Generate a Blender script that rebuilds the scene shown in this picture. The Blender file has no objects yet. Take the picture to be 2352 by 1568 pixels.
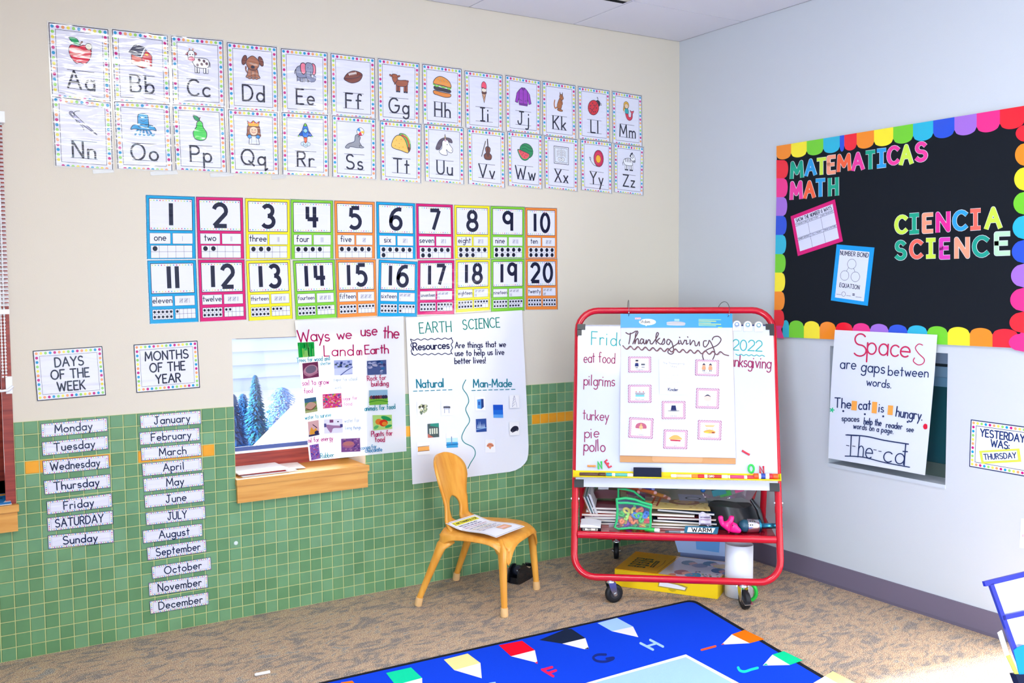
import bpy, math, random
from mathutils import Vector as V, Matrix
SC = bpy.context.scene
COL = SC.collection
PI = math.pi
W, H = 2352, 1568

# ---------------------------------------------------------------- camera, world, sun, area lights, exposure
CAM = V((-3.65976, -4.12115, 1.42981)); YAW, PIT, ROL, FPX = .557089, -.0602901, -.00681963, 2243.253
_f = V((math.sin(YAW)*math.cos(PIT), math.cos(YAW)*math.cos(PIT), math.sin(PIT)))
_r = V((math.cos(YAW), -math.sin(YAW), 0)); _u = _r.cross(_f)
CR = _r*math.cos(ROL) + _u*math.sin(ROL); CU = _u*math.cos(ROL) - _r*math.sin(ROL); CF = _f
cam = bpy.data.objects.new('camera', bpy.data.cameras.new('camera')); COL.objects.link(cam)
cam.data.sensor_fit = 'HORIZONTAL'; cam.data.sensor_width = 36; cam.data.lens = FPX/W*36
cam.data.clip_start = .05; cam.data.clip_end = 200
m = Matrix.Identity(4)
for i in range(3): m[i][0] = CR[i]; m[i][1] = CU[i]; m[i][2] = -CF[i]; m[i][3] = CAM[i]
cam.matrix_world = m; SC.camera = cam

wd = bpy.data.worlds.new('sky'); SC.world = wd; wd.use_nodes = True
wd.node_tree.nodes['Background'].inputs[0].default_value = (.80, .90, 1, 1)
wd.node_tree.nodes['Background'].inputs[1].default_value = 2.0

def lamp(name, kind, loc, direction, power, col, size=(1, 1), **k):
    d = bpy.data.lights.new(name, kind); d.energy = power; d.color = col
    if kind == 'AREA': d.shape = 'RECTANGLE'; d.size, d.size_y = size
    for a, b in k.items(): setattr(d, a, b)
    o = bpy.data.objects.new(name, d); COL.objects.link(o); o.location = loc
    o.rotation_euler = V(direction).to_track_quat('-Z', 'Y').to_euler(); return o
lamp('sun', 'SUN', (-9, 1, 4), (.965, -.19, -.170), 60, (1, .95, .86), angle=.02)
lamp('window_daylight', 'AREA', (-5.9, -4.3, 1.1), (1, .20, -.05), 130, (.66, .84, 1), (2.4, 1.5), spread=1.75)
lamp('ceiling_panel_light', 'AREA', (-2.45, -2.4, 2.72), (0, .03, -1), 40, (.97, .98, .96), (.8, .9))
lamp('ceiling_panel_light_middle', 'AREA', (-2.2, -4.7, 2.72), (0, .03, -1), 8, (1, .95, .88), (.8, .6))
lamp('ceiling_panel_light_rear', 'AREA', (-1.2, -3.4, 2.72), (0, .1, -1), 16, (1, .95, .88), (1.2, .6))
lamp('added_window_backlight', 'AREA', (-2.2, 1.9, 1.8), (0, -1, -.5), 170, (.95, .97, 1), (1.6, .8))  # added lamp out of view, boosts backlight on poster, sill and papers
lamp('rear_window_daylight', 'AREA', (-3.6, -5.4, 1.7), (.1, 1, -.06), 12, (1, .97, .92), (2.2, 1.6))
lamp('added_cool_fill', 'AREA', (-2.3, -5.3, 1.05), (.8, 1, -.10), 44, (.66, .83, 1), (1.8, 1.9))  # added cool fill lamp, brightens the lower right wall
vs = SC.view_settings
vs.view_transform = 'Standard'; vs.look = 'None'; vs.gamma = 1; vs.use_curve_mapping = False; vs.exposure = -.1

# ---------------------------------------------------------------- pixels to points on real planes
def ray(px, py): return CF + CR*((px-W/2)/FPX) - CU*((py-H/2)/FPX)
class Plane:
    def __init__(s, p, n): s.p = V(p); s.n = V(n).normalized()
    def __call__(s, px, py, h=0):
        d = ray(px, py); t = (s.p-CAM).dot(s.n)/d.dot(s.n); return CAM + d*t + s.n*h
LW = Plane((0, -.0012, 0), (0, -1, 0))          # painted left wall
TW = Plane((0, -.0092, 0), (0, -1, 0))          # tiled wainscot
RW = Plane((-.0012, 0, 0), (-1, 0, 0))          # right wall
FL = Plane((0, 0, 0), (0, 0, 1))

# ---------------------------------------------------------------- materials
def lin(h):
    h = h.lstrip('#'); c = [int(h[i:i+2], 16)/255 for i in (0, 2, 4)]
    return tuple(x/12.92 if x <= .04045 else ((x+.055)/1.055)**2.4 for x in c) + (1,)
MATS = {}
FIN = dict(paper=(.75, .25), ink=(.55, .3), lam=(.13, .25), film=(.09, .8), plastic=(.34, .5), gloss=(.12, .5), matte=(.9, .15), metal=(.25, .5), rubber=(.5, .35), cloth=(1, .05))
def mat(h, fin='paper'):
    k = fin+'_'+h.lstrip('#')
    if k in MATS: return MATS[k]
    if fin == 'thin': return m_thin(k, h)
    m = bpy.data.materials.new(k); m.use_nodes = True; nt = m.node_tree; b = nt.nodes['Principled BSDF']; MATS[k] = m
    b.inputs['Base Color'].default_value = lin(h); b.inputs['Roughness'].default_value = FIN[fin][0]; b.inputs['Specular IOR Level'].default_value = FIN[fin][1]
    if fin == 'metal': b.inputs['Metallic'].default_value = 1
    if fin in ('lam', 'film', 'matte', 'cloth', 'plastic'):
        tc = nt.nodes.new('ShaderNodeTexCoord'); n = nt.nodes.new('ShaderNodeTexNoise'); bp = nt.nodes.new('ShaderNodeBump')
        if fin in ('lam', 'film'):                      # laminated sheet, slightly wavy film
            g = nt.nodes.new('ShaderNodeNewGeometry'); mp = nt.nodes.new('ShaderNodeMapping'); mp.inputs['Scale'].default_value = (5, 5, 26)
            nt.links.new(g.outputs['Position'], mp.inputs[0]); nt.links.new(mp.outputs[0], n.inputs['Vector'])
            n.inputs['Scale'].default_value = 1.3; n.inputs['Detail'].default_value = 1.5; n.inputs['Distortion'].default_value = .6
            bp.inputs['Strength'].default_value = .26 if fin == 'lam' else .4; bp.inputs['Distance'].default_value = .012
        else:
            nt.links.new(tc.outputs['Object'], n.inputs['Vector'])
            n.inputs['Scale'].default_value = {'matte': 90, 'cloth': 500, 'plastic': 60}[fin]; bp.inputs['Strength'].default_value = .12 if fin != 'cloth' else .6; bp.inputs['Distance'].default_value = .002
        nt.links.new(n.outputs[0], bp.inputs['Height']); nt.links.new(bp.outputs[0], b.inputs['Normal'])
    return m
def nodemat(name, build):
    if name in MATS: return MATS[name]
    m = bpy.data.materials.new(name); m.use_nodes = True; nt = m.node_tree; MATS[name] = m
    build(nt, nt.nodes['Principled BSDF'], lambda t: nt.nodes.new('ShaderNode'+t), nt.links.new); return m
def ramp(n, stops):
    e = n.color_ramp.elements
    while len(e) < len(stops): e.new(.5)
    for x, (p, c) in zip(e, stops): x.position = p; x.color = lin(c)

def m_wall(name, c):
    def b(nt, p, N, L):
        tc = N('TexCoord'); n = N('TexNoise'); n.inputs['Scale'].default_value = 260; n.inputs['Detail'].default_value = 3; bp = N('Bump')
        bp.inputs['Strength'].default_value = .18; bp.inputs['Distance'].default_value = .0015
        L(tc.outputs['Object'], n.inputs['Vector']); L(n.outputs[0], bp.inputs['Height']); L(bp.outputs[0], p.inputs['Normal'])
        p.inputs['Base Color'].default_value = lin(c); p.inputs['Roughness'].default_value = .62
    return nodemat(name, b)
def b_carpet(nt, p, N, L):
    tc = N('TexCoord'); n1 = N('TexNoise'); n1.inputs['Scale'].default_value = 260; n1.inputs['Detail'].default_value = 1; n1.inputs['Roughness'].default_value = .8
    mp = N('Mapping'); mp.inputs['Rotation'].default_value = (0, 0, .5); mp.inputs['Scale'].default_value = (1, 2.2, 1)
    L(tc.outputs['Object'], mp.inputs[0])
    n2 = N('TexNoise'); n2.inputs['Scale'].default_value = 5.5; n2.inputs['Detail'].default_value = 4; n2.inputs['Distortion'].default_value = 1.8
    wv = N('TexWave'); wv.inputs['Scale'].default_value = 5; wv.inputs['Distortion'].default_value = 14; wv.inputs['Detail'].default_value = 2; wv.inputs['Detail Scale'].default_value = 1.2
    L(tc.outputs['Object'], n1.inputs['Vector']); L(mp.outputs[0], n2.inputs['Vector']); L(mp.outputs[0], wv.inputs['Vector'])
    r1 = N('ValToRGB'); ramp(r1, [(.34, 'a39d9c'), (.47, 'c3b3a2'), (.6, 'd0c0a8'), (.74, 'b1aead')])
    r2 = N('ValToRGB'); ramp(r2, [(.27, '2a2626'), (.5, '98908a'), (.72, 'fff6e6')])
    mx = N('Mix'); mx.data_type = 'RGBA'; mx.blend_type = 'OVERLAY'; mx.inputs[0].default_value = .8
    ad = N('Math'); ad.operation = 'MULTIPLY_ADD'; ad.inputs[1].default_value = .13
    L(wv.outputs[1], ad.inputs[0]); sb = N('Math'); sb.operation = 'SUBTRACT'; sb.inputs[1].default_value = .065
    L(n2.outputs[0], sb.inputs[0]); L(sb.outputs[0], ad.inputs[2])
    L(ad.outputs[0], r1.inputs[0]); L(n1.outputs[0], r2.inputs[0]); L(r1.outputs[0], mx.inputs[6]); L(r2.outputs[0], mx.inputs[7])
    L(mx.outputs[2], p.inputs['Base Color']); p.inputs['Roughness'].default_value = 1; p.inputs['Specular IOR Level'].default_value = .05
    bp = N('Bump'); bp.inputs['Strength'].default_value = .7; bp.inputs['Distance'].default_value = .004; L(n1.outputs[0], bp.inputs['Height']); L(bp.outputs[0], p.inputs['Normal'])
def m_tile(h):
    def b(nt, p, N, L):
        tc = N('TexCoord'); n = N('TexNoise'); n.inputs['Scale'].default_value = 9; n.inputs['Detail'].default_value = 4
        L(tc.outputs['Object'], n.inputs['Vector']); mx = N('Mix'); mx.data_type = 'RGBA'; c = lin(h)
        mx.inputs[6].default_value = tuple(x*.78 for x in c[:3])+(1,); mx.inputs[7].default_value = tuple(min(1, x*1.2) for x in c[:3])+(1,)
        L(n.outputs[0], mx.inputs[0]); L(mx.outputs[2], p.inputs['Base Color']); p.inputs['Roughness'].default_value = .38; p.inputs['Specular IOR Level'].default_value = .4
    return nodemat('glazed_tile_'+h, b)
def m_wood(name, a, c, rough=.4, scale=(2, 30, 30)):
    def b(nt, p, N, L):
        tc = N('TexCoord'); mp = N('Mapping'); mp.inputs['Scale'].default_value = scale; n = N('TexNoise'); n.inputs['Scale'].default_value = 2; n.inputs['Detail'].default_value = 5
        L(tc.outputs['Object'], mp.inputs[0]); L(mp.outputs[0], n.inputs['Vector']); r = N('ValToRGB'); ramp(r, [(.35, a), (.65, c)])
        L(n.outputs[0], r.inputs[0]); L(r.outputs[0], p.inputs['Base Color']); p.inputs['Roughness'].default_value = rough
    return nodemat(name, b)
def m_clear(name, h='ffffff', gloss=.10, alpha=0.06, rough=.05):
    def b(nt, p, N, L):
        nt.nodes.remove(p); o = nt.nodes['Material Output']; t = N('BsdfTransparent'); g = N('BsdfGlossy'); d = N('BsdfDiffuse'); m1 = N('MixShader'); m2 = N('MixShader')
        g.inputs['Roughness'].default_value = rough; d.inputs[0].default_value = lin(h); t.inputs[0].default_value = (1, 1, 1, 1)
        m1.inputs[0].default_value = alpha; m2.inputs[0].default_value = gloss
        L(t.outputs[0], m1.inputs[1]); L(d.outputs[0], m1.inputs[2]); L(m1.outputs[0], m2.inputs[1]); L(g.outputs[0], m2.inputs[2]); L(m2.outputs[0], o.inputs[0])
    return nodemat(name, b)
def m_thin(name, h, tr=.5):                      # paper that lets light through
    def b(nt, p, N, L):
        nt.nodes.remove(p); o = nt.nodes['Material Output']; d = N('BsdfDiffuse'); t = N('BsdfTranslucent'); mx = N('MixShader')
        d.inputs[0].default_value = lin(h); t.inputs[0].default_value = lin(h); mx.inputs[0].default_value = tr
        L(d.outputs[0], mx.inputs[1]); L(t.outputs[0], mx.inputs[2]); L(mx.outputs[0], o.inputs[0])
    return nodemat(name, b)
def rm(x, fin='paper'): return x if not isinstance(x, str) else mat(x, fin)

# ---------------------------------------------------------------- mesh building
WL = {}                                          # world location of every object
class MB:
    def __init__(s, fin='paper'): s.v = []; s.f = []; s.m = []; s.ms = []; s.fin = fin; s.sm = []
    def mi(s, m):
        m = rm(m, s.fin)
        if m not in s.ms: s.ms.append(m)
        return s.ms.index(m)
    def face(s, pts, m, smooth=False):
        i = len(s.v); s.v += [V(p) for p in pts]; s.f.append(tuple(range(i, i+len(pts)))); s.m.append(s.mi(m)); s.sm.append(smooth)
    def mesh(s, vs, fs, m, smooth=False):
        i = len(s.v); s.v += [V(p) for p in vs]; k = s.mi(m)
        for f in fs: s.f.append(tuple(i+j for j in f)); s.m.append(k); s.sm.append(smooth)
    def hexa(s, c, m):                           # eight corners: bottom ring then top ring
        s.mesh(c, [(3, 2, 1, 0), (4, 5, 6, 7), (0, 1, 5, 4), (1, 2, 6, 5), (2, 3, 7, 6), (3, 0, 4, 7)], m)
    def box(s, lo, hi, m, fr=None, bev=0):
        (a, b, c), (d, e, f) = lo, hi
        p = [(a, b, c), (d, b, c), (d, e, c), (a, e, c), (a, b, f), (d, b, f), (d, e, f), (a, e, f)]
        s.hexa([fr(*q) if fr else q for q in p], m)
    def grid(s, fn, nu, nv, m, smooth=True, closeu=False):
        vs = [fn(i/nu, j/nv) for j in range(nv+1) for i in range(nu+(0 if closeu else 1))]
        n = nu if closeu else nu+1
        fs = [(j*n+i, j*n+(i+1) % n, (j+1)*n+(i+1) % n, (j+1)*n+i) for j in range(nv) for i in range(nu)]
        s.mesh(vs, fs, m, smooth)
    def tube(s, path, r, m, n=12, closed=False, caps=True, up=None, ell=None):
        P = [V(p) for p in path]; k = len(P); rings = []; prev = None
        rr = r if isinstance(r, (list, tuple)) else [r]*k
        for i in range(k):
            t = (P[(i+1) % k]-P[i-1]) if closed else (P[min(i+1, k-1)]-P[max(i-1, 0)])
            t.normalize()
            if prev is None:
                a = V(up) if up else (V((0, 0, 1)) if abs(t.z) < .9 else V((1, 0, 0)))
            else: a = prev
            b = t.cross(a); b.normalize(); a = b.cross(t); prev = a
            ea, eb = (ell[i] if isinstance(ell, list) else ell) if ell else (1, 1)
            rings.append([P[i]+(a*math.cos(q)*ea+b*math.sin(q)*eb)*rr[i] for q in [2*PI*j/n for j in range(n)]])
        vs = [p for g in rings for p in g]; fs = []
        for i in range(k if closed else k-1):
            for j in range(n):
                a, b = i*n, ((i+1) % k)*n; fs.append((a+j, a+(j+1) % n, b+(j+1) % n, b+j))
        s.mesh(vs, fs, m, True)
        if caps and not closed:
            s.face(rings[0][::-1], m); s.face(rings[-1], m)
    def lathe(s, org, ax, prof, m, n=20):        # prof: (radius, height) along ax
        ax = V(ax).normalized(); a = V((0, 0, 1)) if abs(ax.z) < .9 else V((1, 0, 0)); b = ax.cross(a).normalized(); a = b.cross(ax); org = V(org)
        vs = [org+ax*h+(a*math.cos(2*PI*j/n)+b*math.sin(2*PI*j/n))*r for r, h in prof for j in range(n)]
        fs = [(i*n+j, i*n+(j+1) % n, (i+1)*n+(j+1) % n, (i+1)*n+j) for i in range(len(prof)-1) for j in range(n)]
        s.mesh(vs, fs, m, True)
        if prof[0][0] > 1e-5: s.face(vs[:n][::-1], m)
        if prof[-1][0] > 1e-5: s.face(vs[-n:], m)
    def ball(s, c, r, m, n=10, sq=(1, 1, 1), fr=None):
        c = V(c)
        def fn(u, v):
            a, b = 2*PI*u, PI*v-PI/2; q = V((math.cos(a)*math.cos(b)*sq[0], math.sin(a)*math.cos(b)*sq[1], math.sin(b)*sq[2]))*r
            return c+(fr(q) if fr else q)
        s.grid(fn, n, max(5, n//2+1), m, True, True)
    def build(s, name, parent=None, mods=None):
        if not s.v: return None
        lo = [min(p[i] for p in s.v) for i in range(3)]; hi = [max(p[i] for p in s.v) for i in range(3)]
        c = V(((lo[0]+hi[0])/2, (lo[1]+hi[1])/2, lo[2]))
        me = bpy.data.meshes.new(name); me.from_pydata([p-c for p in s.v], [], s.f)
        for q in s.ms: me.materials.append(q)
        me.polygons.foreach_set('material_index', s.m); me.polygons.foreach_set('use_smooth', s.sm); me.update()
        o = bpy.data.objects.new(name, me); COL.objects.link(o); WL[o.name] = c
        if parent: o.parent = parent; o.location = c-WL[parent.name]
        else: o.location = c
        for t, kw in (mods or []):
            md = o.modifiers.new(t.lower(), t)
            for a, b in kw.items(): setattr(md, a, b)
        return o
def weld(o, d=1e-4):
    import bmesh
    bm = bmesh.new(); bm.from_mesh(o.data); bmesh.ops.remove_doubles(bm, verts=bm.verts, dist=d); bmesh.ops.recalc_face_normals(bm, faces=bm.faces); bm.to_mesh(o.data); bm.free(); return o
def tag(o, label, cat, group=None):
    o['label'] = label; o['category'] = cat
    if group: o['group'] = group
    return o
def thing(name, label, cat, loc, group=None):
    o = bpy.data.objects.new(name, None); COL.objects.link(o); o.location = loc; o.empty_display_size = .05; WL[o.name] = V(loc); return tag(o, label, cat, group)
def struct(o): o['kind'] = 'structure'; return o

# ---------------------------------------------------------------- drawing on sheets: printed and written marks
G = {'A': '0,0 .37,1 .74,0;.14,.36 .6,.36', 'B': '0,0 0,1 .3,1 @.3,.76,.25,.24,90,-90 0,.52;0,.52 .33,.52 @.33,.26,.28,.26,90,-90 0,0', 'C': '@.42,.5,.42,.5,48,312',
 'D': '0,0 0,1 .22,1 @.22,.5,.45,.5,90,-90 0,0', 'E': '.5,1 0,1 0,0 .5,0;0,.52 .4,.52', 'F': '.5,1 0,1 0,0;0,.52 .4,.52', 'G': '@.42,.5,.42,.5,50,360 .5,.5', 'H': '0,0 0,1;.6,0 .6,1;0,.5 .6,.5',
 'I': '0,0 .36,0;0,1 .36,1;.18,0 .18,1', 'J': '.15,1 .55,1;.35,1 .35,.25 @.175,.25,.175,.25,0,-180', 'K': '0,0 0,1;.55,1 .03,.45;.15,.57 .58,0', 'L': '0,1 0,0 .46,0',
 'M': '0,0 .06,1 .4,.25 .74,1 .8,0', 'N': '0,0 0,1 .6,0 .6,1', 'O': '@.42,.5,.42,.5,90,450', 'P': '0,0 0,1 .3,1 @.3,.73,.27,.27,90,-90 0,.46', 'Q': '@.42,.5,.42,.5,90,450;.5,.25 .85,-.06',
 'R': '0,0 0,1 .3,1 @.3,.75,.25,.25,90,-90 0,.5;.25,.5 .57,0', 'S': '@.3,.75,.26,.25,35,270 @.3,.25,.3,.25,90,-145', 'T': '0,1 .66,1;.33,1 .33,0', 'U': '0,1 0,.3 @.3,.3,.3,.3,180,360 .6,1',
 'V': '0,1 .35,0 .7,1', 'W': '0,1 .25,0 .5,.8 .75,0 1,1', 'X': '0,1 .62,0;.62,1 0,0', 'Y': '0,1 .33,.48 .66,1;.33,.48 .33,0', 'Z': '0,1 .6,1 0,0 .62,0',
 'a': '@.25,.27,.25,.27,0,360;.5,.54 .5,0', 'b': '0,1 0,0;@.25,.27,.25,.27,0,360', 'c': '@.26,.27,.26,.27,45,315', 'd': '@.25,.27,.25,.27,0,360;.5,1 .5,0', 'e': '0,.29 .5,.29 @.25,.28,.25,.27,0,310',
 'f': '@.28,.82,.14,.18,40,180 .14,0;0,.55 .34,.55', 'g': '@.25,.27,.25,.27,0,360;.5,.54 .5,-.15 @.26,-.15,.24,.2,0,-150', 'h': '0,1 0,0;0,.3 @.22,.32,.22,.22,180,0 .44,0', 'i': '0,.54 0,0;0,.8 0,.83',
 'j': '.2,.54 .2,-.15 @.02,-.15,.18,.18,0,-120;.2,.8 .2,.83', 'k': '0,1 0,0;.38,.55 .02,.2;.12,.3 .4,0', 'l': '0,1 0,0', 'm': '0,.54 0,0;0,.34 @.17,.36,.17,.18,180,0 .34,0;.34,.34 @.51,.36,.17,.18,180,0 .68,0',
 'n': '0,.54 0,0;0,.32 @.21,.33,.21,.21,180,0 .42,0', 'o': '@.26,.27,.26,.27,90,450', 'p': '0,.54 0,-.38;@.25,.27,.25,.27,0,360', 'q': '@.25,.27,.25,.27,0,360;.5,.54 .5,-.36 .64,-.24',
 'r': '0,.54 0,0;0,.3 @.2,.33,.2,.21,180,50', 's': '@.19,.4,.17,.14,40,270 @.19,.13,.19,.13,90,-150', 't': '.15,.9 .15,0;0,.6 .32,.6', 'u': '0,.54 0,.22 @.21,.22,.21,.22,180,360 .42,.54;.42,.54 .42,0',
 'v': '0,.54 .22,0 .44,.54', 'w': '0,.54 .17,0 .33,.45 .5,0 .66,.54', 'x': '0,.54 .4,0;.4,.54 0,0', 'y': '0,.54 .22,.02;.44,.54 .08,-.38', 'z': '0,.54 .4,.54 0,0 .42,0',
 '0': '@.31,.5,.31,.5,90,450', '1': '0,0 0,1', '2': '@.3,.7,.3,.3,165,-25 0,0 .62,0', '3': '@.28,.76,.25,.24,150,-90 @.28,.26,.3,.26,90,-150', '4': '.06,1 .06,.4 .64,.4;.44,1 .44,0',
 '5': '.54,1 .1,1 .06,.56 @.27,.32,.32,.32,130,-140', '6': '@.5,.42,.5,.58,75,180 @.3,.3,.3,.3,180,540', '7': '0,1 .56,1 .18,0', '8': '@.3,.75,.24,.25,90,450;@.3,.26,.3,.26,90,450', '9': '@.27,.72,.27,.28,0,360;.54,1 .54,0',
 '.': '0,0 0,.03', ',': '.05,.03 0,-.12', '!': '0,1 0,.3;0,0 0,.03', ':': '0,.1 0,.13;0,.5 0,.53', '-': '0,.3 .28,.3', "'": '0,1 0,.8', '_': '0,0 .5,0', '=': '0,.2 .4,.2;0,.42 .4,.42'}
def arc(cx, cy, rx, ry, a0, a1, step=18):
    n = max(2, int(abs(a1-a0)/step)); return [(cx+rx*math.cos(math.radians(a0+(a1-a0)*i/n)), cy+ry*math.sin(math.radians(a0+(a1-a0)*i/n))) for i in range(n+1)]
def strokes(s):
    out = []
    for st in s.split(';'):
        p = []
        for t in st.split():
            if t[0] == '@': p += arc(*[float(x) for x in t[1:].split(',')])
            else: p.append(tuple(float(x) for x in t.split(',')))
        out.append(p)
    return out
GL = {k: strokes(v) for k, v in G.items()}
GW = {k: max(x for st in v for x, y in st) for k, v in GL.items()}
def sm(pts, n=5, closed=True):                   # smooth curve through points
    k = len(pts); out = []
    for i in range(k if closed else k-1):
        g = lambda j: pts[j % k] if closed else pts[max(0, min(k-1, j))]
        a, b, c, d = g(i-1), g(i), g(i+1), g(i+2)
        for q in range(n):
            t = q/n
            out.append(tuple(.5*(2*b[e]+(c[e]-a[e])*t+(2*a[e]-5*b[e]+4*c[e]-d[e])*t*t+(3*b[e]-a[e]-3*c[e]+d[e])*t**3) for e in (0, 1)))
    if not closed: out.append(pts[-1])
    return out
class Art:
    """Flat marks on a sheet. fn(x, y, h) gives the point; every mark lies a hair above the one before."""
    def __init__(s, fn, fin='paper', h=0, dh=1.2e-5, flip=1): s.fn = fn; s.mb = MB(fin); s.h = h; s.dh = dh; s.T = None; s.flip = flip; s.rnd = random.Random(7)
    def at(s, x, y, sx=1, sy=None, rot=0): s.T = (x, y, sx, sx if sy is None else sy, math.radians(rot)); return s
    def q(s, p):
        if s.T is None: return p
        x, y, a, b, r = s.T; u, w = p[0]*a, p[1]*b
        if r: u, w = u*math.cos(r)-w*math.sin(r), u*math.sin(r)+w*math.cos(r)
        return x+u, y+s.flip*w
    def P(s, pts, c, ol=None, w=.05):
        s.h += s.dh; s.mb.face([s.fn(*s.q(p), s.h) for p in pts], c)
        if ol: s.L(list(pts)+[pts[0]], w, ol)
        return s
    def R(s, x0, y0, x1, y1, c, ol=None, w=.05): return s.P([(x0, y0), (x1, y0), (x1, y1), (x0, y1)], c, ol, w)
    def E(s, cx, cy, rx, ry, c, rot=0, ol=None, w=.05, n=18):
        r = math.radians(rot); p = []
        for i in range(n):
            a = 2*PI*i/n; u, t = rx*math.cos(a), ry*math.sin(a); p.append((cx+u*math.cos(r)-t*math.sin(r), cy+u*math.sin(r)+t*math.cos(r)))
        return s.P(p, c, ol, w)
    def S(s, pts, c, ol=None, w=.05, n=5): return s.P(sm(pts, n), c, ol, w)
    def L(s, pts, w, c, cap=True, k0=0):
        s.h += s.dh; P = [V((p[0], p[1])) for p in pts]
        P = [p for i, p in enumerate(P) if i == 0 or (p-P[i-1]).length > 1e-6]
        if len(P) < 2: return s
        F = lambda p: s.fn(*s.q(p), s.h)
        seg = [[P[0]]]
        for i in range(1, len(P)):
            seg[-1].append(P[i])
            if i < len(P)-1 and (P[i]-P[i-1]).angle(P[i+1]-P[i], 0) > .75: seg.append([P[i]])
        k = s.mb.mi(c); kz = k0
        for g in seg:
            vs = []; F = lambda p, z=s.h+kz*3e-6: s.fn(*s.q(p), z); kz += 1
            for i, p in enumerate(g):
                t = (g[min(i+1, len(g)-1)]-g[max(i-1, 0)]).normalized(); n = V((-t.y, t.x))*w/2; vs += [F(p+n), F(p-n)]
            s.mb.mesh(vs, [(2*i, 2*i+1, 2*i+3, 2*i+2) for i in range(len(g)-1)], c)
        if cap:
            for p in ([g[0] for g in seg]+[seg[-1][-1]]):
                F = lambda p, z=s.h+kz*3e-6: s.fn(*s.q(p), z); kz += 1
                s.mb.face([F(p+V((math.cos(a), math.sin(a)))*w/2) for a in [2*PI*j/8 for j in range(8)]], c)
        return s
    def C(s, pts, w, c, n=5): return s.L(sm(pts, n, False), w, c)
    def txt(s, t, x, y, h, c, wt=.13, x1=None, rot=0, sp=.2, ws=1, jit=0, align='l', cap=True):
        """Text from x on baseline y; x1: stretched to end there."""
        adv = []; cx = 0
        for ch in t:
            if ch == ' ': cx += .48; continue
            adv.append((ch, cx)); cx += GW[ch]+sp+(.12 if ch in '.,!1il' else 0)
        tot = max(cx-sp, .01)
        kx = ((x1-x)/tot) if x1 is not None else h*ws
        off = -tot*kx/2 if align == 'c' else 0
        T0 = s.T; o = s.q((x, y)); t0 = T0 or (0, 0, 1, 1, 0)
        s.T = (o[0], o[1], t0[2], t0[3], t0[4]+math.radians(rot))
        h0 = s.h
        for ch, ax in adv:
            jy = s.rnd.uniform(-jit, jit)*h; ja = s.rnd.uniform(-jit, jit)
            for j, st in enumerate(GL[ch]):
                s.h = h0; s.L([(off+ax*kx+px*kx+py*h*ja, py*h+jy) for px, py in st], wt*h, c, cap, j*6)
        s.T = T0; s.h = h0+1.1e-4
        return s
    def build(s, name, parent=None): return s.mb.build(name, parent)
def quad(pl, c, w, h):                            # a w x h sheet fixed by its corners TL TR BR BL on a plane
    tl, tr, br, bl = [pl(*p) for p in c]
    def fn(x, y, z=0):
        u, v = x/w, 1-y/h; return (tl*(1-u)+tr*u)*(1-v)+(bl*(1-u)+br*u)*v+pl.n*z
    return fn
def sheet(A, w, h, c, t=.0006, x0=0, y0=0):       # paper slab under the marks
    a = [A.fn(x, y, t) for x, y in ((x0, y0), (w, y0), (w, h), (x0, h))]; b = [A.fn(x, y, 0) for x, y in ((x0, y0), (w, y0), (w, h), (x0, h))]
    A.mb.hexa(b+a, c); A.h = t
# ================================================================= THE ROOM
HC = 2.738; WT = .30
w1x0, w1x1, w1z0, w1z1 = -2.486, -1.890, .600, 1.200
w2x0, w2x1, w2z0, w2z1 = -4.70, -3.322, .600, 2.05
b = MB()
mw = m_wall('paint_cream', 'dbd2c1'); mwr = m_wall('paint_cool_lit', 'c9ccd3')  # bluer daylight on the right wall is mixed into its paint colour
xs = [-6.2, w2x0, w2x1, w1x0, w1x1, 0]; zs = [0, .6, 1.2, 2.05, HC]
for i in range(5):
    for j in range(4):
        if (i == 1 and j in (1, 2)) or (i == 3 and j == 1): continue
        b.box((xs[i], 0, zs[j]), (xs[i+1], WT, zs[j+1]), mw)
struct(weld(b.build('wall_left')))
# right wall with the recess of the interior window
ny0, ny1, nz0, nz1 = -1.655, -1.050, .575, 1.125
b = MB(); ys = [-7, ny0, ny1, .3]; zz = [0, nz0, nz1, HC]
for i in range(3):
    for j in range(3):
        if i == 1 and j == 1: continue
        b.box((0, ys[i], zz[j]), (.22, ys[i+1], zz[j+1]), mwr)
struct(weld(b.build('wall_right')))
# wall beyond the frame behind the camera's side, with the tall window the sun comes through
b = MB(); ya, yb, za, zb = -1.85, -.84, .90, 2.3
for lo, hi in (((-6.2, -5.8, 0), (-6, ya, HC)), ((-6.2, ya, 0), (-6, yb, za)), ((-6.2, ya, zb), (-6, yb, HC)), ((-6.2, yb, 0), (-6, 0, HC))): b.box(lo, hi, mw)
struct(b.build('wall_back'))
b = MB()
for lo, hi in (((-6.2, -5.8, 0), (-4.8, -5.6, HC)), ((-.5, -5.8, 0), (.22, -5.6, HC)), ((-4.8, -5.8, 0), (-2.45, -5.6, .85)), ((-4.8, -5.8, 2.5), (-.5, -5.6, HC)), ((-2.5, -5.8, 0), (-2.4, -5.6, 2.5))): b.box(lo, hi, mw)
struct(b.build('wall_front'))
b = MB(); b.box((-6.2, -7, -.1), (.22, .3, 0), nodemat('loop_carpet', b_carpet)); struct(b.build('floor'))
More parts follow.
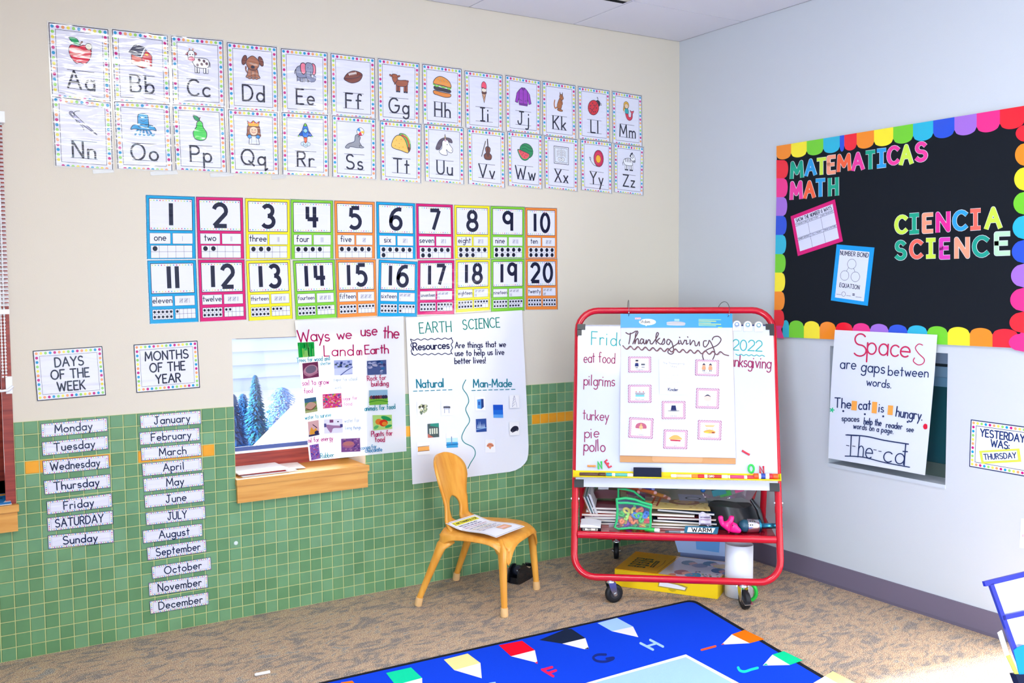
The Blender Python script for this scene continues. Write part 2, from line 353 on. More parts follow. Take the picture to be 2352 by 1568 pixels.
# suspended ceiling
b = MB(); mc = m_wall('ceiling_tile', 'e2e2ea'); mg = mat('a9a6b0', 'matte')
gx = [0, -.712, -1.322, -1.932, -2.542, -3.152, -3.762, -4.372, -4.982, -5.6, -6.2]; gy = [0, -.476, -1.086, -1.696, -2.306, -2.916, -3.526, -4.136, -4.746, -5.4, -6.2, -7]
for i in range(len(gx)-1):
    for j in range(len(gy)-1): b.box((gx[i+1]+.003, gy[j+1]+.003, HC), (gx[i]-.003, gy[j]-.003, HC+.02), mc)
b.box((-6.2, -7, HC+.004), (.22, .3, HC+.06), mg)
struct(b.build('ceiling'))
# slot air vent
v = thing('ceiling_vent', 'black two-slot air vent in the ceiling tile', 'vent', (-1.3, -.52, HC-.012))
b = MB('matte'); b.box((-1.93, -.57, HC-.004), (-.735, -.432, HC-.001), '121116'); b.build('slot', v)
b = MB('metal'); b.box((-1.93, -.52, HC-.010), (-.75, -.482, HC-.005), 'd8dadc'); b.build('blade', v)
# baseboard of the right wall
b = MB('rubber'); b.box((-.008, -7, 0), (0, -.001, .100), '70667a'); b.box((-.010, -7, 0), (0, -.001, .012), '685f72'); struct(b.build('baseboard_right'))
# tiled wainscot: glazed mosaic tiles in pale grout
PT = .0508; PX = .0513; rnd = random.Random(3)
b = MB(); gm = mat('c6cc92', 'matte'); tops = .9144
greens = [m_tile(h) for h in ('6b9a70', '729f76', '649265', '6c996c', '629064')]; om = m_tile('f0a21e')
def wbox(x0, x1, z0, z1, y, m, y0=0):
    if x1 > x0 and z1 > z0: b.box((x0, -y, z0), (x1, -y0, z1), m)
for x0, x1, z0, z1 in ((w2x1, w1x0, 0, tops), (w1x1, -.001, 0, tops), (w1x0, w1x1, 0, w1z0-.02), (-6, w2x1, 0, w2z0-.02), (-6, w2x0, w2z0-.02, tops)):
    wbox(x0, x1, z0, z1-.001, .005, gm)
def orange(x):
    for a, c in ((-3.29, -2.975), (-2.886, -2.572)):
        if a < x < c: return True
    return any(-.981+8*PX*k-.004 < x < -.981+8*PX*k+6*PX-.004 for k in (-2, -1, 0)) if x > w1x1 else False
k0 = int(-4.9/PX)
for k in range(-96, 0):
    for r in range(18):
        tx0 = -.981+(k+19)*PX; tx1 = tx0+PX; g = .0016
        z0, z1 = r*PT, (r+1)*PT
        if r == 0: z0 -= .0
        cells = [(tx0, tx1)]
        if z1 > w1z0-.02: # cut round the two windows
            for a, c in ((w1x0, w1x1), (w2x0, w2x1)):
                nc = []
                for p, q in cells:
                    if q <= a or p >= c: nc.append((p, q)); continue
                    if p < a: nc.append((p, a))
                    if q > c: nc.append((c, q))
                cells = nc
        for p, q in cells:
            q = min(q, -.002)
            if q-p < .006: continue
            m = om if (r == 14 and orange((tx0+tx1)/2)) else rnd.choice(greens)
            x0, x1, a0, a1 = p+g, q-g, z0+g, z1-g; e = .0018
            f = [(x0, -.005, a0), (x1, -.005, a0), (x1, -.005, a1), (x0, -.005, a1)]; t = [(x0+e, -.008, a0+e), (x1-e, -.008, a0+e), (x1-e, -.008, a1-e), (x0+e, -.008, a1-e)]
            b.mesh(f+t, [(4, 5, 6, 7), (0, 1, 5, 4), (1, 2, 6, 5), (2, 3, 7, 6), (3, 0, 4, 7)], m)
struct(b.build('trim_1'))

# ---- windows in the left wall: red stained frame, glass, oak sill
red = m_wood('red_stained_wood', '7d2420', 'a8402f', .35); oak = m_wood('oak_sill', 'd08f3c', 'e2a652', .38)
glass = m_clear('window_glass', 'ffffff', .06, 0.0)
def window(n, x0, x1, z0, z1, mull, bot):
    f = MB(); y0, y1 = .20, .26; s = .05
    for a in ((x0, x0+s, z0, z1), (x1-s, x1, z0, z1), (x0, x1, z0, z0+bot)): f.box((a[0], y0, a[2]), (a[1], y1, a[3]), red)
    for c in mull: f.box((c-.03, y0, z0), (c+.03, y1, z1), red)
    o = struct(f.build('window_%d' % n))
    g = MB(); g.box((x0+s, .228, z0+bot), (x1-s, .232, z1-.001), glass); g.build('window_pane', o)
    k = MB('rubber')
    k.box((x0+s, .196, z0+bot), (x1-s, .20, z0+bot+.012), 'eef0f4'); k.box((x0+s, .192, z0+bot+.012), (x1-s, .20, z0+bot+.03), '4a5b96'); k.build('gasket', o)
    d = MB(); d.box((x0+.001, -.012, z0-.018), (x1-.001, .199, z0+.004), oak)
    d.box((x0-.004, -.034, z0-.022), (x1+.006, -.0095, z0+.004), oak); d.box((x0, -.026, z0-.098), (x1+.001, -.0095, z0-.022), oak); d.build('window_sill', o)
    return o
wo = window(1, w1x0, w1x1, w1z0, w1z1, [], .075)
k = MB('matte'); k.box((w1x0+.02, -.002, w1z1-.0015), (w1x1, .28, w1z1-.0005), '3a2a2c'); k.build('head_sheet', wo)  # thin dark sheet along the underside of the window head
wo = window(2, w2x0, w2x1, w2z0, w2z1, [-4.0], .06)
k = MB(); k.box((w2x1-.004, -.003, w2z0), (w2x1-.0005, .2, w2z1), red); k.box((w2x1-.035, -.003, w2z0), (w2x1-.004, .012, w2z1), red); k.build('jamb_liner', wo)
# slatted blind, drawn halfway
t = thing('venetian_blind', 'white slatted blind lowered over the top of the red-framed window', 'blind', (-4.0, -.03, 2.04))
b = MB('plastic'); b.box((w2x0-.01, -.052, 2.03), (w2x1+.006, -.003, 2.07), 'f3f4f6'); b.build('head_rail', t)
b = MB('plastic')
for i in range(46):
    z = 1.36+i*.0148; b.hexa([(w2x0, -.040, z-.005), (w2x1-.002, -.040, z-.005), (w2x1-.002, -.018, z+.005), (w2x0, -.018, z+.005), (w2x0, -.040, z-.0042), (w2x1-.002, -.040, z-.0042), (w2x1-.002, -.018, z+.0058), (w2x0, -.018, z+.0058)], 'f6f7fa')
b.box((w2x0, -.042, 1.325), (w2x1-.002, -.016, 1.343), 'f6f7fa')
o = b.build('slats', t); o['kind'] = 'stuff'
b = MB('plastic')
for x in (-3.352, -3.341): b.tube([(x, -.046, 2.03), (x, -.042, 1.6), (x, -.018, 1.10)], .0016, 'f4f4f6', 6)
for i in range(76): b.ball((-3.341, -.018-.028*(i/76), 1.09+i*.0122), .0042, 'f4f4f6', 6); b.ball((-3.352, -.018-.028*(i/76), 1.09+i*.0122), .0042, 'f4f4f6', 6)
b.build('bead_chain', t)
c = LW(21, 885, .006)
t = thing('cord_cleat', 'white plastic cord cleat on the red frame below the blind', 'cleat', c)
b = MB('plastic'); b.box((c.x-.012, c.y-.006, c.z-.03), (c.x+.010, c.y+.003, c.z+.035), 'f2f4f8'); b.build('plate', t)
b = MB('plastic'); b.tube([(c.x-.05, c.y-.012, c.z-.005), (c.x-.03, c.y-.014, c.z-.018), (c.x-.005, c.y-.012, c.z-.016), (c.x+.012, c.y-.01, c.z-.002)], .005, 'f2f4f8', 8); b.build('hook', t)
# recess of the interior window in the right wall
tw = m_wall('recess_paint', 'c6ccd6'); teal = mat('0b4a52', 'plastic')
b = MB(); b.box((.135, ny0, nz0), (.15, ny1, nz1), teal)
o = struct(b.build('window_3'))
k = MB('plastic'); k.box((.06, ny0+.001, nz1-.05), (.134, ny1-.001, nz1-.001), '77869b'); k.box((.09, ny0+.001, nz1-.062), (.134, ny1-.001, nz1-.05), '18262c'); k.box((.075, ny0+.001, nz1-.108), (.134, ny1-.001, nz1-.064), '6d8aa0'); k.box((.078, ny0+.001, nz1-.15), (.134, ny1-.001, nz1-.109), '5b8098'); k.build('shade_cassette', o)
k = MB('plastic'); k.box((.128, ny0+.001, nz0+.001), (.1345, ny1-.001, nz0+.06), '4c5a55'); k.build('bottom_rail', o)
k = MB(); k.box((-.006, ny0-.002, nz0-.016), (.134, ny1+.002, nz0+.001), tw); k.build('window_sill', o)

# ================================================================= OUTSIDE the small window
b = MB('matte'); b.box((-5.2, .3, -.4), (-5.0, 3.2, 3.2), 'c8c2b8'); struct(b.build('added_sun_screen'))  # unseen slab added to keep the sun out of the left-wall windows
b = MB('matte'); b.box((-14, .9, -.6), (18, 26, -.35), 'e8e8ee'); o = b.build('ground'); struct(o)
bl = thing('neighbouring_house', 'pale house with lapped siding seen through the small window', 'house', (1.5, 13, -.35))
b = MB('matte')
for i in range(22): b.hexa([(-7, 12.0, -.35+i*.22), (12, 12.0, -.35+i*.22), (12, 12.3, -.35+i*.22), (-7, 12.3, -.35+i*.22), (-7, 12.06, -.135+i*.22), (12, 12.06, -.135+i*.22), (12, 12.3, -.135+i*.22), (-7, 12.3, -.135+i*.22)], 'c4cdea')
b.build('siding', bl)
for x in (-1.9, 1.3):
    b = MB('gloss'); b.box((x, 11.95, .9), (x+.8, 12.02, 2.3), '8fa4d8'); b.build('window_pane', bl)
b = MB('matte'); b.hexa([(-7.4, 11.4, 4.5), (12.4, 11.4, 4.5), (12.4, 15, 5.6), (-7.4, 15, 5.6), (-7.4, 11.4, 4.6), (12.4, 11.4, 4.6), (12.4, 15, 5.7), (-7.4, 15, 5.7)], '9aa0b4'); b.build('roof', bl)
def yat(px, py, Y): d = ray(px, py); return CAM+d*((Y-CAM.y)/d.y)
def conifer(top, foot, rpx, Y, label, seed, cols, n, ex=.8):  # foliage blues carry the cast of overexposed daylight in their colour
    a, c = yat(*top, Y), yat(*foot, Y); x, y = c.x, Y; h = a.z-c.z; r = (yat(foot[0]+rpx, foot[1], Y)-c).length; z0 = c.z
    t = thing('conifer', label, 'tree', (x, y, -.35), 'trees outside the small window')
    b = MB('matte'); b.tube([(x, y, -.35), (x, y, z0+h*.9)], [.05, .015], '5a5a70', 8); b.build('trunk', t)
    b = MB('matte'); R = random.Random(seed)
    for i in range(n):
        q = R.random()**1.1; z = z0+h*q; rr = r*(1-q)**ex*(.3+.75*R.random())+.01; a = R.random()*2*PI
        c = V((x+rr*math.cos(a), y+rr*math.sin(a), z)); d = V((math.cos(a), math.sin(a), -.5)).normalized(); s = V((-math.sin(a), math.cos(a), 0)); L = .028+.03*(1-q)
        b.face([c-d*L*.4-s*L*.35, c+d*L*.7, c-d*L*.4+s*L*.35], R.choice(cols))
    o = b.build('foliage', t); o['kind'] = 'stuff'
conifer((592, 862), (590, 1040), 34, 4.6, 'tall slim conifer outside the small window', 1, ('114a80', '175a88', '0e4278', '1b647a'), 3400)
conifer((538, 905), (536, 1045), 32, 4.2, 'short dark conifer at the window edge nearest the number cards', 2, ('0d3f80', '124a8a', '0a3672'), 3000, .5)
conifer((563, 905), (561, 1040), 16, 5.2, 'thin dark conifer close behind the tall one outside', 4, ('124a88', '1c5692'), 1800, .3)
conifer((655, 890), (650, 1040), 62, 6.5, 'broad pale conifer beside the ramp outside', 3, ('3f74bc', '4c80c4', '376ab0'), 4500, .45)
rp = thing('access_ramp', 'white access ramp rising outside behind the conifers', 'ramp', (1, 4, -.35))
ra, rb_ = yat(582, 1030, 3.4), yat(670, 940, 3.4); sl = (rb_.z-ra.z)/(rb_.x-ra.x); rx1 = ra.x+2.4; rz = lambda x: ra.z+sl*(x-ra.x)
b = MB('matte'); b.hexa([(ra.x, 3.4, -.35), (rx1, 3.4, -.35), (rx1, 3.46, -.35), (ra.x, 3.46, -.35), (ra.x, 3.4, rz(ra.x)), (rx1, 3.4, rz(rx1)), (rx1, 3.46, rz(rx1)), (ra.x, 3.46, rz(ra.x))], 'f0f0f4'); b.build('slope', rp)
# ================================================================= ALPHABET CARDS
INK = '23253c'; WHT = 'e2e2f0'
BL, MG, OR, YE, GR = '1f96c8', 'c41f7c', 'eea06a', 'eadd5a', '97d269'
film = m_clear('laminate_film', 'ffffff', .10, .16, .15)
def margin(fn, w, h, e, parent, z0=-.0002, z1=.0003):
    b = MB()
    for x0, y0, x1, y1 in ((-e, -e, 0, h+e), (w, -e, w+e, h+e), (0, h, w, h+e), (0, -e, w, 0)):
        p = [(x0, y0), (x1, y0), (x1, y1), (x0, y1)]; b.hexa([fn(x, y, z0) for x, y in p]+[fn(x, y, z1) for x, y in p], film)
    return b.build('clear_margin', parent)
def eye(A, x, y, r=.05): A.E(x, y, r, r, INK, n=8)
K = INK
def pic_apple(A):
    A.S([(-.1, .35), (.3, .5), (.72, .4), (.85, 0), (.65, -.6), (.3, -.92), (0, -.85), (-.3, -.92), (-.65, -.55), (-.8, 0), (-.6, .42)], 'dd2440', K, .05)
    for y in (.1, -.3): A.C([(-.7, y), (-.2, y+.06), (.3, y-.08), (.7, y)], .16, 'f0a49c')
    A.C([(0, .42), (.08, .6), (.2, .72)], .12, '6a3a2a'); A.S([(0, .45), (-.4, .5), (-.75, .95), (-.2, .92)], '12a55e', K, .04)
    A.E(.66, .42, .24, .24, 'e8e2c8', 0, K, .04); eye(A, .62, .48, .035); eye(A, .75, .48, .035)
def pic_barn(A):
    A.P([(-.75, .1), (.05, -.1), (.05, -.9), (-.75, -.6)], 'e0705e', K, .04); A.P([(.05, -.1), (.4, .55), (.85, .1), (.8, -.75), (.05, -.9)], 'cf2a3a', K, .04)
    A.P([(-.95, .25), (-.45, .9), (.4, .72), (.02, 0)], '474a5e', K, .05); A.C([(.02, 0), (.4, .72), (.95, .12)], .09, 'f2f2f4')
    A.R(.3, -.75, .62, -.25, 'ee9a8c', 'f4f4f6', .05); A.L([(.3, -.75), (.62, -.25)], .04, 'f4f4f6'); A.L([(.3, -.25), (.62, -.75)], .04, 'f4f4f6'); A.R(.32, .12, .55, .26, 'f0c437')
def pic_cow(A):
    for x in (-.2, .02, .52, .74): A.R(x-.08, -.95, x+.08, -.3, 'f6f6fa', K, .04)
    A.C([(.85, .1), (1, -.1), (.98, -.4)], .05, K); A.S([(-.5, .2), (.2, .28), (.8, .2), (.92, -.2), (.7, -.5), (-.1, -.5), (-.4, -.2)], 'f6f6fa', K, .05)
    for x, y in ((.1, .1), (.5, .05), (.3, -.22), (.72, -.15), (-.05, -.3)): A.E(x, y, .11, .13, '6c5058', 20)
    A.E(-.88, .55, .14, .1, 'c06a72', 30, K, .03); A.E(-.22, .6, .14, .1, 'c06a72', -30, K, .03); A.S([(-.8, .7), (-.55, .85), (-.3, .7), (-.3, .2), (-.55, 0), (-.8, .2)], 'f6f6fa', K, .05)
    A.E(-.68, .92, .06, .1, 'd89a80'); A.E(-.4, .92, .06, .1, 'd89a80'); A.E(-.55, .15, .27, .19, 'e86a86', 0, K, .04); eye(A, -.65, .5); eye(A, -.43, .5); eye(A, -.63, .15, .03); eye(A, -.47, .15, .03)
def pic_dog(A):
    BR, DB = 'a8684a', '7a4234'
    A.C([(-.4, -.55), (-.6, -.3), (-.6, 0)], .12, DB); A.S([(-.3, 0), (.3, 0), (.5, -.6), (.55, -.9), (-.55, -.9), (-.5, -.6)], BR, K, .05)
    for x in (-.3, .02, .3): A.E(x, -.9, .15, .09, BR, 0, K, .04)
    A.L([(-.15, -.3), (-.15, -.8)], .04, K); A.L([(.17, -.3), (.17, -.8)], .04, K)
    A.E(-.72, .55, .2, .42, DB, -18, K, .05); A.E(.72, .55, .2, .42, DB, 18, K, .05); A.S([(-.5, .6), (0, .95), (.5, .6), (.55, .2), (.25, -.2), (-.25, -.2), (-.55, .2)], BR, K, .05)
    A.E(0, .02, .17, .13, K); A.C([(-.16, -.14), (0, -.2), (.16, -.14)], .03, K); A.C([(-.22, .3), (-.14, .36), (-.06, .3)], .03, K); A.C([(.06, .3), (.14, .36), (.22, .3)], .03, K)
def pic_elephant(A):
    GY = '8d93ae'
    A.C([(-.7, .3), (-.9, .1), (-.95, -.2)], .06, K)
    for x in (-.6, -.3, .1, .45): A.R(x-.14, -.85, x+.14, -.2, GY, K, .05)
    A.S([(-.7, .4), (-.2, .55), (.3, .3), (.5, -.3), (-.1, -.5), (-.7, -.45), (-.85, 0)], GY, K, .05)
    A.S([(-.15, .8), (-.4, .6), (-.35, 0), (-.1, -.2), (.1, .1), (.1, .6)], 'ef7f97', K, .07); A.S([(.75, .8), (.98, .6), (1, 0), (.8, -.2), (.6, .2), (.6, .6)], 'ef7f97', K, .07)
    A.S([(.1, .75), (.4, .85), (.7, .7), (.78, .2), (.6, -.2), (.2, -.15), (.05, .2)], GY, K, .05); A.C([(.35, .2), (.3, -.3), (.5, -.6), (.8, -.6), (.9, -.4)], .34, GY); A.C([(.55, .1), (.5, -.25), (.62, -.42), (.75, -.45)], .035, K); A.C([(.15, .1), (.1, -.4), (.4, -.78), (.85, -.78), (1.02, -.55)], .035, K)
    eye(A, .3, .42, .04); eye(A, .55, .42, .04)
    for x in (-.6, .1, .45): A.R(x-.12, -.92, x+.12, -.82, 'e8e8f0')
def pic_football(A):
    A.S([(-1, -.25), (-.6, .3), (0, .6), (.6, .55), (.98, .3), (.8, -.2), (.4, -.5), (-.2, -.65), (-.75, -.5)], '7c3b2c', K, .06); A.C([(-1, -.25), (-.2, -.2), (.5, 0), (.98, .3)], .05, K)
    A.L([(-.5, .2), (.35, .42)], .06, 'f4f0ec')
    for i in range(6): x = -.42+i*.14; A.L([(x-.05, .34+i*.036), (x+.03, .1+i*.036)], .05, 'f4f0ec')
def pic_goat(A):
    BR = 'a3573a'
    A.C([(-.62, .6), (-.7, .9)], .09, 'd8dbe4'); A.C([(-.2, .6), (-.16, .9)], .09, 'd8dbe4'); A.C([(.85, -.05), (1, .12), (.92, .2)], .1, BR)
    for x in (-.2, .02, .6, .82): A.R(x-.09, -.85, x+.09, -.2, BR, K, .04); A.R(x-.1, -.95, x+.1, -.82, K)
    A.S([(-.4, .2), (.1, .15), (.8, .2), (.95, -.1), (.7, -.35), (-.1, -.4), (-.35, -.2)], BR, K, .05); A.E(-.85, .5, .15, .08, BR, -25, K, .04); A.E(-.02, .5, .15, .08, BR, 25, K, .04)
    A.S([(-.7, .6), (-.2, .6), (-.15, .2), (-.4, -.15), (-.65, .1)], BR, K, .05); eye(A, -.55, .35, .04); eye(A, -.3, .35, .04); A.E(-.44, -.2, .06, .1, '5a3024')
def pic_burger(A):
    A.S([(-.9, -.45), (0, -.55), (.85, -.62), (.85, -.9), (.3, -1), (-.6, -.85), (-.92, -.75)], 'e4883a', K, .06); A.S([(-.85, -.05), (0, -.15), (.82, -.25), (.84, -.5), (0, -.45), (-.8, -.35)], '3c3a44', K, .05)
    A.C([(-.95, .15), (-.6, -.02), (-.3, .1), (.1, -.06), (.45, .02), (.7, -.16), (.9, -.05)], .15, '7fce4a'); A.C([(-.9, .22), (0, .08), (.85, -.02)], .06, 'b0334a')
    A.S([(-.92, .2), (-.8, .65), (-.3, .95), (.3, .85), (.8, .5), (.9, 0), (0, .12)], 'e9963f', K, .06)
    for x, y in ((-.45, .68), (-.1, .75), (.2, .6), (-.2, .5), (.55, .5)): A.E(x, y, .06, .04, 'f4dca0', 0, K, .02, 8)
def pic_icecream(A):
    A.P([(-.3, -.1), (.3, -.1), (.02, -1)], 'd3a07c', K, .05); A.L([(-.2, -.3), (.15, -.6)], .03, '7a4a34'); A.L([(.2, -.3), (-.08, -.65)], .03, '7a4a34'); A.E(.02, -.02, .36, .16, '6a3d36', 0, K, .04); A.E(0, .2, .36, .2, 'efe0cc', 0, K, .04); A.S([(-.36, .4), (-.3, .8), (0, 1), (.3, .8), (.36, .4), (.1, .34), (-.1, .42)], 'f0526e', K, .05)
def pic_jacket(A):
    PU = '9a38b8'
    A.P([(-.5, .65), (-.8, .3), (-1, -.6), (-.7, -.68), (-.5, -.1)], PU, K, .05); A.P([(.5, .65), (.8, .3), (1, -.6), (.7, -.72), (.5, -.1)], PU, K, .05); A.P([(-.5, .65), (-.2, .9), (.2, .9), (.5, .65), (.55, -.75), (-.55, -.72)], PU, K, .05); A.P([(-.2, .9), (.2, .9), (.1, .68), (-.1, .68)], '7d2a9c', K, .04)
    A.L([(0, .68), (0, -.75)], .05, '4a1f66'); A.L([(-.4, -.35), (-.15, -.42)], .05, '4a1f66'); A.L([(.18, -.42), (.42, -.36)], .05, '4a1f66'); A.P([(-.55, -.72), (.55, -.75), (.5, -.9), (-.5, -.88)], '7d2a9c', K, .03)
def pic_kangaroo(A):
    BR = 'b06a3c'
    A.C([(-.2, -.5), (-.6, -.7), (-.75, -.3), (-.65, .1)], .14, BR); A.S([(.1, .4), (.4, .3), (.4, -.3), (.2, -.75), (-.2, -.75), (-.3, -.3)], BR, K, .05); A.E(.1, -.85, .42, .12, BR, -5, K, .04); A.E(.38, -.02, .1, .25, BR, 20, K, .04)
    A.P([(.1, .6), (.1, 1), (.26, .72)], BR, K, .04); A.P([(.35, .7), (.5, 1), (.52, .6)], BR, K, .04); A.S([(.05, .6), (.3, .78), (.55, .6), (.62, .35), (.4, .2), (.15, .3)], BR, K, .05); eye(A, .35, .55, .05); eye(A, .6, .4, .05)
def pic_ladybug(A):
    A.C([(.5, .5), (.55, .9), (.4, 1), (.45, .85)], .05, K); A.C([(.6, .4), (.95, .4), (1, .2), (.88, .25)], .05, K); A.E(.5, .35, .34, .34, '2c2c3c', 0, K, .04); A.E(-.1, -.15, .72, .82, 'd42a38', -30, K, .06); A.C([(.4, .35), (-.05, -.2), (-.5, -.8)], .05, K)
    for x, y in ((-.5, 0), (-.2, .3), (-.35, -.4), (.15, -.55), (.3, -.15), (0, .1), (-.1, -.6), (-.55, -.3)): eye(A, x, y, .07)
def pic_mermaid(A):
    A.S([(-.3, -.2), (.1, -.25), (.2, -.6), (.5, -.6), (.6, -.2), (.75, -.2), (.7, -.75), (.3, -1), (-.1, -.8)], 'd83a52', K, .04); A.S([(.6, -.2), (.4, .1), (.65, .02), (.95, .1), (.78, -.22)], 'e24c60', K, .04)
    A.E(-.15, .6, .38, .4, 'e0ac3c', 0, K, .04); A.S([(-.5, .5), (-.6, 0), (-.35, .1)], 'e0ac3c', K, .04); A.E(-.12, .5, .26, .25, 'f0cfae', 0, K, .03); A.S([(-.35, .2), (.1, .2), (.15, -.25), (-.3, -.25)], '2fa6ac', K, .04); A.C([(-.4, .1), (-.55, -.2)], .09, 'f0cfae'); eye(A, -.2, .52, .03); eye(A, -.03, .52, .03)
def pic_needle(A):
    A.C([(-.2, 1), (-.45, .95), (-.6, .8), (-.5, .6)], .04, K); A.C([(-.6, .45), (-.4, 0), (-.05, -.3), (.05, -.6)], .04, K); A.S([(-.95, .75), (-.75, .9), (-.5, .6), (.3, -.2), (1, -.9), (.15, -.3), (-.7, .4)], 'b4b2d4', K, .05); A.E(-.72, .65, .09, .17, WHT, 40, K, .05)
def pic_octopus(A):
    B = '2b9dd6'
    for a in (-.6, -.3, 0, .3, .6): A.C([(a*.5, -.2), (a*.9, -.5), (a*1.1, -.75), (a*1.2+.1, -.7)], .15, '2a86b8')
    A.S([(-.3, .1), (-.8, 0), (-1, -.35), (-.7, -.3), (0, -.35), (.7, -.3), (1, -.35), (.8, 0), (.3, .1)], B, K, .05); A.S([(-.35, .9), (0, 1), (.35, .9), (.42, .4), (.35, -.1), (-.35, -.1), (-.42, .4)], B, K, .05); A.C([(-.2, .45), (0, .36), (.2, .45)], .04, '1a4a70'); eye(A, -.2, .65, .05); eye(A, .2, .65, .05)
def pic_pear(A):
    A.C([(0, .6), (.02, .8), (.06, .88)], .08, '6a4430'); A.S([(-.02, .62), (-.4, .68), (-.55, 1.05), (-.1, .9)], '169a5a', K, .05); A.S([(0, .62), (.25, .45), (.32, .1), (.62, -.35), (.5, -.85), (0, -1), (-.5, -.85), (-.62, -.35), (-.32, .1), (-.25, .45)], '3fd050', K, .06)
def pic_queen(A):
    A.S([(-.5, .6), (.5, .6), (.65, 0), (.6, -.35), (-.6, -.35), (-.65, 0)], '9a5a3e', K, .05); A.P([(-.4, -.3), (.4, -.3), (.55, -1), (-.5, -1)], 'e2e6f4', K, .05); A.L([(-.2, -.4), (-.25, -1)], .03, K); A.L([(.2, -.4), (.28, -1)], .03, K); A.E(-.42, -.35, .2, .16, '2f8fd0', 0, K, .04); A.E(.42, -.35, .2, .16, '2f8fd0', 0, K, .04)
    A.E(0, .15, .42, .42, 'f2cfae', 0, K, .04); A.C([(-.2, .05), (0, -.04), (.2, .05)], .04, 'b04a50'); eye(A, -.15, .22, .045); eye(A, .15, .22, .045); A.C([(-.45, .35), (0, .55), (.45, .35)], .12, '9a5a3e')
    A.P([(-.5, .5), (-.6, .95), (-.3, .78), (0, 1), (.3, .78), (.6, .95), (.5, .5)], 'f2ac28', K, .05)
    for x in (-.45, -.15, .15, .45): A.E(x, .82, .09, .07, 'd43848', n=8)
def pic_rocket(A):
    for x, y, r in ((-.3, -.8, .2), (0, -.86, .26), (.3, -.8, .2), (0, -.7, .25)): A.E(x, y, r, r*.8, 'cfe2f6', 0, K, .03)
    A.S([(-.16, -.2), (.16, -.2), (.12, -.6), (0, -.72), (-.12, -.6)], 'e8603a', K, .04); A.P([(-.35, .35), (-.8, -.15), (-.3, -.1), (.3, -.1), (.8, -.15), (.35, .35)], '2d5fc0', K, .05); A.S([(0, 1), (.3, .5), (.35, 0), (.2, -.2), (-.2, -.2), (-.35, 0), (-.3, .5)], '2d78d8', K, .05); A.S([(0, 1), (.14, .75), (-.14, .75)], '7fce4a', K, .03); A.E(0, .35, .2, .2, '8fd0ec', 0, K, .05)
    for x in (-.7, .7): A.E(x, -.14, .08, .06, '9ad850')
def pic_seal(A):
    A.S([(-.9, -.9), (-.6, -.55), (0, -.3), (.1, .2), (.35, .35), (.6, .1), (.5, -.3), (.75, -.75), (.3, -.85), (-.4, -.8), (-.55, -.95)], '94969e', K, .05); A.S([(.5, -.6), (.95, -.78), (.6, -.85)], '94969e', K, .04); A.E(.62, .62, .36, .36, 'f4f4f8', 0, K, .04); A.S([(.62, .62), (.4, .35), (.75, .28)], 'd8304a'); A.S([(.62, .62), (.3, .75), (.5, .95)], '3a8fd0'); A.S([(.62, .62), (.95, .7), (.92, .45)], 'f0c63c'); eye(A, .42, .15, .05)
def pic_taco(A):
    A.S([(-.2, .75), (.4, .8), (.9, .3), (1, -.5), (.7, -.85), (.2, -.2)], '63b84e', K, .05); A.C([(.1, .7), (.55, .5), (.8, 0), (.85, -.4)], .16, 'd2433a'); A.C([(.3, .75), (.75, .5), (.95, .0)], .1, '9ad84e'); A.E(.8, -.55, .2, .2, '6a3d30'); A.S([(-.95, -.5), (-.9, .1), (-.5, .6), (0, .65), (.4, .3), (.65, -.3), (.75, -.9), (0, -.75)], 'f2c25a', K, .06)
    for x, y in ((-.5, .2), (-.2, -.1), (-.6, -.3), (0, .3), (.2, -.4), (-.2, -.5)): A.E(x, y, .05, .04, 'c8882e')
def pic_unicorn(A):
    A.S([(-.95, -.4), (-.6, .4), (0, .75), (.7, .7), (.85, .3), (.2, .4), (-.2, .2), (-.5, -.4)], '5d505e', K, .04); A.P([(-.02, .55), (.08, 1.1), (.22, .55)], 'd0b070', K, .04); A.S([(-.2, .4), (.3, .55), (.6, .1), (.9, -.3), (.8, -.65), (.45, -.6), (.2, -.4), (.3, -.9), (-.3, -.9), (-.6, -.6), (-.3, -.3)], 'f6f6fa', K, .05); A.S([(0, .45), (.1, .72), (.2, .45)], 'eeb6c4', K, .03); eye(A, .3, .1, .05); eye(A, .78, -.4, .04)
def pic_violin(A):
    BR = '7a4636'
    A.L([(-.1, .8), (-.6, -.75)], .07, K); A.L([(-.04, .78), (-.52, -.75)], .04, 'd8c8a8'); A.L([(.12, 1), (.18, .2)], .12, '3a2a2c'); A.S([(.15, .3), (.42, .15), (.42, -.15), (.36, -.35), (.6, -.6), (.5, -.95), (.15, -1.02), (-.2, -.95), (-.3, -.6), (-.06, -.35), (-.1, -.15), (-.1, .15)], BR, K, .06); A.L([(.16, .3), (.16, -.7)], .09, '33262a'); A.L([(0, -.35), (0, -.55)], .04, K); A.L([(.32, -.35), (.32, -.55)], .04, K)
def pic_melon(A):
    A.E(.15, .1, .85, .75, '1f8a52', -15, K, .05)
    for y in (.55, .25): A.C([(-.4, y), (0, y+.08), (.4, y-.1), (.85, y-.15)], .06, '0f5a38')
    A.S([(-.95, .15), (-.2, .0), (.55, -.25), (.4, -.7), (-.1, -.9), (-.6, -.65)], '2aa45e', K, .05); A.S([(-.85, .1), (-.2, -.02), (.47, -.25), (.3, -.62), (-.1, -.76), (-.5, -.55)], 'e6525a')
    for x, y in ((-.55, -.05), (-.25, -.2), (0, -.35), (-.4, -.35), (.2, -.35), (-.1, -.55)): A.E(x, y, .04, .06, K, n=8)
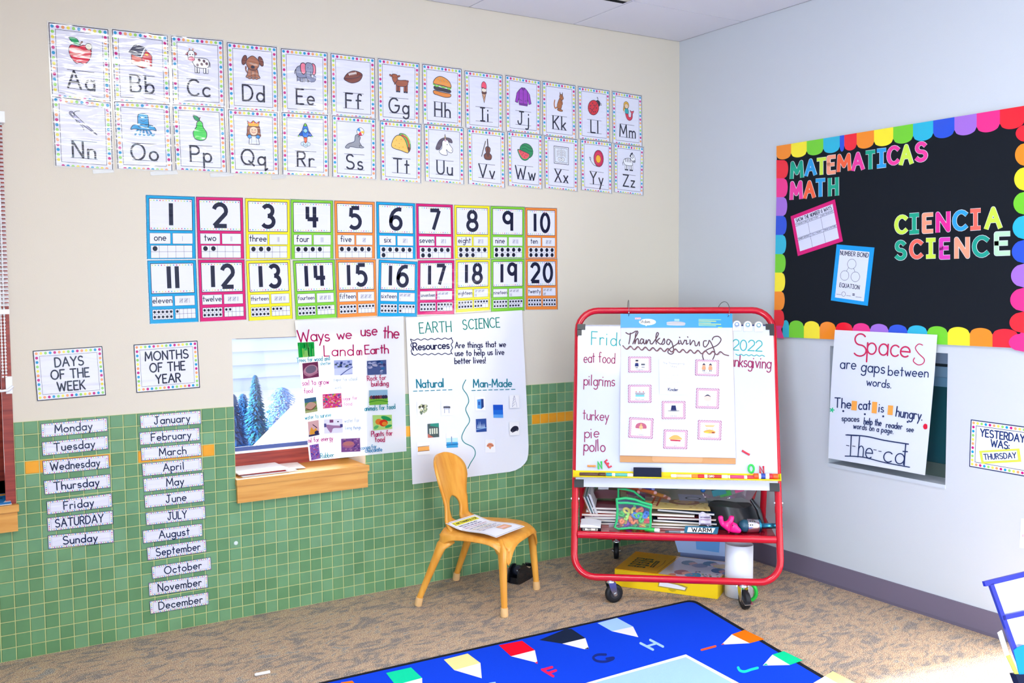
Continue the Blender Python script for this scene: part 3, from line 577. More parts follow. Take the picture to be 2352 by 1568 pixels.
def pic_xray(A):
    A.R(-.95, -.9, .95, .9, 'e8eaf2', K, .06); A.R(-.8, -.75, .8, .75, 'dfe4f2', K, .04); A.L([(0, .6), (0, -.2)], .13, K); A.L([(0, .6), (0, -.2)], .07, 'f6f6fa')
    for i in range(4):
        y = .5-i*.18
        for s in (-1, 1): A.C([(.1*s, y), (.35*s, y+.04), (.55*s, y-.1)], .11, K); A.C([(.1*s, y), (.35*s, y+.04), (.55*s, y-.1)], .06, 'f6f6fa')
    for s in (-1, 1): A.E(.2*s, -.42, .22, .18, 'f6f6fa', 20*s, K, .04); A.E(.2*s, -.42, .07, .06, 'dfe4f2', 0, K, .03)
def pic_yoyo(A):
    A.C([(.3, -.9), (-.4, -.75), (-.9, -.2), (-.95, .05), (-.8, -.05), (-.85, -.3)], .05, K); A.E(.3, 0, .68, .9, 'c92050', 0, K, .06); A.E(.22, 0, .5, .68, 'd92f5c'); A.E(.25, -.05, .36, .44, 'f4b020', 0, '8a1a38', .05)
def pic_zebra(A):
    for x in (-.5, -.25, .2, .45): A.R(x-.09, -.9, x+.09, -.2, 'f4f4f8', K, .04); A.R(x-.12, -1, x+.12, -.85, K)
    A.C([(-.75, .1), (-.92, -.2), (-.88, -.45)], .06, K); A.S([(-.75, .2), (-.3, .4), (.3, .35), (.5, -.1), (.4, -.4), (-.5, -.4), (-.8, -.1)], 'f4f4f8', K, .05)
    for x in (-.55, -.3, -.05, .2): A.L([(x, .34), (x+.06, -.02)], .08, K)
    A.S([(.25, .3), (.25, .8), (.5, .95), (.8, .7), (.9, .2), (.7, 0), (.5, .15)], 'f4f4f8', K, .05)
    for x, y in ((.3, .9), (.45, 1), (.2, .7)): A.E(x, y, .1, .12, K)
    A.L([(.5, .85), (.62, .6)], .07, K); A.L([(.35, .55), (.5, .45)], .07, K); eye(A, .65, .55, .05); A.E(.78, .12, .15, .12, '8a8a94', 0, K, .03)
CARDS = [  # letters, picture words, drawing, corners TL TR BR BL in the photograph
 ('Aa', 'a red apple', pic_apple, (111.2, 51.3, 248.5, 67.8, 254, 236, 120, 220)), ('Bb', 'a red barn', pic_barn, (257, 67, 384.9, 81.5, 390.8, 240, 263.5, 231)), ('Cc', 'a spotted cow', pic_cow, (392.7, 82, 512, 93, 515.8, 245, 397.5, 239)),
 ('Dd', 'a brown dog', pic_dog, (521, 97, 635.4, 108.2, 638.5, 256.5, 526, 250)), ('Ee', 'a grey elephant', pic_elephant, (645, 110.8, 751.8, 121, 753.5, 263, 649, 257)), ('Ff', 'a brown football', pic_football, (759.4, 122, 860.5, 133.8, 862, 272, 761.5, 264.5)),
 ('Gg', 'a brown goat', pic_goat, (867.4, 133.8, 963, 146, 962, 283, 869.5, 275.5)), ('Hh', 'a hamburger', pic_burger, (970, 146.5, 1060, 158.7, 1060, 291, 971.5, 283)), ('Ii', 'an ice cream cone', pic_icecream, (1067, 161.7, 1153.6, 172.5, 1154, 300.5, 1069.6, 292.5)),
 ('Jj', 'a purple jacket', pic_jacket, (1161, 172.5, 1241, 185.8, 1240, 308, 1162.5, 299.8)), ('Kk', 'a kangaroo', pic_kangaroo, (1245.5, 186, 1321.5, 196.6, 1322.2, 318.8, 1246.2, 309.5)), ('Ll', 'a ladybug', pic_ladybug, (1327.7, 198, 1399.5, 208.5, 1400.3, 325.5, 1329.2, 317.5)), ('Mm', 'a mermaid', pic_mermaid, (1406, 209, 1473.5, 220, 1474.8, 335.5, 1407.3, 327.6)),
 ('Nn', 'a sewing needle', pic_needle, (120, 221, 254, 236, 259.4, 389, 127.7, 379.7)), ('Oo', 'a blue octopus', pic_octopus, (262.2, 232.3, 389, 239.5, 395.5, 391.5, 270.5, 386)), ('Pp', 'a green pear', pic_pear, (396, 240, 515.3, 246.4, 520.5, 395, 403.8, 389)), ('Qq', 'a queen', pic_queen, (523.4, 251, 637, 258, 640, 400, 529, 397)),
 ('Rr', 'a blue rocket', pic_rocket, (647, 257.4, 753, 264, 754.6, 404, 649, 400)), ('Ss', 'a seal with a beach ball', pic_seal, (762.7, 265, 862.4, 273.5, 863.5, 410.7, 763.7, 405)), ('Tt', 'a taco', pic_taco, (872.6, 277, 967.6, 285, 966.5, 419.4, 875.4, 411.8)), ('Uu', 'a unicorn', pic_unicorn, (974, 285, 1064.8, 293.5, 1065.5, 422.7, 976.4, 414.7)),
 ('Vv', 'a violin', pic_violin, (1073.5, 294.6, 1158.5, 303.3, 1159.4, 430.8, 1076, 421.6)), ('Ww', 'a watermelon', pic_melon, (1165.4, 301.7, 1245, 310, 1245, 433, 1167.6, 425)), ('Xx', 'an x-ray of ribs', pic_xray, (1249.6, 311, 1326.5, 320.6, 1326, 438.8, 1252, 430.8)), ('Yy', 'a red yoyo', pic_yoyo, (1333.4, 319.4, 1404.6, 327.5, 1405, 443.4, 1335, 435)), ('Zz', 'a zebra', pic_zebra, (1410.3, 329.7, 1478, 337.8, 1477, 448, 1411, 440))]
DOTS = [BL, MG, OR, YE, GR]
SIZES = dict(Ff=(1.55, 1.5), Ii=(1.35, 1.75), Kk=(1.5, 1.7), Pp=(1.55, 1.75), Qq=(1.5, 1.75), Rr=(1.5, 1.75), Nn=(1.75, 1.6), Hh=(1.75, 1.65))
for i, (lt, what, pic, c) in enumerate(CARDS):
    pl = Plane((0, -.0014 if i < 13 else -.0026, 0), (0, -1, 0)); q = quad(pl, [c[0:2], c[2:4], c[4:6], c[6:8]], 8.5, 10.6)
    A = Art(q, 'film'); sheet(A, 8.5, 10.6, WHT, .0007)
    A.L([(.06, 0), (.06, 10.54), (8.44, 10.54), (8.44, 0)], .11, INK); A.L([(.9, .62), (.9, 9.72), (7.6, 9.72), (7.6, .62), (.9, .62)], .07, INK)
    for k in range(11): A.E(.47+k*.756, 10.13, .25, .25, DOTS[k % 5], n=10)
    for k in range(1, 13):
        y = 10.13-k*.765; A.E(.47, y, .25, .25, [BL, GR, YE, OR, MG][k % 5], n=10); A.E(8.03, y, .25, .25, DOTS[k % 5], n=10)
    for k in range(10): A.P([(x, y) for x, y in arc(1.1+k*.72, .02, .25, .25, 0, 180)], [MG, BL, GR, YE, OR][k % 5])
    A.L([(2.3, 4.1), (6.2, 4.1)], .07, INK); A.L([(2.3, 1.42), (6.2, 1.42)], .07, INK)
    for k in range(9): A.L([(2.4+k*.44, 2.78), (2.6+k*.44, 2.78)], .035, 'b8bccd', False)
    wd_ = (GW[lt[0]]+GW[lt[1]]+.3)*2.5
    A.txt(lt, 4.25-wd_/2, 1.5, 2.5, '1e1f36', .122, sp=.3)
    sx, sy = SIZES.get(lt, (1.7, 1.7)); A.at(4.25, 6.95, sx*1.16, sy*1.14); pic(A); A.T = None
    o = A.build('alphabet_card'); tag(o, 'laminated alphabet card %s showing %s' % (lt, what), 'alphabet card', 'alphabet cards on the cream wall')
    margin(q, 8.5, 10.6, .22, o)
# strips of tape under the second row
for n, (px, py, s, lab) in enumerate(((236, 393, 1, 'Nn'), (375, 397, 1.3, 'Oo'), (508, 401, 1.1, 'Pp'), (640, 406, .7, 'Rr'))):
    p = [LW(px-24*s, py-3, .0005), LW(px+24*s, py-6, .0005), LW(px+26*s, py+3, .0005), LW(px-22*s, py+6, .0005)]
    b = MB(); b.hexa(p+[x+V((0, -.0003, 0)) for x in p], m_clear('shiny_tape', 'ffffff', .30, .55, .1)); tag(b.build('tape_strip'), 'short strip of clear tape under alphabet card '+lab, 'tape', 'tape strips under the alphabet cards')

# ================================================================= NUMBER CARDS
NC = [('0f9ccf', 'blue'), ('d31a6e', 'pink'), ('efdf2a', 'yellow'), ('7fc83a', 'green'), ('f08a3c', 'orange')]
WORDS = 'one two three four five six seven eight nine ten eleven twelve thirteen fourteen fifteen sixteen seventeen eighteen nineteen twenty'.split()
NQ = [(334.8, 447.5, 447.5, 451.5, 449.9, 594, 337.4, 595), (450, 451.5, 557.8, 453.8, 561, 594, 454.4, 594), (562.8, 454.8, 665.5, 457.8, 667, 594, 565, 595), (667.3, 457.4, 765, 460.4, 765.8, 594, 669, 595), (767.5, 460.5, 860.6, 463.6, 861, 593.6, 770, 593.6),
 (863.9, 462.9, 953.4, 466.8, 954.6, 595, 865.8, 594), (955.3, 466.8, 1040, 469.9, 1042, 594.5, 957, 594.5), (1043, 470.3, 1124.6, 472.7, 1126, 593.6, 1044.6, 593.6), (1126.5, 472.7, 1204.8, 475.3, 1204.4, 592.9, 1127, 593.2), (1206, 476.2, 1279, 478.5, 1279, 593, 1207, 593),
 (338, 598, 450, 596.8, 456, 738.5, 344, 743.4), (454.4, 596, 561.6, 595.8, 565.7, 733.6, 459.4, 738.5), (564.5, 598, 666.3, 595.8, 672.3, 731.6, 571, 736.5), (672.5, 598, 768.7, 595.6, 774, 728.6, 679.4, 733.6), (770.6, 595.5, 863, 595.5, 865.8, 724.8, 774.6, 729.4),
 (870, 596, 958.8, 600.8, 957.4, 727, 867.4, 726), (960, 597.8, 1043.5, 597.3, 1043.5, 721, 958.8, 722.4), (1046.3, 596, 1126, 595.5, 1125.3, 712, 1046.5, 717.7), (1127.7, 595, 1204.8, 594.3, 1204.4, 712.4, 1127.7, 715.4), (1206.7, 594.3, 1279.7, 594.3, 1280.8, 710, 1207.6, 710.7)]
def tally(A, n, x0, y0, x1, y1, c):
    g = [5]*(n//5)+([n % 5] if n % 5 else []); rows = [g[:3], g[3:]] if n > 15 else [g]
    h = (y1-y0)*(.34 if n > 15 else .48)
    for r, row in enumerate(rows):
        yc = (y0+y1)/2 if len(rows) == 1 else (y1-(y1-y0)*.28 if r == 0 else y0+(y1-y0)*.24)
        st = .155 if n <= 5 else .148
        w = sum(4 if k == 5 else k for k in row)*st+(len(row)-1)*st*1.3; x = (x0+x1)/2-w/2+.05 if len(rows) == 1 else x0+.22
        for k in row:
            m_ = 4 if k == 5 else k
            for j in range(m_): A.L([(x+j*st, yc-h/2), (x+j*st, yc+h/2)], .045, c, False)
            if k == 5: A.L([(x-.1, yc-h*.35), (x+3*st+.12, yc+h*.4)], .045, c, False)
            x += (m_+1.3)*st
def tenframe(A, x0, y0, x1, y1, n, r):
    A.R(x0, y0, x1, y1, WHT)
    for k in range(6): x = x0+(x1-x0)*k/5; A.L([(x, y0), (x, y1)], .045, INK, False)
    for k in range(3): y = y0+(y1-y0)*k/2; A.L([(x0, y), (x1, y)], .045, INK, False)
    for k in range(n): A.E(x0+(x1-x0)*(k % 5+.5)/5, y1-(y1-y0)*(k//5+.5)/2, r, r, '1c1e30', n=14)
for i in range(20):
    n = i+1; c = NQ[i]; q = quad(Plane((0, -.0014, 0), (0, -1, 0)), [c[0:2], c[2:4], c[4:6], c[6:8]], 8, 10); colr, cn = NC[i % 5]
    A = Art(q, 'lam'); sheet(A, 8, 10, colr, .0007)
    dk = '4a4b3c' if cn == 'yellow' else '2a3550'
    A.L([(.05, 0), (.05, 9.95), (7.95, 9.95), (7.95, 0)], .07, dk)
    big = n <= 10; py0 = 4.55 if big else 4.75
    A.R(.5, py0, 7.5, 9.5, WHT, INK, .1)
    pal = [YE, GR, BL, MG, OR]
    for k in range(14): A.E(.78+k*.495, 9.22, .105, .105, pal[k % 5], n=8); A.E(.78+k*.495, py0+.28, .105, .105, [MG, BL, GR, YE, OR][k % 5], n=8)
    s = str(n); hh = 3.5; wk = 1.0 if len(s) == 1 else .9; ww = sum(GW[ch] for ch in s)*hh*wk+(.38*wk*hh if len(s) > 1 else 0)
    A.txt(s, 4-ww/2, py0+.78, hh, '20223a', .2, ws=wk, sp=.38 if s != '11' else .30, cap=False)
    wy0, wy1 = (2.4, 4.1) if big else (2.72, 4.3)
    A.R(.5, wy0, 3.85, wy1, WHT, dk, .05); A.R(4.2, wy0, 7.5, wy1, WHT, dk, .05)
    wdw = WORDS[i]; nat = (sum(GW[ch] for ch in wdw)+.2*(len(wdw)-1))
    hw = min(1.02, 3.0/nat*1.0); hw = max(hw, .7)
    A.txt(wdw, 2.17, (wy0+wy1)/2-.32*hw, hw, INK, .14, x1=None, align='c', ws=min(1, 3.05/(nat*hw)))
    tally(A, n, 4.25, wy0, 7.45, wy1, '3c3f55')
    if big: tenframe(A, .65, .15, 7.4, 2.15, n, .4)
    else: tenframe(A, .5, .62, 3.85, 2.2, 10, .22); tenframe(A, 4.2, .62, 7.55, 2.2, n-10, .22)
    o = A.build('number_card'); tag(o, '%s laminated number card with numeral %d and the word %s' % (cn, n, wdw), 'number card', 'number cards on the cream wall')
    margin(q, 8, 10, .12, o)

# ================================================================= DAYS, MONTHS
def dots_frame(A, w, h, r, nx, ny, m_, off=0, order=(OR, YE, GR, BL, MG)):
    k = off
    for j in range(nx): A.E(m_+(w-2*m_)*j/(nx-1), h-m_, r, r, order[(j+off) % 5], n=10); A.E(m_+(w-2*m_)*j/(nx-1), m_, r, r, order[(j*4+off+1) % 5], n=10)
    for j in range(1, ny-1): y = h-m_-(h-2*m_)*j/(ny-1); A.E(m_, y, r, r, order[(j*4) % 5], n=10); A.E(w-m_, y, r, r, order[(j+3) % 5], n=10)
for lines, c, lab in ((('DAYS', 'OF THE', 'WEEK'), (75, 805.3, 234.8, 794.6, 243.5, 907.3, 85.3, 921), 'DAYS OF THE WEEK'), (('MONTHS', 'OF THE', 'YEAR'), (306.7, 791.2, 453.6, 781.9, 459.6, 890, 313.4, 902.2), 'MONTHS OF THE YEAR')):
    q = quad(Plane((0, -.0014, 0), (0, -1, 0)), [c[0:2], c[2:4], c[4:6], c[6:8]], 11, 8); A = Art(q, 'lam'); sheet(A, 11, 8, WHT, .0007)
    A.L([(.07, .07), (10.93, .07), (10.93, 7.93), (.07, 7.93), (.07, .07)], .14, INK); A.L([(.95, .95), (10.05, .95), (10.05, 7.05), (.95, 7.05), (.95, .95)], .05, INK); dots_frame(A, 11, 8, .23, 15, 11, .5)
    for k, t in enumerate(lines):
        A.txt(t, 5.5, 5.2-k*1.95, 1.42, '22253a', .16, align='c', ws=.95 if t != 'MONTHS' else 1.0, sp=.22)
    tag(A.build('wall_sign'), 'dot-bordered sign reading %s above the tiles' % lab, 'sign', 'calendar signs')
ST = [('Monday', (93.6, 973, 245.8, 958.6, 247.6, 990, 95, 1005)), ('Tuesday', (95.8, 1015, 247.6, 1000, 249, 1031, 98, 1046.8)), ('Wednesday', (97.6, 1058, 249.4, 1044.6, 251, 1074.7, 99.8, 1090)), ('Thursday', (100, 1103.6, 253, 1088, 254.6, 1119.4, 103, 1136)), ('Friday', (106.5, 1151, 256.3, 1132, 258.3, 1163.7, 108.5, 1182)), ('SATURDAY', (107.7, 1189, 259.2, 1171.5, 260, 1203, 109.7, 1220.4)), ('Sunday', (109.7, 1229, 260.7, 1215, 261.7, 1245.4, 111, 1261)),
 ('January', (320.8, 954, 460.7, 942, 462.5, 973, 323, 984.3)), ('February', (319.7, 992.6, 457.8, 981.6, 459.6, 1011, 321.7, 1022)), ('March', (323, 1027.8, 461, 1016, 463, 1045.7, 325, 1058)), ('April', (325.7, 1064, 463, 1050.8, 464.7, 1080, 328, 1094)), ('May', (328.5, 1098.8, 466.5, 1084, 468.4, 1114.5, 330.7, 1130)), ('June', (331, 1137, 469, 1121.8, 470.3, 1151, 333, 1167)), ('JULY', (333.9, 1177, 471.3, 1161.3, 472.5, 1191, 336.3, 1206.6)), ('August', (327, 1218, 464.3, 1201.3, 465.5, 1231, 329, 1248)), ('September', (337, 1256.8, 473.2, 1237.7, 474.4, 1267, 339, 1287)), ('October', (347.7, 1300.7, 484, 1278.6, 485.8, 1307.7, 350, 1329.8)), ('November', (341, 1338, 476.9, 1318.8, 478, 1349, 342.4, 1369)), ('December', (343, 1380.4, 478.8, 1358.6, 479.8, 1387.7, 345.5, 1410))]
for i, (t, c) in enumerate(ST):
    q = quad(TW, [c[0:2], c[2:4], c[4:6], c[6:8]], 11, 2.3); A = Art(q, 'lam'); sheet(A, 11, 2.3, WHT, .0007)
    A.L([(.04, .04), (10.96, .04), (10.96, 2.26), (.04, 2.26), (.04, .04)], .09, '3d4668'); A.L([(.6, .38), (10.4, .38), (10.4, 1.92), (.6, 1.92), (.6, .38)], .035, '8d86a8')
    pal = (YE, OR, MG, BL, GR)
    for k in range(28): A.E(.25+k*.389, 2.09, .1, .1, pal[(k*7+i) % 5], n=6); A.E(.25+k*.389, .21, .1, .1, pal[(k*7+i+2) % 5], n=6)
    for k in range(1, 6): A.E(.3, .21+k*.313, .1, .1, pal[k % 5], n=6); A.E(10.7, .21+k*.313, .1, .1, pal[(k+2) % 5], n=6)
    up = t.isupper(); nat = (sum(GW[ch] for ch in t)+.22*(len(t)-1)); h = 1.28
    A.txt(t, 5.3 if i < 7 else 5.7, .58, h, '1f2a48', .145, align='c', ws=min(1.12, 8.2/(nat*h)) if not up else .92, sp=.22)
    tag(A.build('word_strip'), 'dot-bordered word strip reading %s on green tiles' % t, 'word strip', 'strips of the days' if i < 7 else 'strips of the months')
c = TW(542, 1247); b = MB('plastic'); b.lathe((c.x, -.008, c.z), (0, -1, 0), [(.009, 0), (.009, .0012), (.006, .002)], 'd9e6e4', 14); tag(b.build('clear_sticker'), 'small pale round sticker on green tile below the window', 'sticker')
# ================================================================= PAPER POSTERS ON THE LEFT WALL
def pxart(pl, fin='paper', h=0): return Art(lambda x, y, z: pl(x, y, z), fin, h, flip=-1)
def pxsheet(A, c, m, t=.0005, n=8, warp=None):
    """Sheet from pixel corners TL TR BR BL with thickness; warp(u, v) lifts it off its plane."""
    c = [V((c[2*i], c[2*i+1])) for i in range(4)]
    def xy(u, v): return (c[0]*(1-u)+c[1]*u)*(1-v)+(c[3]*(1-u)+c[2]*u)*v
    w = warp or (lambda u, v: 0)
    A.mb.grid(lambda u, v: A.fn(*xy(u, 1-v), t+w(u, 1-v)), n, n, m, True); A.h = t
    return xy
PINKS, TEALS = 'b5165c', '2a8fa0'
def photo(P, c, name_label, draw, fin='thin', h=.0012):
    """A glued-on print: c = pixel corners TL TR BR BL; draw works in a unit square."""
    q = quad(P, [c[0:2], c[2:4], c[4:6], c[6:8]], 1, 1); A = Art(lambda x, y, z: q(x, y, z+h), fin); return A, draw
def prints(parent, P, items, fin='thin', h=.0010, name='glued_photo'):
    for c, label, draw in items:
        q = quad(P, [c[0:2], c[2:4], c[4:6], c[6:8]], 1, 1); A = Art(lambda x, y, z, q=q: q(x, y, z+h), fin); sheet(A, 1, 1, 'f4f2f2', .0003)
        draw(A, random.Random(hash(c[0:2]) % 997)); o = A.build(name, parent); o['label'] = label
def forest(A, R):
    A.R(0, 0, 1, 1, '1fae4a')
    for i in range(26): x = R.random(); w = R.uniform(.02, .07); A.R(x, 0, min(1, x+w), R.uniform(.5, 1), R.choice(('0f7a30', '35d060', '7fe07a', '14963c', 'b8e86a')))
    A.R(.6, 0, .64, 1, '0a4a22'); A.P([(.3, 0), (.62, 0), (.55, .45), (.4, .45)], 'a8e07a')
def soil(A, R): A.R(0, 0, 1, 1, '7d3a5c'); A.E(.5, .48, .46, .36, 'd8a0b4', 15); A.E(.52, .55, .34, .25, '8a7a92', 10); A.C([(.1, .35), (.4, .15), (.9, .3)], .1, 'c888a0')
def paper_(A, R):
    A.R(0, 0, 1, 1, 'b8c0e4'); A.P([(0, 0), (1, .1), (1, .5), (0, .45)], 'e8ecfa')
    for i in range(14): x, y = R.random()*.85, .45+R.random()*.4; A.R(x, y, x+.13, y+.1, R.choice(('3a4a8c', '6a7ab8', '8a9ad0', '5a6a70')))
    A.C([(.35, .0), (.7, .3), (1, .5)], .06, '6a76b0')
def rocks(A, R):
    A.R(0, 0, 1, 1, '5a6a9c')
    for i in range(22): A.E(R.uniform(.1, .9), R.uniform(.1, .9), R.uniform(.07, .16), R.uniform(.05, .11), R.choice(('8a94c0', '2f4a86', 'b8bede', '3f7ab4', '4a4a78', 'c8c4dc')), R.uniform(-30, 30), n=9)
def bread(A, R): A.R(0, 0, 1, 1, '7f9a5a'); A.R(0, .7, 1, 1, '4f7aa0'); A.S([(.05, .45), (.4, .7), (.85, .6), (.9, .35), (.5, .2), (.1, .25)], 'e4b0a0'); A.C([(.1, .3), (.5, .18), (.9, .4)], .06, '8a4a3a'); A.R(0, 0, 1, .15, 'c8c890')
def candy(A, R):
    A.R(0, 0, 1, 1, 'd84a8c')
    for i in range(70): A.E(R.uniform(.05, .95), R.uniform(.05, .95), .055, .06, R.choice(('f06aa0', 'e8b04a', '9a5ac0', '4aa0a0', 'f08a7a', 'd02a6a', 'f4c0d8')), n=7)
def cows(A, R):
    A.R(0, 0, 1, 1, '86c24a'); A.R(0, .55, 1, 1, 'a8ccf0')
    for i in range(7): A.E(.12+i*.13, .52, .1, .13, R.choice(('2f3050', '6a3040', '403a5a', '8a4a5a')), n=9)
    A.C([(0, .2), (.5, .3), (1, .18)], .06, '4a9a3a')
def fire(A, R): A.R(0, 0, 1, 1, 'd8b0b0'); A.S([(.1, .2), (.3, .6), (.5, .4), (.7, .5), (.8, .2), (.4, .1)], 'f0b44a'); A.L([(.45, .75), (.8, .5)], .06, '4a3050'); A.R(0, 0, 1, .12, '4a4a74'); A.E(.75, .2, .2, .12, '3a3a6a')
def hands(A, R): A.R(0, 0, 1, 1, 'e6e4f0'); A.S([(.1, .6), (.5, .55), (.9, .5), (.9, .35), (.5, .35), (.4, .1), (.3, .1)], 'b48ab0'); A.R(0, .45, .12, .7, '5a5a98'); A.R(.85, .4, 1, .62, '5a5a98'); A.R(.3, .75, .5, .95, '9a5a8a'); A.E(.75, .8, .05, .04, K)
def orange_(A, R):
    A.R(0, 0, 1, 1, 'bfe08a'); A.E(.7, .75, .3, .14, '2fa866', -30); A.E(.3, .55, .18, .2, 'f08a3a'); A.E(.55, .45, .22, .24, 'e8402a'); A.E(.6, .4, .14, .14, 'f0a03a'); A.E(.8, .2, .2, .1, '3ab06a', 20); A.E(.15, .2, .15, .1, '6ac07a', 40)
def tyre(A, R):
    A.R(0, 0, 1, 1, '9a6ab8')
    for i in range(45): A.E(R.random()*.9+.05, R.random()*.9+.05, .07, .05, R.choice(('7a3ab0', 'd05a8a', '4a5ab0', 'c8a0d8', 'e07a7a', '8a8ad0')), n=7)
def cocoa(A, R):
    A.R(0, 0, 1, 1, '8a5a98')
    for i in range(30): A.E(R.uniform(.06, .94), R.uniform(.06, .94), .07, .05, R.choice(('a878b4', '6a4a90', 'c890b0', '58408a')), R.uniform(0, 90), n=7)
    A.E(.38, .55, .33, .25, 'c87a9a'); A.E(.38, .62, .28, .16, 'd8908c')
LP = Plane((0, -.0135, 0), (0, -1, 0)); pap = m_thin('thin_paper', 'f6f6fb', .32)
A = pxart(LP, 'thin'); pxsheet(A, (677, 736, 926.5, 726, 934, 1036, 711, 1058), pap, .0006, 10, lambda u, v: .002*math.sin(u*5)*v)
A.h = .0035
A.txt('Ways', 684, 785, 27, PINKS, .10, jit=.05, ws=1.0, rot=3, sp=.12); A.txt('we', 774, 778, 23, PINKS, .11, rot=3, jit=.04, ws=1.1, sp=.15); A.txt('use', 829, 771, 24, PINKS, .11, rot=3, jit=.04, ws=.95, sp=.15); A.txt('the', 880, 776, 27, PINKS, .10, rot=-2, jit=.03, ws=.85, sp=.14)
A.txt('Land', 744, 817, 24, PINKS, .10, jit=.03, rot=1, ws=1.1, sp=.22); A.txt('on', 818.5, 815, 20, PINKS, .11, ws=.55, sp=.12); A.txt('Earth', 838, 813, 20, PINKS, .12, jit=.04, rot=3, ws=.98, sp=.16)
for t, x, y, h, c, r, wsx in (('Trees for wood and', 681, 832, 10, TEALS, 4, .66), ('shelter', 735, 838, 8, TEALS, 3, .8), ('soil to grow', 694, 885, 12, 'a8287c', 4, .75), ('food', 698, 903, 11, 'a8287c', 5, .7), ('paper for school', 766, 875, 8, '9fb0c0', 2, .7), ('work', 768, 893, 8, 'a8b4c4', 2, .8), ('Rock for', 843, 874, 11, PINKS, 4, .8), ('building', 853, 887, 12, PINKS, 4, .78),
  ('sugar for', 786, 919, 8, 'c06aa0', 4, .8), ('food', 789, 931, 8, 'c06aa0', 3, .9), ('animals for food', 836.5, 943, 11, TEALS, 4, .68), ('water to survive', 700, 963, 10, TEALS, 7, .64), ('water for', 790, 970, 9, 'a8b8cc', 3, .7), ('living things', 792, 986, 8, '7f9ec0', 3, .68), ('oil for energy', 707, 1016, 11, 'a8287c', 6, .66), ('Plants for', 852, 1002, 12, PINKS, 4, .72), ('food', 861, 1014, 12, PINKS, 2, .7),
  ('Rubber', 735, 1051, 11, TEALS, 5, .75), ('cocoa for', 828, 1032, 9, '2a86b8', 6, .72), ('chocolate', 838, 1039, 10, '2a86b8', 6, .72)):
    A.txt(t, x, y, h, c, .13, rot=r, jit=.05, ws=wsx, sp=.2)
o = A.build('paper_poster'); tag(o, 'hand-lettered poster about uses of land, hanging half across the small window', 'poster')
prints(o, LP, [((682.5, 786.5, 720.5, 785, 722, 818, 685, 821), 'green forest photo', forest), ((693.5, 834, 729.5, 830, 732, 865, 695.5, 870), 'photo of hands holding soil', soil), ((766, 827, 808.5, 826, 809, 859, 767, 862), 'pale photo of a paper mill', paper_), ((842, 828.5, 886, 826, 887, 859, 843, 861), 'photo of blue-grey rocks', rocks),
 ((698, 915, 725, 911, 729, 944, 700.5, 949), 'photo of food on a plate', bread), ((740, 905, 783, 902, 785, 934, 741, 938), 'photo of bright sweets', candy), ((847, 896, 889, 894.5, 890, 928, 847.5, 930), 'photo of cows in a field', cows), ((706, 968, 731, 963.5, 733, 998, 708.5, 1003), 'photo of a camp fire', fire), ((743, 962, 786, 961, 787, 993, 744, 996), 'photo of two hands', hands), ((855, 953, 899, 952, 900, 984, 857, 988), 'photo of orange fruit on a branch', orange_),
 ((710, 1022, 731, 1018, 735, 1052, 714, 1057), 'photo of purple pebbles', tyre), ((782.5, 1007, 826, 1005, 827, 1036, 783, 1038), 'photo of a bowl of cocoa', cocoa)], 'thin', .0042)

# ---- EARTH SCIENCE poster
EP = Plane((0, -.0125, 0), (0, -1, 0)); chart = m_thin('chart_paper', 'f2f2fa', .10)
def ewarp(u, v): return .0008+(.022*max(0, (u-.75)/.25)**2*max(0, (v-.15)/.85))
A = pxart(EP, 'thin'); A.h = 0
ec = [V(p) for p in ((932, 729), (1199, 712), (1208, 1078), (947, 1112))]
def exy(u, v):
    p = (ec[0]*(1-u)+ec[1]*u)*(1-v)+(ec[3]*(1-u)+ec[2]*u)*v
    p = p+V((3*math.sin(v*PI)*max(0, u-.6)+2.5*max(0, u-.9)/.1*v, 0))
    if u > .85 and v > .85:
        k = max(0, math.hypot((u-.85)/.15, (v-.85)/.15)-1); p = p-V((24*k*(u-.85)/.15, 40*k*(v-.85)/.15))
    return p
A.mb.grid(lambda u, v: EP(*exy(u, 1-v), .0004+ewarp(u, 1-v)), 20, 20, chart)
A.fn = lambda x, y, z: EP(x, y, z+ewarp(min(1, max(0, (x-940)/262)), min(1, max(0, (y-720)/370)))); A.h = .0012
GRN, NAV, TEA = '2a9c86', '2a2850', '2e93a4'
A.txt('EARTH', 964, 765, 24, GRN, .09, rot=3.5, jit=.03, ws=.78, sp=.2); A.txt('SCIENCE', 1063, 756, 22, GRN, .10, rot=3, jit=.03, ws=.73, sp=.22)
A.txt('Resources', 949, 804, 17, NAV, .15, rot=3, jit=.03, ws=.9, sp=.17)
def wavy(x0, y0, x1, y1, n, a): return [(x0+(x1-x0)*i/n+(a*(i % 2*2-1) if abs(x1-x0) < abs(y1-y0) else 0), y0+(y1-y0)*i/n+(a*(i % 2*2-1) if abs(x1-x0) >= abs(y1-y0) else 0)) for i in range(n+1)]
A.C(wavy(943, 780, 1037, 777, 12, 1.6), 1.7, NAV, 4); A.C(wavy(945, 814, 1037, 812, 12, 1.6), 1.7, NAV, 4); A.C(wavy(943.5, 779, 946, 813, 5, 1.5), 1.7, NAV, 4); A.C(wavy(1038, 777, 1036.5, 813, 5, 1.8), 1.7, NAV, 4)
for t, x, y, h, w in (('Are things that we', 1045, 799, 13.5, .80), ('use to help us live', 1045, 817, 13.5, .80), ('better lives!', 1044, 835, 13.5, .78)): A.txt(t, x, y, h, NAV, .14, rot=1.5, jit=.03, ws=w, sp=.2)
A.txt('Natural', 957, 890, 19, TEA, .14, rot=2, ws=.85, jit=.02, sp=.18); A.txt('Man-Made', 1087, 889, 18, TEA, .14, rot=1, ws=.85, jit=.02, sp=.2)
for i in range(7): A.L([(949+i*13.4, 898-i*.5), (957+i*13.4, 897.6-i*.5)], 1.8, TEA)
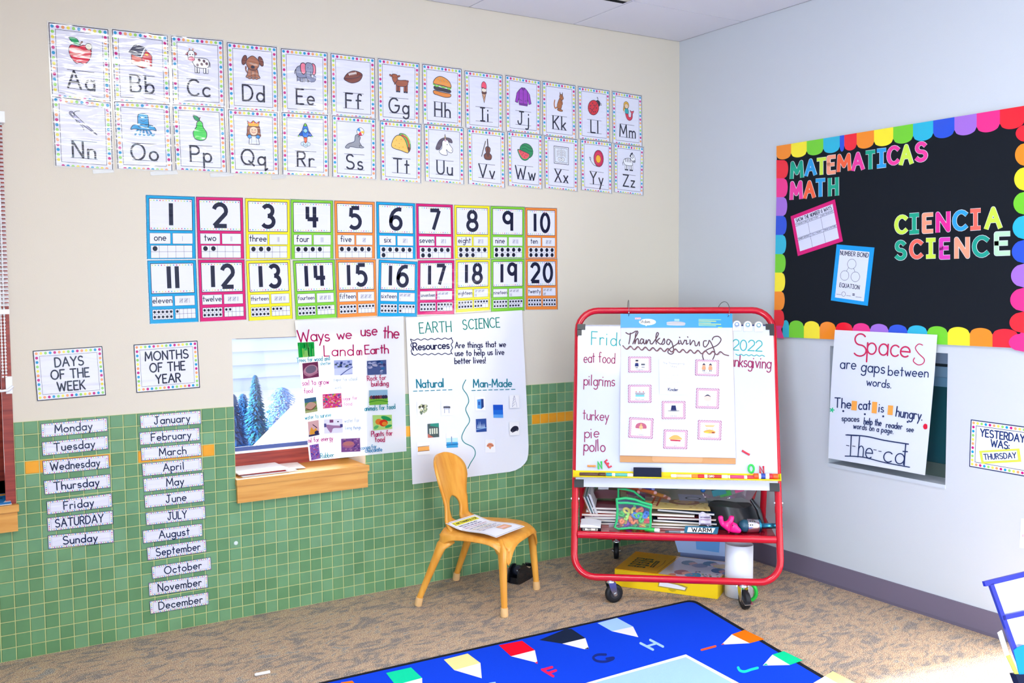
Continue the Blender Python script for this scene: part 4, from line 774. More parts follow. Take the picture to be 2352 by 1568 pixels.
for i in range(8): A.L([(1083+i*12.9, 896.5-i*.4), (1091+i*12.9, 896.2-i*.4)], 1.8, TEA)
A.C([(1069, 872), (1062, 890), (1072, 906), (1076, 922), (1069, 940), (1078, 965), (1067, 985), (1060, 1003), (1066, 1016), (1086, 1027), (1091, 1043), (1080, 1063), (1074, 1075)], 1.8, '3a9a96')
o = A.build('paper_poster'); tag(o, 'EARTH SCIENCE chart-paper poster behind the wooden chair', 'poster')
def nut(A, R):
    for i in range(26): A.E(.5+R.uniform(-.3, .3), .45+R.uniform(-.28, .28), .12, .09, R.choice(('7a8a6a', 'a8b08a', '4a4a3a', 'c8c8a0', '5a6a58')), R.uniform(0, 90), n=7)
def cow2(A, R): A.E(.5, .55, .33, .15, 'c8ccd8'); A.R(.25, .15, .32, .5, 'a8acbc'); A.R(.65, .15, .72, .5, 'a8acbc'); [A.E(.25+.1*i, .58, .05, .08, '3a3a4a') for i in range(6)]
def shop(A, R): A.R(0, 0, 1, 1, '4a5a5a'); A.P([(0, .3), (.5, 0), (0, 0)], 'c06a5a'); A.P([(.3, 1), (1, 1), (1, .7), (.2, .85)], '2f8a78'); [A.R(.15+.2*i, .25, .27+.2*i, .65, 'd8dcc8') for i in range(4)]
def wood(A, R): A.R(.05, .3, .95, .68, 'f0aa5a'); A.L([(.05, .68), (.95, .72)], .04, '6a4a4a'); A.L([(.05, .3), (.95, .34)], .04, '6a4a4a')
def sea(A, R): A.R(0, 0, 1, .4, '3a9ad0'); A.R(0, .4, 1, .7, 'bfe0f4'); A.R(.42, .2, .5, .8, '6a8ab0'); A.L([(0, .2), (1, .25)], .08, '1a6aa8')
def fridge(A, R): A.P([(.2, .15), (.6, .1), (.6, .85), (.2, .8)], '4f94d4'); A.P([(.6, .1), (.85, .25), (.85, .85), (.6, .85)], '1e3a78'); A.R(.3, .4, .5, .65, '2a5aa8')
def pylon(A, R): [A.L([(.5-.1-.15*(1-y), y-.1), (.5+.05, y+.12)], .03, '8a8aa8') for y in (.2, .4, .6, .8)]; A.L([(.25, .08), (.48, .95)], .03, '8a8aa8'); A.L([(.75, .08), (.52, .95)], .03, '8a8aa8')
def sky(A, R): A.R(0, 0, 1, 1, '1a6ad0'); A.R(0, 0, 1, .25, '5aa0e8'); A.R(0, .6, 1, 1, '1450c0')
def city(A, R): A.R(0, 0, 1, 1, '2a4a90'); [A.P([(.1+.13*i, .3), (.2+.13*i, .3), (.17+.13*i, .6+.25*R.random())], 'b8d0e8') for i in range(6)]; A.L([(0, .2), (1, .3)], .06, '8ab0d8')
def car(A, R): A.S([(.08, .35), (.2, .55), (.5, .7), (.85, .65), (.92, .4), (.6, .3), (.3, .22)], '1e2038'); A.E(.3, .28, .09, .08, '4a4a5a'); A.E(.8, .38, .08, .08, '4a4a5a')
def meat(A, R): A.S([(.15, .5), (.35, .72), (.7, .7), (.85, .5), (.6, .4), (.5, .25), (.35, .4)], 'e0906a'); A.C([(.2, .52), (.5, .6), (.8, .5)], .05, 'a0504a')
def fl(A, R): A.R(0, 0, 1, 1, '8a2a20'); A.R(0, .55, 1, 1, 'd87a3a'); A.R(0, .85, 1, 1, 'f0d060')
Z = lambda x0, y0, x1, y1, r=0: (x0, y0, x1, y0-r, x1+1, y1-r, x0+1, y1)
prints(o, Plane(EP(0, 0), EP.n), [(Z(957, 922, 984, 954), 'small picture of a plant cell', nut), (Z(1012, 921.5, 1038, 953), 'small picture of a cow', cow2), (Z(981, 973, 1007, 1005, 2), 'small picture of a shop front', shop), (Z(957, 1017, 986, 1045, 2), 'small picture of a wooden plank', wood), (Z(1024, 996, 1050, 1028, 1), 'small picture of the sea', sea),
 (Z(1090, 911, 1113, 942), 'small picture of a fridge', fridge), (Z(1131.5, 929, 1154, 959), 'plain blue picture', sky), (Z(1092, 962, 1116, 992, 1.5), 'small picture of a city', city), (Z(1113, 1009, 1136, 1039, .5), 'small picture of meat', meat), (Z(999, 1051, 1010, 1081, 1), 'small red and orange picture beside the chair back', fl)], 'paper', .0035)
prints(o, Plane(EP(0, 0, .008), EP.n), [(Z(1168, 907, 1190, 936), 'small picture of a pylon', pylon), (Z(1168, 969, 1190, 999, 1), 'small picture of a dark car', car)], 'paper', .008)

# ================================================================= BULLETIN BOARD on the right wall
z7 = lambda x, y: (1770+x/2.703, 230+y/2.703)
BP = Plane((-.0125, 0, 0), (-1, 0, 0))
bb = thing('bulletin_board', 'black bulletin board with a rainbow scalloped border on the grey wall', 'bulletin board', (-.006, -1.38, 1.165))
b = MB('matte'); b.box((-.012, -2.063, 1.168), (-.001, -.722, 2.084), '171b22'); b.build('panel', bb)
RC = dict(o='f28a1e', y='f6e32a', g='6fca2c', c='1fb0d0', b='1f4fd0', p='a06ad0', k='ee2a86', r='ee2034')
def strip(bounds, cols, outer, inner, h, name='border_strip'):
    """Scalloped strip: bounds along the edge in zoomed pixels; outer/inner give the straight edge and the scallop depth."""
    A = pxart(BP, 'gloss', h)
    for i, c in enumerate(cols):
        a, e = bounds[i], bounds[i+1]; o0, o1, n0, n1 = outer(a), outer(e), inner(a), inner(e); pts = [z7(*o0), z7(*o1)]
        for k in range(13):
            t = 1-k/12; base = V(n0)*(1-t)+V(n1)*t; out = V(o0)*(1-t)+V(o1)*t; d = base-out
            pts.append(z7(*(out+d*(.66+.34*math.sqrt(max(0, 1-(2*t-1)**2))))))
        A.h = h; A.P(pts, RC[c])
    for f in list(A.mb.f): pass
    return A.build(name, bb)
top = lambda x: (x, 285-(x-37)*(250/1536)); topi = lambda x: (x, 285-(x-37)*(250/1536)+88+(x-37)*.030)
strip([37, 128, 225, 328, 430, 458, 535, 643, 762, 885, 1010, 1142, 1280, 1424, 1580, 1745], 'oygcbroygcbpkrr', top, topi, .0008)
lf = lambda y: (37-(max(0, y-600))*.019, y); lfi = lambda y: (112-(y-368)*.027, y)
strip([372, 485, 602, 718, 836, 955, 1070, 1187, 1302, 1420], 'rkpbcgyor', lf, lfi, .0012)
A = pxart(BP, 'gloss', .0016); A.P([z7(*p) for p in ((20, 1400), (72, 1400), (68, 1425), (84, 1478), (22, 1474))], RC['k']); A.build('border_strip', bb)
bo = lambda x: (x, 1470+(x-75)*.0467); boi = lambda x: (x, 1364+(x-75)*.040)
strip([75, 115, 207, 305, 405, 510, 618, 732, 850, 973, 1100, 1237, 1378, 1540, 1720], 'cgyorkpbcgyork', bo, boi, .0008)
rt = lambda y: (1745, y); rti = lambda y: (1524-(y-165)*.033, y)
strip([150, 262, 412, 565, 713, 865, 1013, 1163, 1312, 1445, 1560], 'roygcbpkrk', rt, rti, .0012)
TE, SB, LI, PE, CO, PK = '1fa083', '2f9ad8', 'c6e24a', 'f29a7c', 'f0623e', 'e83c98'
LET = [('M', 122, 375, 205, 490, TE), ('A', 213, 362, 285, 473, SB), ('T', 287, 355, 345, 467, LI), ('E', 350, 340, 405, 462, PE), ('M', 412, 330, 500, 447, CO), ('A', 503, 320, 582, 440, PK), ('T', 590, 310, 650, 433, TE), ('I', 660, 298, 718, 422, SB), ('C', 722, 280, 800, 408, PK), ('A', 800, 272, 885, 405, LI), ('S', 895, 255, 975, 388, PK),
 ('M', 120, 500, 200, 620, PK), ('A', 205, 497, 278, 612, CO), ('T', 280, 485, 340, 603, SB), ('H', 358, 478, 422, 598, TE),
 ('C', 770, 710, 850, 835, LI), ('I', 862, 700, 922, 832, TE), ('E', 942, 698, 1010, 828, PE), ('N', 1027, 690, 1115, 823, 'e02a94'), ('C', 1130, 680, 1222, 815, SB), ('I', 1240, 672, 1305, 808, 'f0685a'), ('A', 1330, 660, 1435, 803, LI),
 ('S', 770, 868, 845, 995, TE), ('C', 862, 862, 945, 988, 'f0685a'), ('I', 965, 855, 1025, 983, LI), ('E', 1048, 852, 1115, 988, 'd83cb0'), ('N', 1143, 848, 1235, 985, PE), ('C', 1253, 838, 1355, 978, '1f9a88'), ('E', 1390, 815, 1488, 965, 'b4d8b8')]
CNM = {TE: 'teal', SB: 'blue', LI: 'lime', PE: 'peach', CO: 'orange', PK: 'pink', 'e02a94': 'pink', 'f0685a': 'coral', 'd83cb0': 'magenta', '1f9a88': 'teal', 'b4d8b8': 'pale green'}
ORD = 'first second third fourth fifth sixth seventh eighth ninth tenth last'.split()
WI = [(0, 11, 'MATEMATICAS'), (11, 15, 'MATH'), (15, 22, 'CIENCIA'), (22, 29, 'SCIENCE')]
for i, (ch, x0, y0, x1, y1, c) in enumerate(LET):
    lo, hi, wdn = next(w for w in WI if w[0] <= i < w[1])
    rot = 7 if i < 11 else 5.5 if i < 15 else 4 if i < 22 else 2
    P0 = V(z7(x0, y1)); P1 = V(z7(x1, y0)); wt = .19; sh = math.tan(math.radians(rot))
    hgt = (P1.y-P0.y)*-1-(P1.x-P0.x)*sh*.5; wid = P1.x-P0.x
    mb = MB('lam'); kx = (wid-wt*hgt*.9)/max(GW[ch], .1); ky = hgt*(1-wt)
    for lay, (z, ww, cc) in enumerate(((.0004, wt+.035, 'dfe6ea'), (.0010, wt, c))):
        A = Art(lambda x, y, z_, z=z: BP(P0.x+wt*hgt*.45+x, P0.y-wt*hgt*.5-y-x*sh, z_), 'lam', z, 1e-6)
        A.mb = mb
        for st in GL[ch]:
            pts = [(a*kx, b_*ky) for a, b_ in st]
            if st[0] != st[-1]:                  # square ends
                d = (V(pts[0])-V(pts[1])).normalized()*wt*hgt*.45; pts[0] = tuple(V(pts[0])+d); d = (V(pts[-1])-V(pts[-2])).normalized()*wt*hgt*.45; pts[-1] = tuple(V(pts[-1])+d)
            A.L(pts, ww*hgt, cc, False)
            for p in pts[1:-1]: A.E(p[0], p[1], ww*hgt/2, ww*hgt/2, cc, n=10) if len(pts) < 8 else None
    o = mb.build('cutout_letter'); k = i-lo
    tag(o, '%s cutout letter %s, %s letter of %s on the black board' % (CNM[c], ch, 'last' if i == hi-1 else ORD[k], wdn), 'letter', 'cutout letters spelling '+wdn)
# two worksheets on the board
z8 = lambda x, y: (1800+x/5.6, 440+y/5.6)
def corners(pl, f, c, w, h): return quad(pl, [f(*c[0:2]), f(*c[2:4]), f(*c[4:6]), f(*c[6:8])], w, h)
q = corners(Plane((-.0135, 0, 0), (-1, 0, 0)), z8, (90, 318, 658, 98, 762, 638, 183, 828), 11, 8.5); A = Art(q, 'lam'); sheet(A, 11, 8.5, 'd31a72', .0007); A.R(.75, .8, 10.3, 7.75, 'd5d6ee')
A.txt('SHOW THE NUMBER 6 WAYS', 1.1, 6.85, .72, INK, .15, x1=9.9, sp=.22)
for y in (6.6, 6.05, 3.6, 3.05): A.L([(.75, y), (10.3, y)], .06, INK, False)
for x in (3.9, 7.1): A.L([(x, .8), (x, 6.6)], .06, INK, False)
for k, t in enumerate(('STANDARD FORM', 'WORD FORM', 'BASE TEN BLOCKS')): A.txt(t, .95+k*3.2, 6.2, .28, INK, .15, x1=3.7+k*3.2 if k != 1 else 6.5)
for k, t in enumerate(('NUMBER SENTENCE', 'TALLY MARKS', 'DRAW A PICTURE')): A.txt(t, .95+k*3.2, 3.2, .28, INK, .15, x1=3.7+k*3.2 if k != 1 else 6.7)
tag(A.build('worksheet_card'), 'pink-framed sheet SHOW THE NUMBER 6 WAYS tilted on the black board', 'card')
q = corners(Plane((-.0135, 0, 0), (-1, 0, 0)), z8, (683, 678, 1168, 718, 1082, 1468, 608, 1398), 8, 11.5); A = Art(q, 'lam'); sheet(A, 8, 11.5, '1496dc', .0007); A.R(.85, .75, 7.1, 10.55, 'd8dcf2')
A.txt('NUMBER BOND', 1.0, 9.45, .85, INK, .15, x1=6.95, sp=.25)
for x, y in ((3.7, 7.85), (2.45, 5.4), (4.75, 5.4)): A.L(arc(x, y, .92, .98, 0, 360), .07, INK, False)
A.L([(3.1, 7.05), (2.75, 6.35)], .07, INK); A.L([(4.25, 7.0), (4.55, 6.35)], .07, INK)
A.txt('EQUATION', 1.6, 3.0, .8, INK, .15, x1=5.85, sp=.25); A.L([(1.1, 1.45), (2.1, 1.45)], .07, INK); A.L(arc(2.65, 1.65, .42, .46, 0, 360), .07, INK); A.L([(3.3, 1.45), (4.2, 1.45)], .07, INK); A.L([(4.6, 1.95), (5.0, 1.95)], .16, INK); A.L([(4.6, 1.7), (5.0, 1.7)], .16, INK); A.L([(5.3, 1.45), (6.5, 1.45)], .07, INK)
tag(A.build('worksheet_card'), 'blue-framed sheet NUMBER BOND on the black board', 'card')

# ================================================================= SPACES poster, day card on the right wall
SP = Plane((-.030, 0, 0), (-1, 0, 0)); y8 = lambda x, y: (1880+x/3.919, 740+y/3.919)
A = pxart(SP, 'paper'); cs = [V(y8(*p)) for p in ((148, 68), (1070, 112), (970, 1375), (86, 1222))]
def sxy(u, v):
    p = (cs[0]*(1-u)+cs[1]*u)*(1-v)+(cs[3]*(1-u)+cs[2]*u)*v; return p+V((1.5*math.sin(v*PI)*(2*u-1), 0))
swarp = lambda u, v: .014*max(0, v-.3)*max(0, (u-.6)/.4)**2+.004*math.sin(v*4)*.5
A.mb.grid(lambda u, v: SP(*sxy(u, 1-v), swarp(u, 1-v)), 16, 16, m_thin('poster_paper', 'e6eaf6', .12))
A.fn = lambda x, y, z: SP(x, y, z+.0012+swarp(min(1, max(0, (x-1908)/232)), min(1, max(0, (y-765)/300)))); RD, NB = 'c42a56', '22305c'
def T8(t, x, y, h, c, wt, rot, ws, sp=.2, jit=.02): A.txt(t, *y8(x, y), h/3.919, c, wt, rot=rot, ws=ws, sp=sp, jit=jit)
T8('S', 315, 298, 200, RD, .07, -4, .95); T8('pac', 440, 285, 185, RD, .075, -4, .86, .16); T8('e', 738, 306, 170, RD, .085, -5, 1.0); A.C([y8(*p) for p in ((940, 205), (905, 195), (875, 230), (905, 280), (955, 330), (945, 370), (900, 382), (858, 350), (868, 320))], 2.2, RD)
T8('are', 200, 412, 95, NB, .10, -4, .85); T8('gaps', 388, 440, 100, NB, .10, -6, .85); T8('between', 632, 475, 85, NB, .11, -3, .92); T8('words.', 437, 565, 72, NB, .12, -7, .9)
T8('The', 150, 765, 85, NB, .12, -3, .85); T8('cat', 365, 780, 88, NB, .12, -4, .72); T8('is', 548, 805, 78, NB, .12, -4, .75); T8('hungry.', 700, 845, 88, NB, .12, -8, .73)
for x0, y0, x1, y1 in ((302, 705, 350, 793), (485, 713, 532, 820), (628, 745, 675, 835)): A.P([y8(x0+4, y0), y8(x1+3, y0+4), y8(x1-4, y1), y8(x0-3, y1-5)], 'f2a44a')
for x, y in ((228, 798), (422, 826), (587, 845), (808, 895)): p = y8(x, y); A.E(*p, 2.4, 2.4, NB, n=10)
p = y8(127, 788)
for k in range(5): a = k*1.2566; A.L([p, (p[0]+4.6*math.cos(a), p[1]+4.6*math.sin(a))], 2.6, '2fc08a')
A.S([y8(*q_) for q_ in ((950, 935), (965, 912), (988, 920), (988, 955), (962, 960))], 'd81a3a')
T8('spaces', 215, 885, 52, NB, .14, -3, .80); T8('help the', 412, 915, 58, NB, .14, -6, .60); T8('reader', 612, 945, 55, NB, .14, -7, .72); T8('see', 797, 982, 50, NB, .14, -4, .72); T8('words on a page.', 318, 952, 50, NB, .14, -8, .70, .25)
A.C([y8(*q_) for q_ in ((262, 1012), (430, 1025), (600, 1062), (815, 1095))], 2.8, NB); A.C([y8(*q_) for q_ in ((242, 1203), (400, 1212), (600, 1262), (825, 1303))], 2.4, NB)
T8('T', 240, 1200, 185, NB, .05, -4, .8); T8('h', 358, 1207, 185, NB, .05, -4, .55); T8('e', 425, 1222, 165, NB, .06, -4, .75); T8('ca', 585, 1252, 170, NB, .06, -8, .95); T8('t', 755, 1292, 215, NB, .05, -4, .6)
for x, y in ((255, 1106), (310, 1112), (500, 1145), (545, 1158)): A.L([y8(x, y), y8(x+24, y+4)], 1.6, NB)
tag(A.build('paper_poster'), 'hand-lettered Spaces poster hanging over the wall recess', 'poster')
q = quad(RW, [(2230, 962.8), (2381, 983), (2376, 1098), (2226.3, 1071.2)], 11, 8); A = Art(q, 'lam'); sheet(A, 11, 8, 'e9edf8', .0007)
A.L([(.08, .08), (10.92, .08), (10.92, 7.92), (.08, 7.92), (.08, .08)], .17, '2e3660'); A.L([(1.0, .95), (10.0, .95), (10.0, 7.05), (1.0, 7.05), (1.0, .95)], .09, '2e3660'); dots_frame(A, 11, 8, .24, 15, 11, .52)
A.txt('YESTERDAY', 5.5, 5.45, 1.2, '25346a', .18, align='c', ws=.86); A.txt('WAS:', 5.2, 4.0, 1.15, '25346a', .18, align='c', ws=.9)
tag(A.build('wall_sign'), 'dot-bordered sign YESTERDAY WAS at the picture edge on the grey wall', 'sign')
q = quad(Plane((-.0030, 0, 0), (-1, 0, 0)), [(2249, 1035), (2341.6, 1029.5), (2346, 1060), (2254.8, 1065)], 9, 3.2); A = Art(q, 'lam'); sheet(A, 9, 3.2, 'd8e452', .0007); A.R(.55, .5, 8.4, 2.75, 'dfe6fa', '8d9268', .05); A.txt('THURSDAY', .85, .98, 1.3, '25346a', .17, x1=8.05, sp=.22)
tag(A.build('word_strip'), 'yellow-framed strip THURSDAY stuck on the YESTERDAY sign', 'word strip')
q = quad(RW, [(2346, 1190), (2470, 1212), (2466, 1282), (2342, 1257)], 9, 4); A = Art(q, 'lam'); sheet(A, 9, 4, 'f2f3f8', .0007); A.E(.45, 1.7, .12, .2, 'e8b0c0'); tag(A.build('wall_sign'), 'white card cut off by the picture edge below the YESTERDAY sign', 'sign')
# ================================================================= CHILD'S CHAIR
CO_ = V((-1.4845, -.328, 0)); ca = math.radians(36.5); CX = V((math.cos(ca), math.sin(ca), 0)); CY = V((math.sin(ca), -math.cos(ca), 0))
ch = lambda x, y, z: CO_+CX*x+CY*y+V((0, 0, z))
amber = m_wood('honey_molded_wood', 'e0932f', 'eeab48', .33, (14, 14, 1.5)); capm = mat('e9bd86', 'plastic')
chair = thing('child_chair', 'honey-coloured molded child chair with an oval cut-out in its back', 'chair', CO_)
ST_ = .338
def sz(u, v):
    return ST_-.015*(1-u*u)*math.sin(PI*min(1, v*1.05))-.008*abs(u)**4-.026*abs(u)**6*(v**5+.6*(1-v)**5)+.006*(1-v)**6-.022*max(0, v-.72)**2/.078
def sxy_(u, v):
    w = .178+.022*v
    w *= 1-.15*max(0, (v-.74)/.26)**2.6-.10*max(0, (.22-v)/.22)**2.4
    y = -.118+.338*v+(.012*(1-u*u) if v > .8 else 0)*((v-.8)/.2 if v > .8 else 0)
    return u*w, y
b = MB(); SOL = [('SOLIDIFY', dict(thickness=.011, offset=-1)), ('SUBSURF', dict(levels=1, render_levels=1))]
def seatp(i, j):
    u, v = -1+2*i, j; x, y = sxy_(u, v); return ch(x, y, sz(u, v))
b.grid(seatp, 16, 14, amber)
def skirt(p, q, drop):                            # apron that arches between two legs
    def fn(i, j):
        u, v = p[0]+(q[0]-p[0])*i, p[1]+(q[1]-p[1])*i; x, y = sxy_(u, v); z = sz(u, v); d = (.020+drop*abs(2*i-1)**5)*j
        k = 1+.03*j; return ch(x*k, .05+(y-.05)*k, z-d)
    b.grid(fn, 16, 4, amber)
skirt((-1, 0), (-1, 1), .058); skirt((1, 1), (1, 0), .058); skirt((-1, 1), (1, 1), .052); skirt((1, 0), (-1, 0), .045)
weld(b.build('seat', chair, SOL), 5e-4)
b = MB()
def bw(h): return (.124-.018*math.sin(PI*min(1, h/.2))+.022*max(0, (h-.12)/.17)) if h < .29 else .14
def backp(side):
    def fn(i, j):
        h = -.004+.322*(1-(1-j)**1.7); w = bw(h)
        if h > .225: w = bw(.225)*math.sqrt(max(0, 1-((h-.225)/.094)**2.4)) if h < .3185 else .004
        if h < .03: w += .03*((.03-h)/.034)**2
        e = 1-((h-.066)/.058)**2; qq = .057*math.sqrt(e) if e > 0 else 0
        x = side*(w+(qq-w)*i)+.012; y = -.112-.062*(h/.32)-.02*(h/.32)**2+.045*max(0, (.035-h)/.04)**2+.030*(x/.13)**2*min(1, h/.1)
        return ch(x, y, ST_-.006+h)
    return fn
f1, f2 = backp(-1), backp(1)
b.grid(f1, 7, 72, amber); b.grid(lambda i, j: f2(1-i, j), 7, 72, amber)
weld(b.build('backrest', chair, [('SOLIDIFY', dict(thickness=.012, offset=0))]), 8e-4)
for x, y, bx, by in ((-.2, .207, -.178, .19), (.2, .207, .178, .19), (-.2, -.207, -.165, -.098), (.2, -.207, .165, -.098)):
    b = MB(); fr = y > 0
    P = [(x, y, .02)]+[(x+(bx-x)*t, y+(by-y)*t, .02+.27*t) for t in (.25, .5, .75, .93)]+[(bx*.92, by*.90 if fr else by*.88, .292), (bx*.80, by*.76 if fr else by*.70, .294)]
    b.tube([ch(*p) for p in P], [.0135, .0145, .016, .018, .021, .024, .018], amber, 14, ell=[(1, 1), (1, 1.05), (1, 1.1), (.95, 1.2), (.8, 1.5), (.6, 1.7), (.4, 1.6)])
    lg = b.build('leg', chair)
    b = MB(); d = (V((bx, by, .29))-V((x, y, .02))).normalized(); b.tube([ch(*(V((x, y, .001)))), ch(*(V((x, y, .004))+d*.002)), ch(*(V((x, y, .02))+d*.02))], [.0155, .0175, .0165], capm, 14); o = b.build('foot_cap', lg); o['label'] = 'pale foot cap'
# printed sheet lying on the seat
CPl = Plane((0, 0, .3395), (0, 0, 1)); cc = [(1023, 1211), (1091, 1190), (1206, 1211), (1140, 1237)]
q0 = quad(CPl, cc, 8.5, 11)
qf = lambda x, y, z: q0(x, y, z+.004*math.sin(y/11*PI*2+.6)+.006+.010*max(0, (y-8)/3)-.004*max(0, (3-y)/3))
A = Art(qf, 'paper'); A.mb.grid(lambda u, v: qf(8.5*u, 11*v, .0006), 8, 12, 'f1f2fa'); A.h = .0008
def ART_seg(y0, y1, x0, x1, c):                    # a band that follows the curl
    A.h += 1e-4; A.mb.grid(lambda u, v: qf(x0+(x1-x0)*u, y0+(y1-y0)*v, A.h), 6, 4, c)
A.L([(.3, .3+i*.65) for i in range(17)], .07, INK); A.L([(8.2, .3+i*.65) for i in range(17)], .07, INK); A.L([(.3, 10.7), (8.2, 10.7)], .07, INK); A.L([(.3, .3), (8.2, .3)], .07, INK)
ART_seg(9.3, 10.4, .9, 7.7, 'ece442'); A.h += .0004; A.txt("I AM THANKFUL FOR", 1.1, 9.6, .5, '3a3a30', .2, x1=7.4)
for k, (y, c) in enumerate(((8.7, '3c3f60'), (8.1, '6a5a9a'), (7.4, 'c06a8a'), (6.6, '3c3f60'), (5.9, 'c8b44a'), (5.2, '3c3f60'), (4.5, 'd09a7a'), (3.9, '7a7a9a'))):
    A.txt('learn to read and write', 1.2+.3*(k % 2), y, .38, c, .16, x1=6.2+(k % 3)*.5, jit=.04)
ART_seg(1.6, 3.4, 4.4, 6.9, 'f0b48a'); ART_seg(2.1, 2.7, 4.4, 6.2, 'f4c8c8')
tag(A.build('printed_sheet'), 'printed sheet with a yellow heading lying on the chair seat', 'paper')
# black tape dispenser on the carpet behind the chair leg
tp = V((-1.185, -.215, 0)); ta = math.radians(28); tf = lambda x, y, z: tp+V((math.cos(ta)*x-math.sin(ta)*y, math.sin(ta)*x+math.cos(ta)*y, z))
t = thing('tape_dispenser', 'black desk tape dispenser on the carpet behind the chair leg', 'tape dispenser', tp); b = MB('gloss')
prof = sm([(-.07, .002), (.06, .002), (.085, .02), (.075, .06), (.05, .05), (.02, .06), (-.02, .085), (-.06, .075), (-.078, .035)], 4)
for y0, y1 in ((-.03, -.022), (.022, .03)): b.mesh([tf(x, y0, z) for x, z in prof]+[tf(x, y1, z) for x, z in prof], [tuple(range(len(prof)))[::-1], tuple(range(len(prof), 2*len(prof)))]+[(i, (i+1) % len(prof), len(prof)+(i+1) % len(prof), len(prof)+i) for i in range(len(prof))], '14161d')
b.box((-.07, -.023, .001), (.07, .023, .03), '14161d', tf); b.build('body', t)
b = MB('gloss'); b.lathe(tf(-.025, -.019, .055), tf(0, 1, 0)-tf(0, 0, 0), [(.012, 0), (.026, 0), (.026, .038), (.012, .038)], '252a38', 18); b.build('tape_roll', t)
b = MB('metal'); b.box((.078, -.02, .048), (.09, .02, .064), 'b8bcc8', tf); b.build('cutter', t)

# ================================================================= RED EASEL
EO = V((-.807, -.8985, 0)); EX = V((.772, -.635, 0)).normalized(); EY = V((.635, .772, 0)).normalized(); EZ = V((0, 0, 1))
ee = lambda a, d, z: EO+EX*a+EY*d+EZ*z
EP0 = EO+EZ*.115; ET = (EY*.32+EZ*1.04).normalized(); EN = EX.cross(ET)*1.0
if EN.dot(CAM-EP0) < 0: EN = -EN
eb = lambda a, t, n: EP0+EX*a+ET*t+EN*n
RT = (EY*-.30+EZ*1.04).normalized(); rb = lambda a, t: ee(a, .70, .115)+RT*t
redm = mat('c8142c', 'gloss'); easel = thing('easel', 'red tube-framed rolling whiteboard easel in the room corner', 'easel', EO)
def rrect(w, t0, t1, rl, ru, n=7):
    P = []
    for cx, cy, r, a0 in ((w-rl, t0+rl, rl, -90), (w-ru, t1-ru, ru, 0), (-w+ru, t1-ru, ru, 90), (-w+rl, t0+rl, rl, 180)):
        P += [(cx+r*math.cos(math.radians(a0+90*i/n)), cy+r*math.sin(math.radians(a0+90*i/n))) for i in range(n+1)]
    return P
FR = .0155
b = MB(); b.tube([eb(a, t, -.004) for a, t in rrect(.452, 0, 1.234, .095, .095)], FR, redm, 14, True); b.build('front_frame', easel)
b = MB(); b.tube([rb(a, t) for a, t in rrect(.452, 0, 1.09, .095, .095)], FR, redm, 14, True); b.build('rear_frame', easel)
for s in (-1, 1):
    b = MB(); b.tube([eb(s*.452, .30, -.004), eb(s*.452, .33, -.004)], FR+.0015, redm, 14); b.ball(eb(s*(.452+FR), .345, -.004), .005, 'e8e8ec', 8); b.ball(eb(s*(.452-FR), .345, -.004), .005, 'e8e8ec', 8); b.build('frame_joint', easel)
    b = MB('metal'); b.tube([eb(s*.452, 1.16, -.02), rb(s*.452, .98)], .006, '3a2a30', 8); b.build('hinge', easel)
b = MB('gloss'); b.box((-.449, .397, .012), (.449, 1.150, .024), 'cdd1e1', eb); wb = b.build('whiteboard', easel)
b = MB('gloss'); b.box((-.449, 1.150, .012), (.449, 1.157, .025), '2c3566', eb); b.build('top_trim', easel)
b = MB('matte'); b.box((-.44, .62, -.003), (.44, 1.10, .003), 'e6e6ec', lambda a, t, n: rb(a, t)+(RT.cross(EX))*n); b.build('rear_board', easel)
for s in (-1, 1):
    b = MB('plastic'); x = sorted((s*.453, s*.415)); y = sorted((s*.453, s*.432)); b.box((x[0], 1.132, .011), (x[1], 1.160, .027), '14151d', eb); b.box((y[0], 1.105, .011), (y[1], 1.135, .027), '14151d', eb); b.build('corner_bracket', easel)
    b = MB('plastic'); x = sorted((s*.455, s*.412)); b.box((x[0], .394, .011), (x[1], .430, .027), '1c2026', eb); b.build('corner_cap', easel)
yel = 'f4d90e'
b = MB('gloss'); b.box((-.458, .437, .0245), (.458, .470, .028), yel, eb); b.box((-.458, .437, .028), (.458, .441, .066), yel, eb); b.box((-.458, .437, .063), (.458, .4425, .066), yel, eb); b.box((-.460, .437, .0245), (-.456, .470, .05), yel, eb); b.box((.456, .437, .0245), (.460, .470, .05), yel, eb); b.build('tray', easel)
b = MB(); b.tube([ee(-.437, .055, .291), ee(.437, .055, .291)], .0165, redm, 12, ell=(1, .75)); b.build('shelf_rail', easel)
b = MB('gloss'); b.box((-.437, .06, .296), (.437, .60, .302), '9c1026', ee); b.build('shelf', easel)
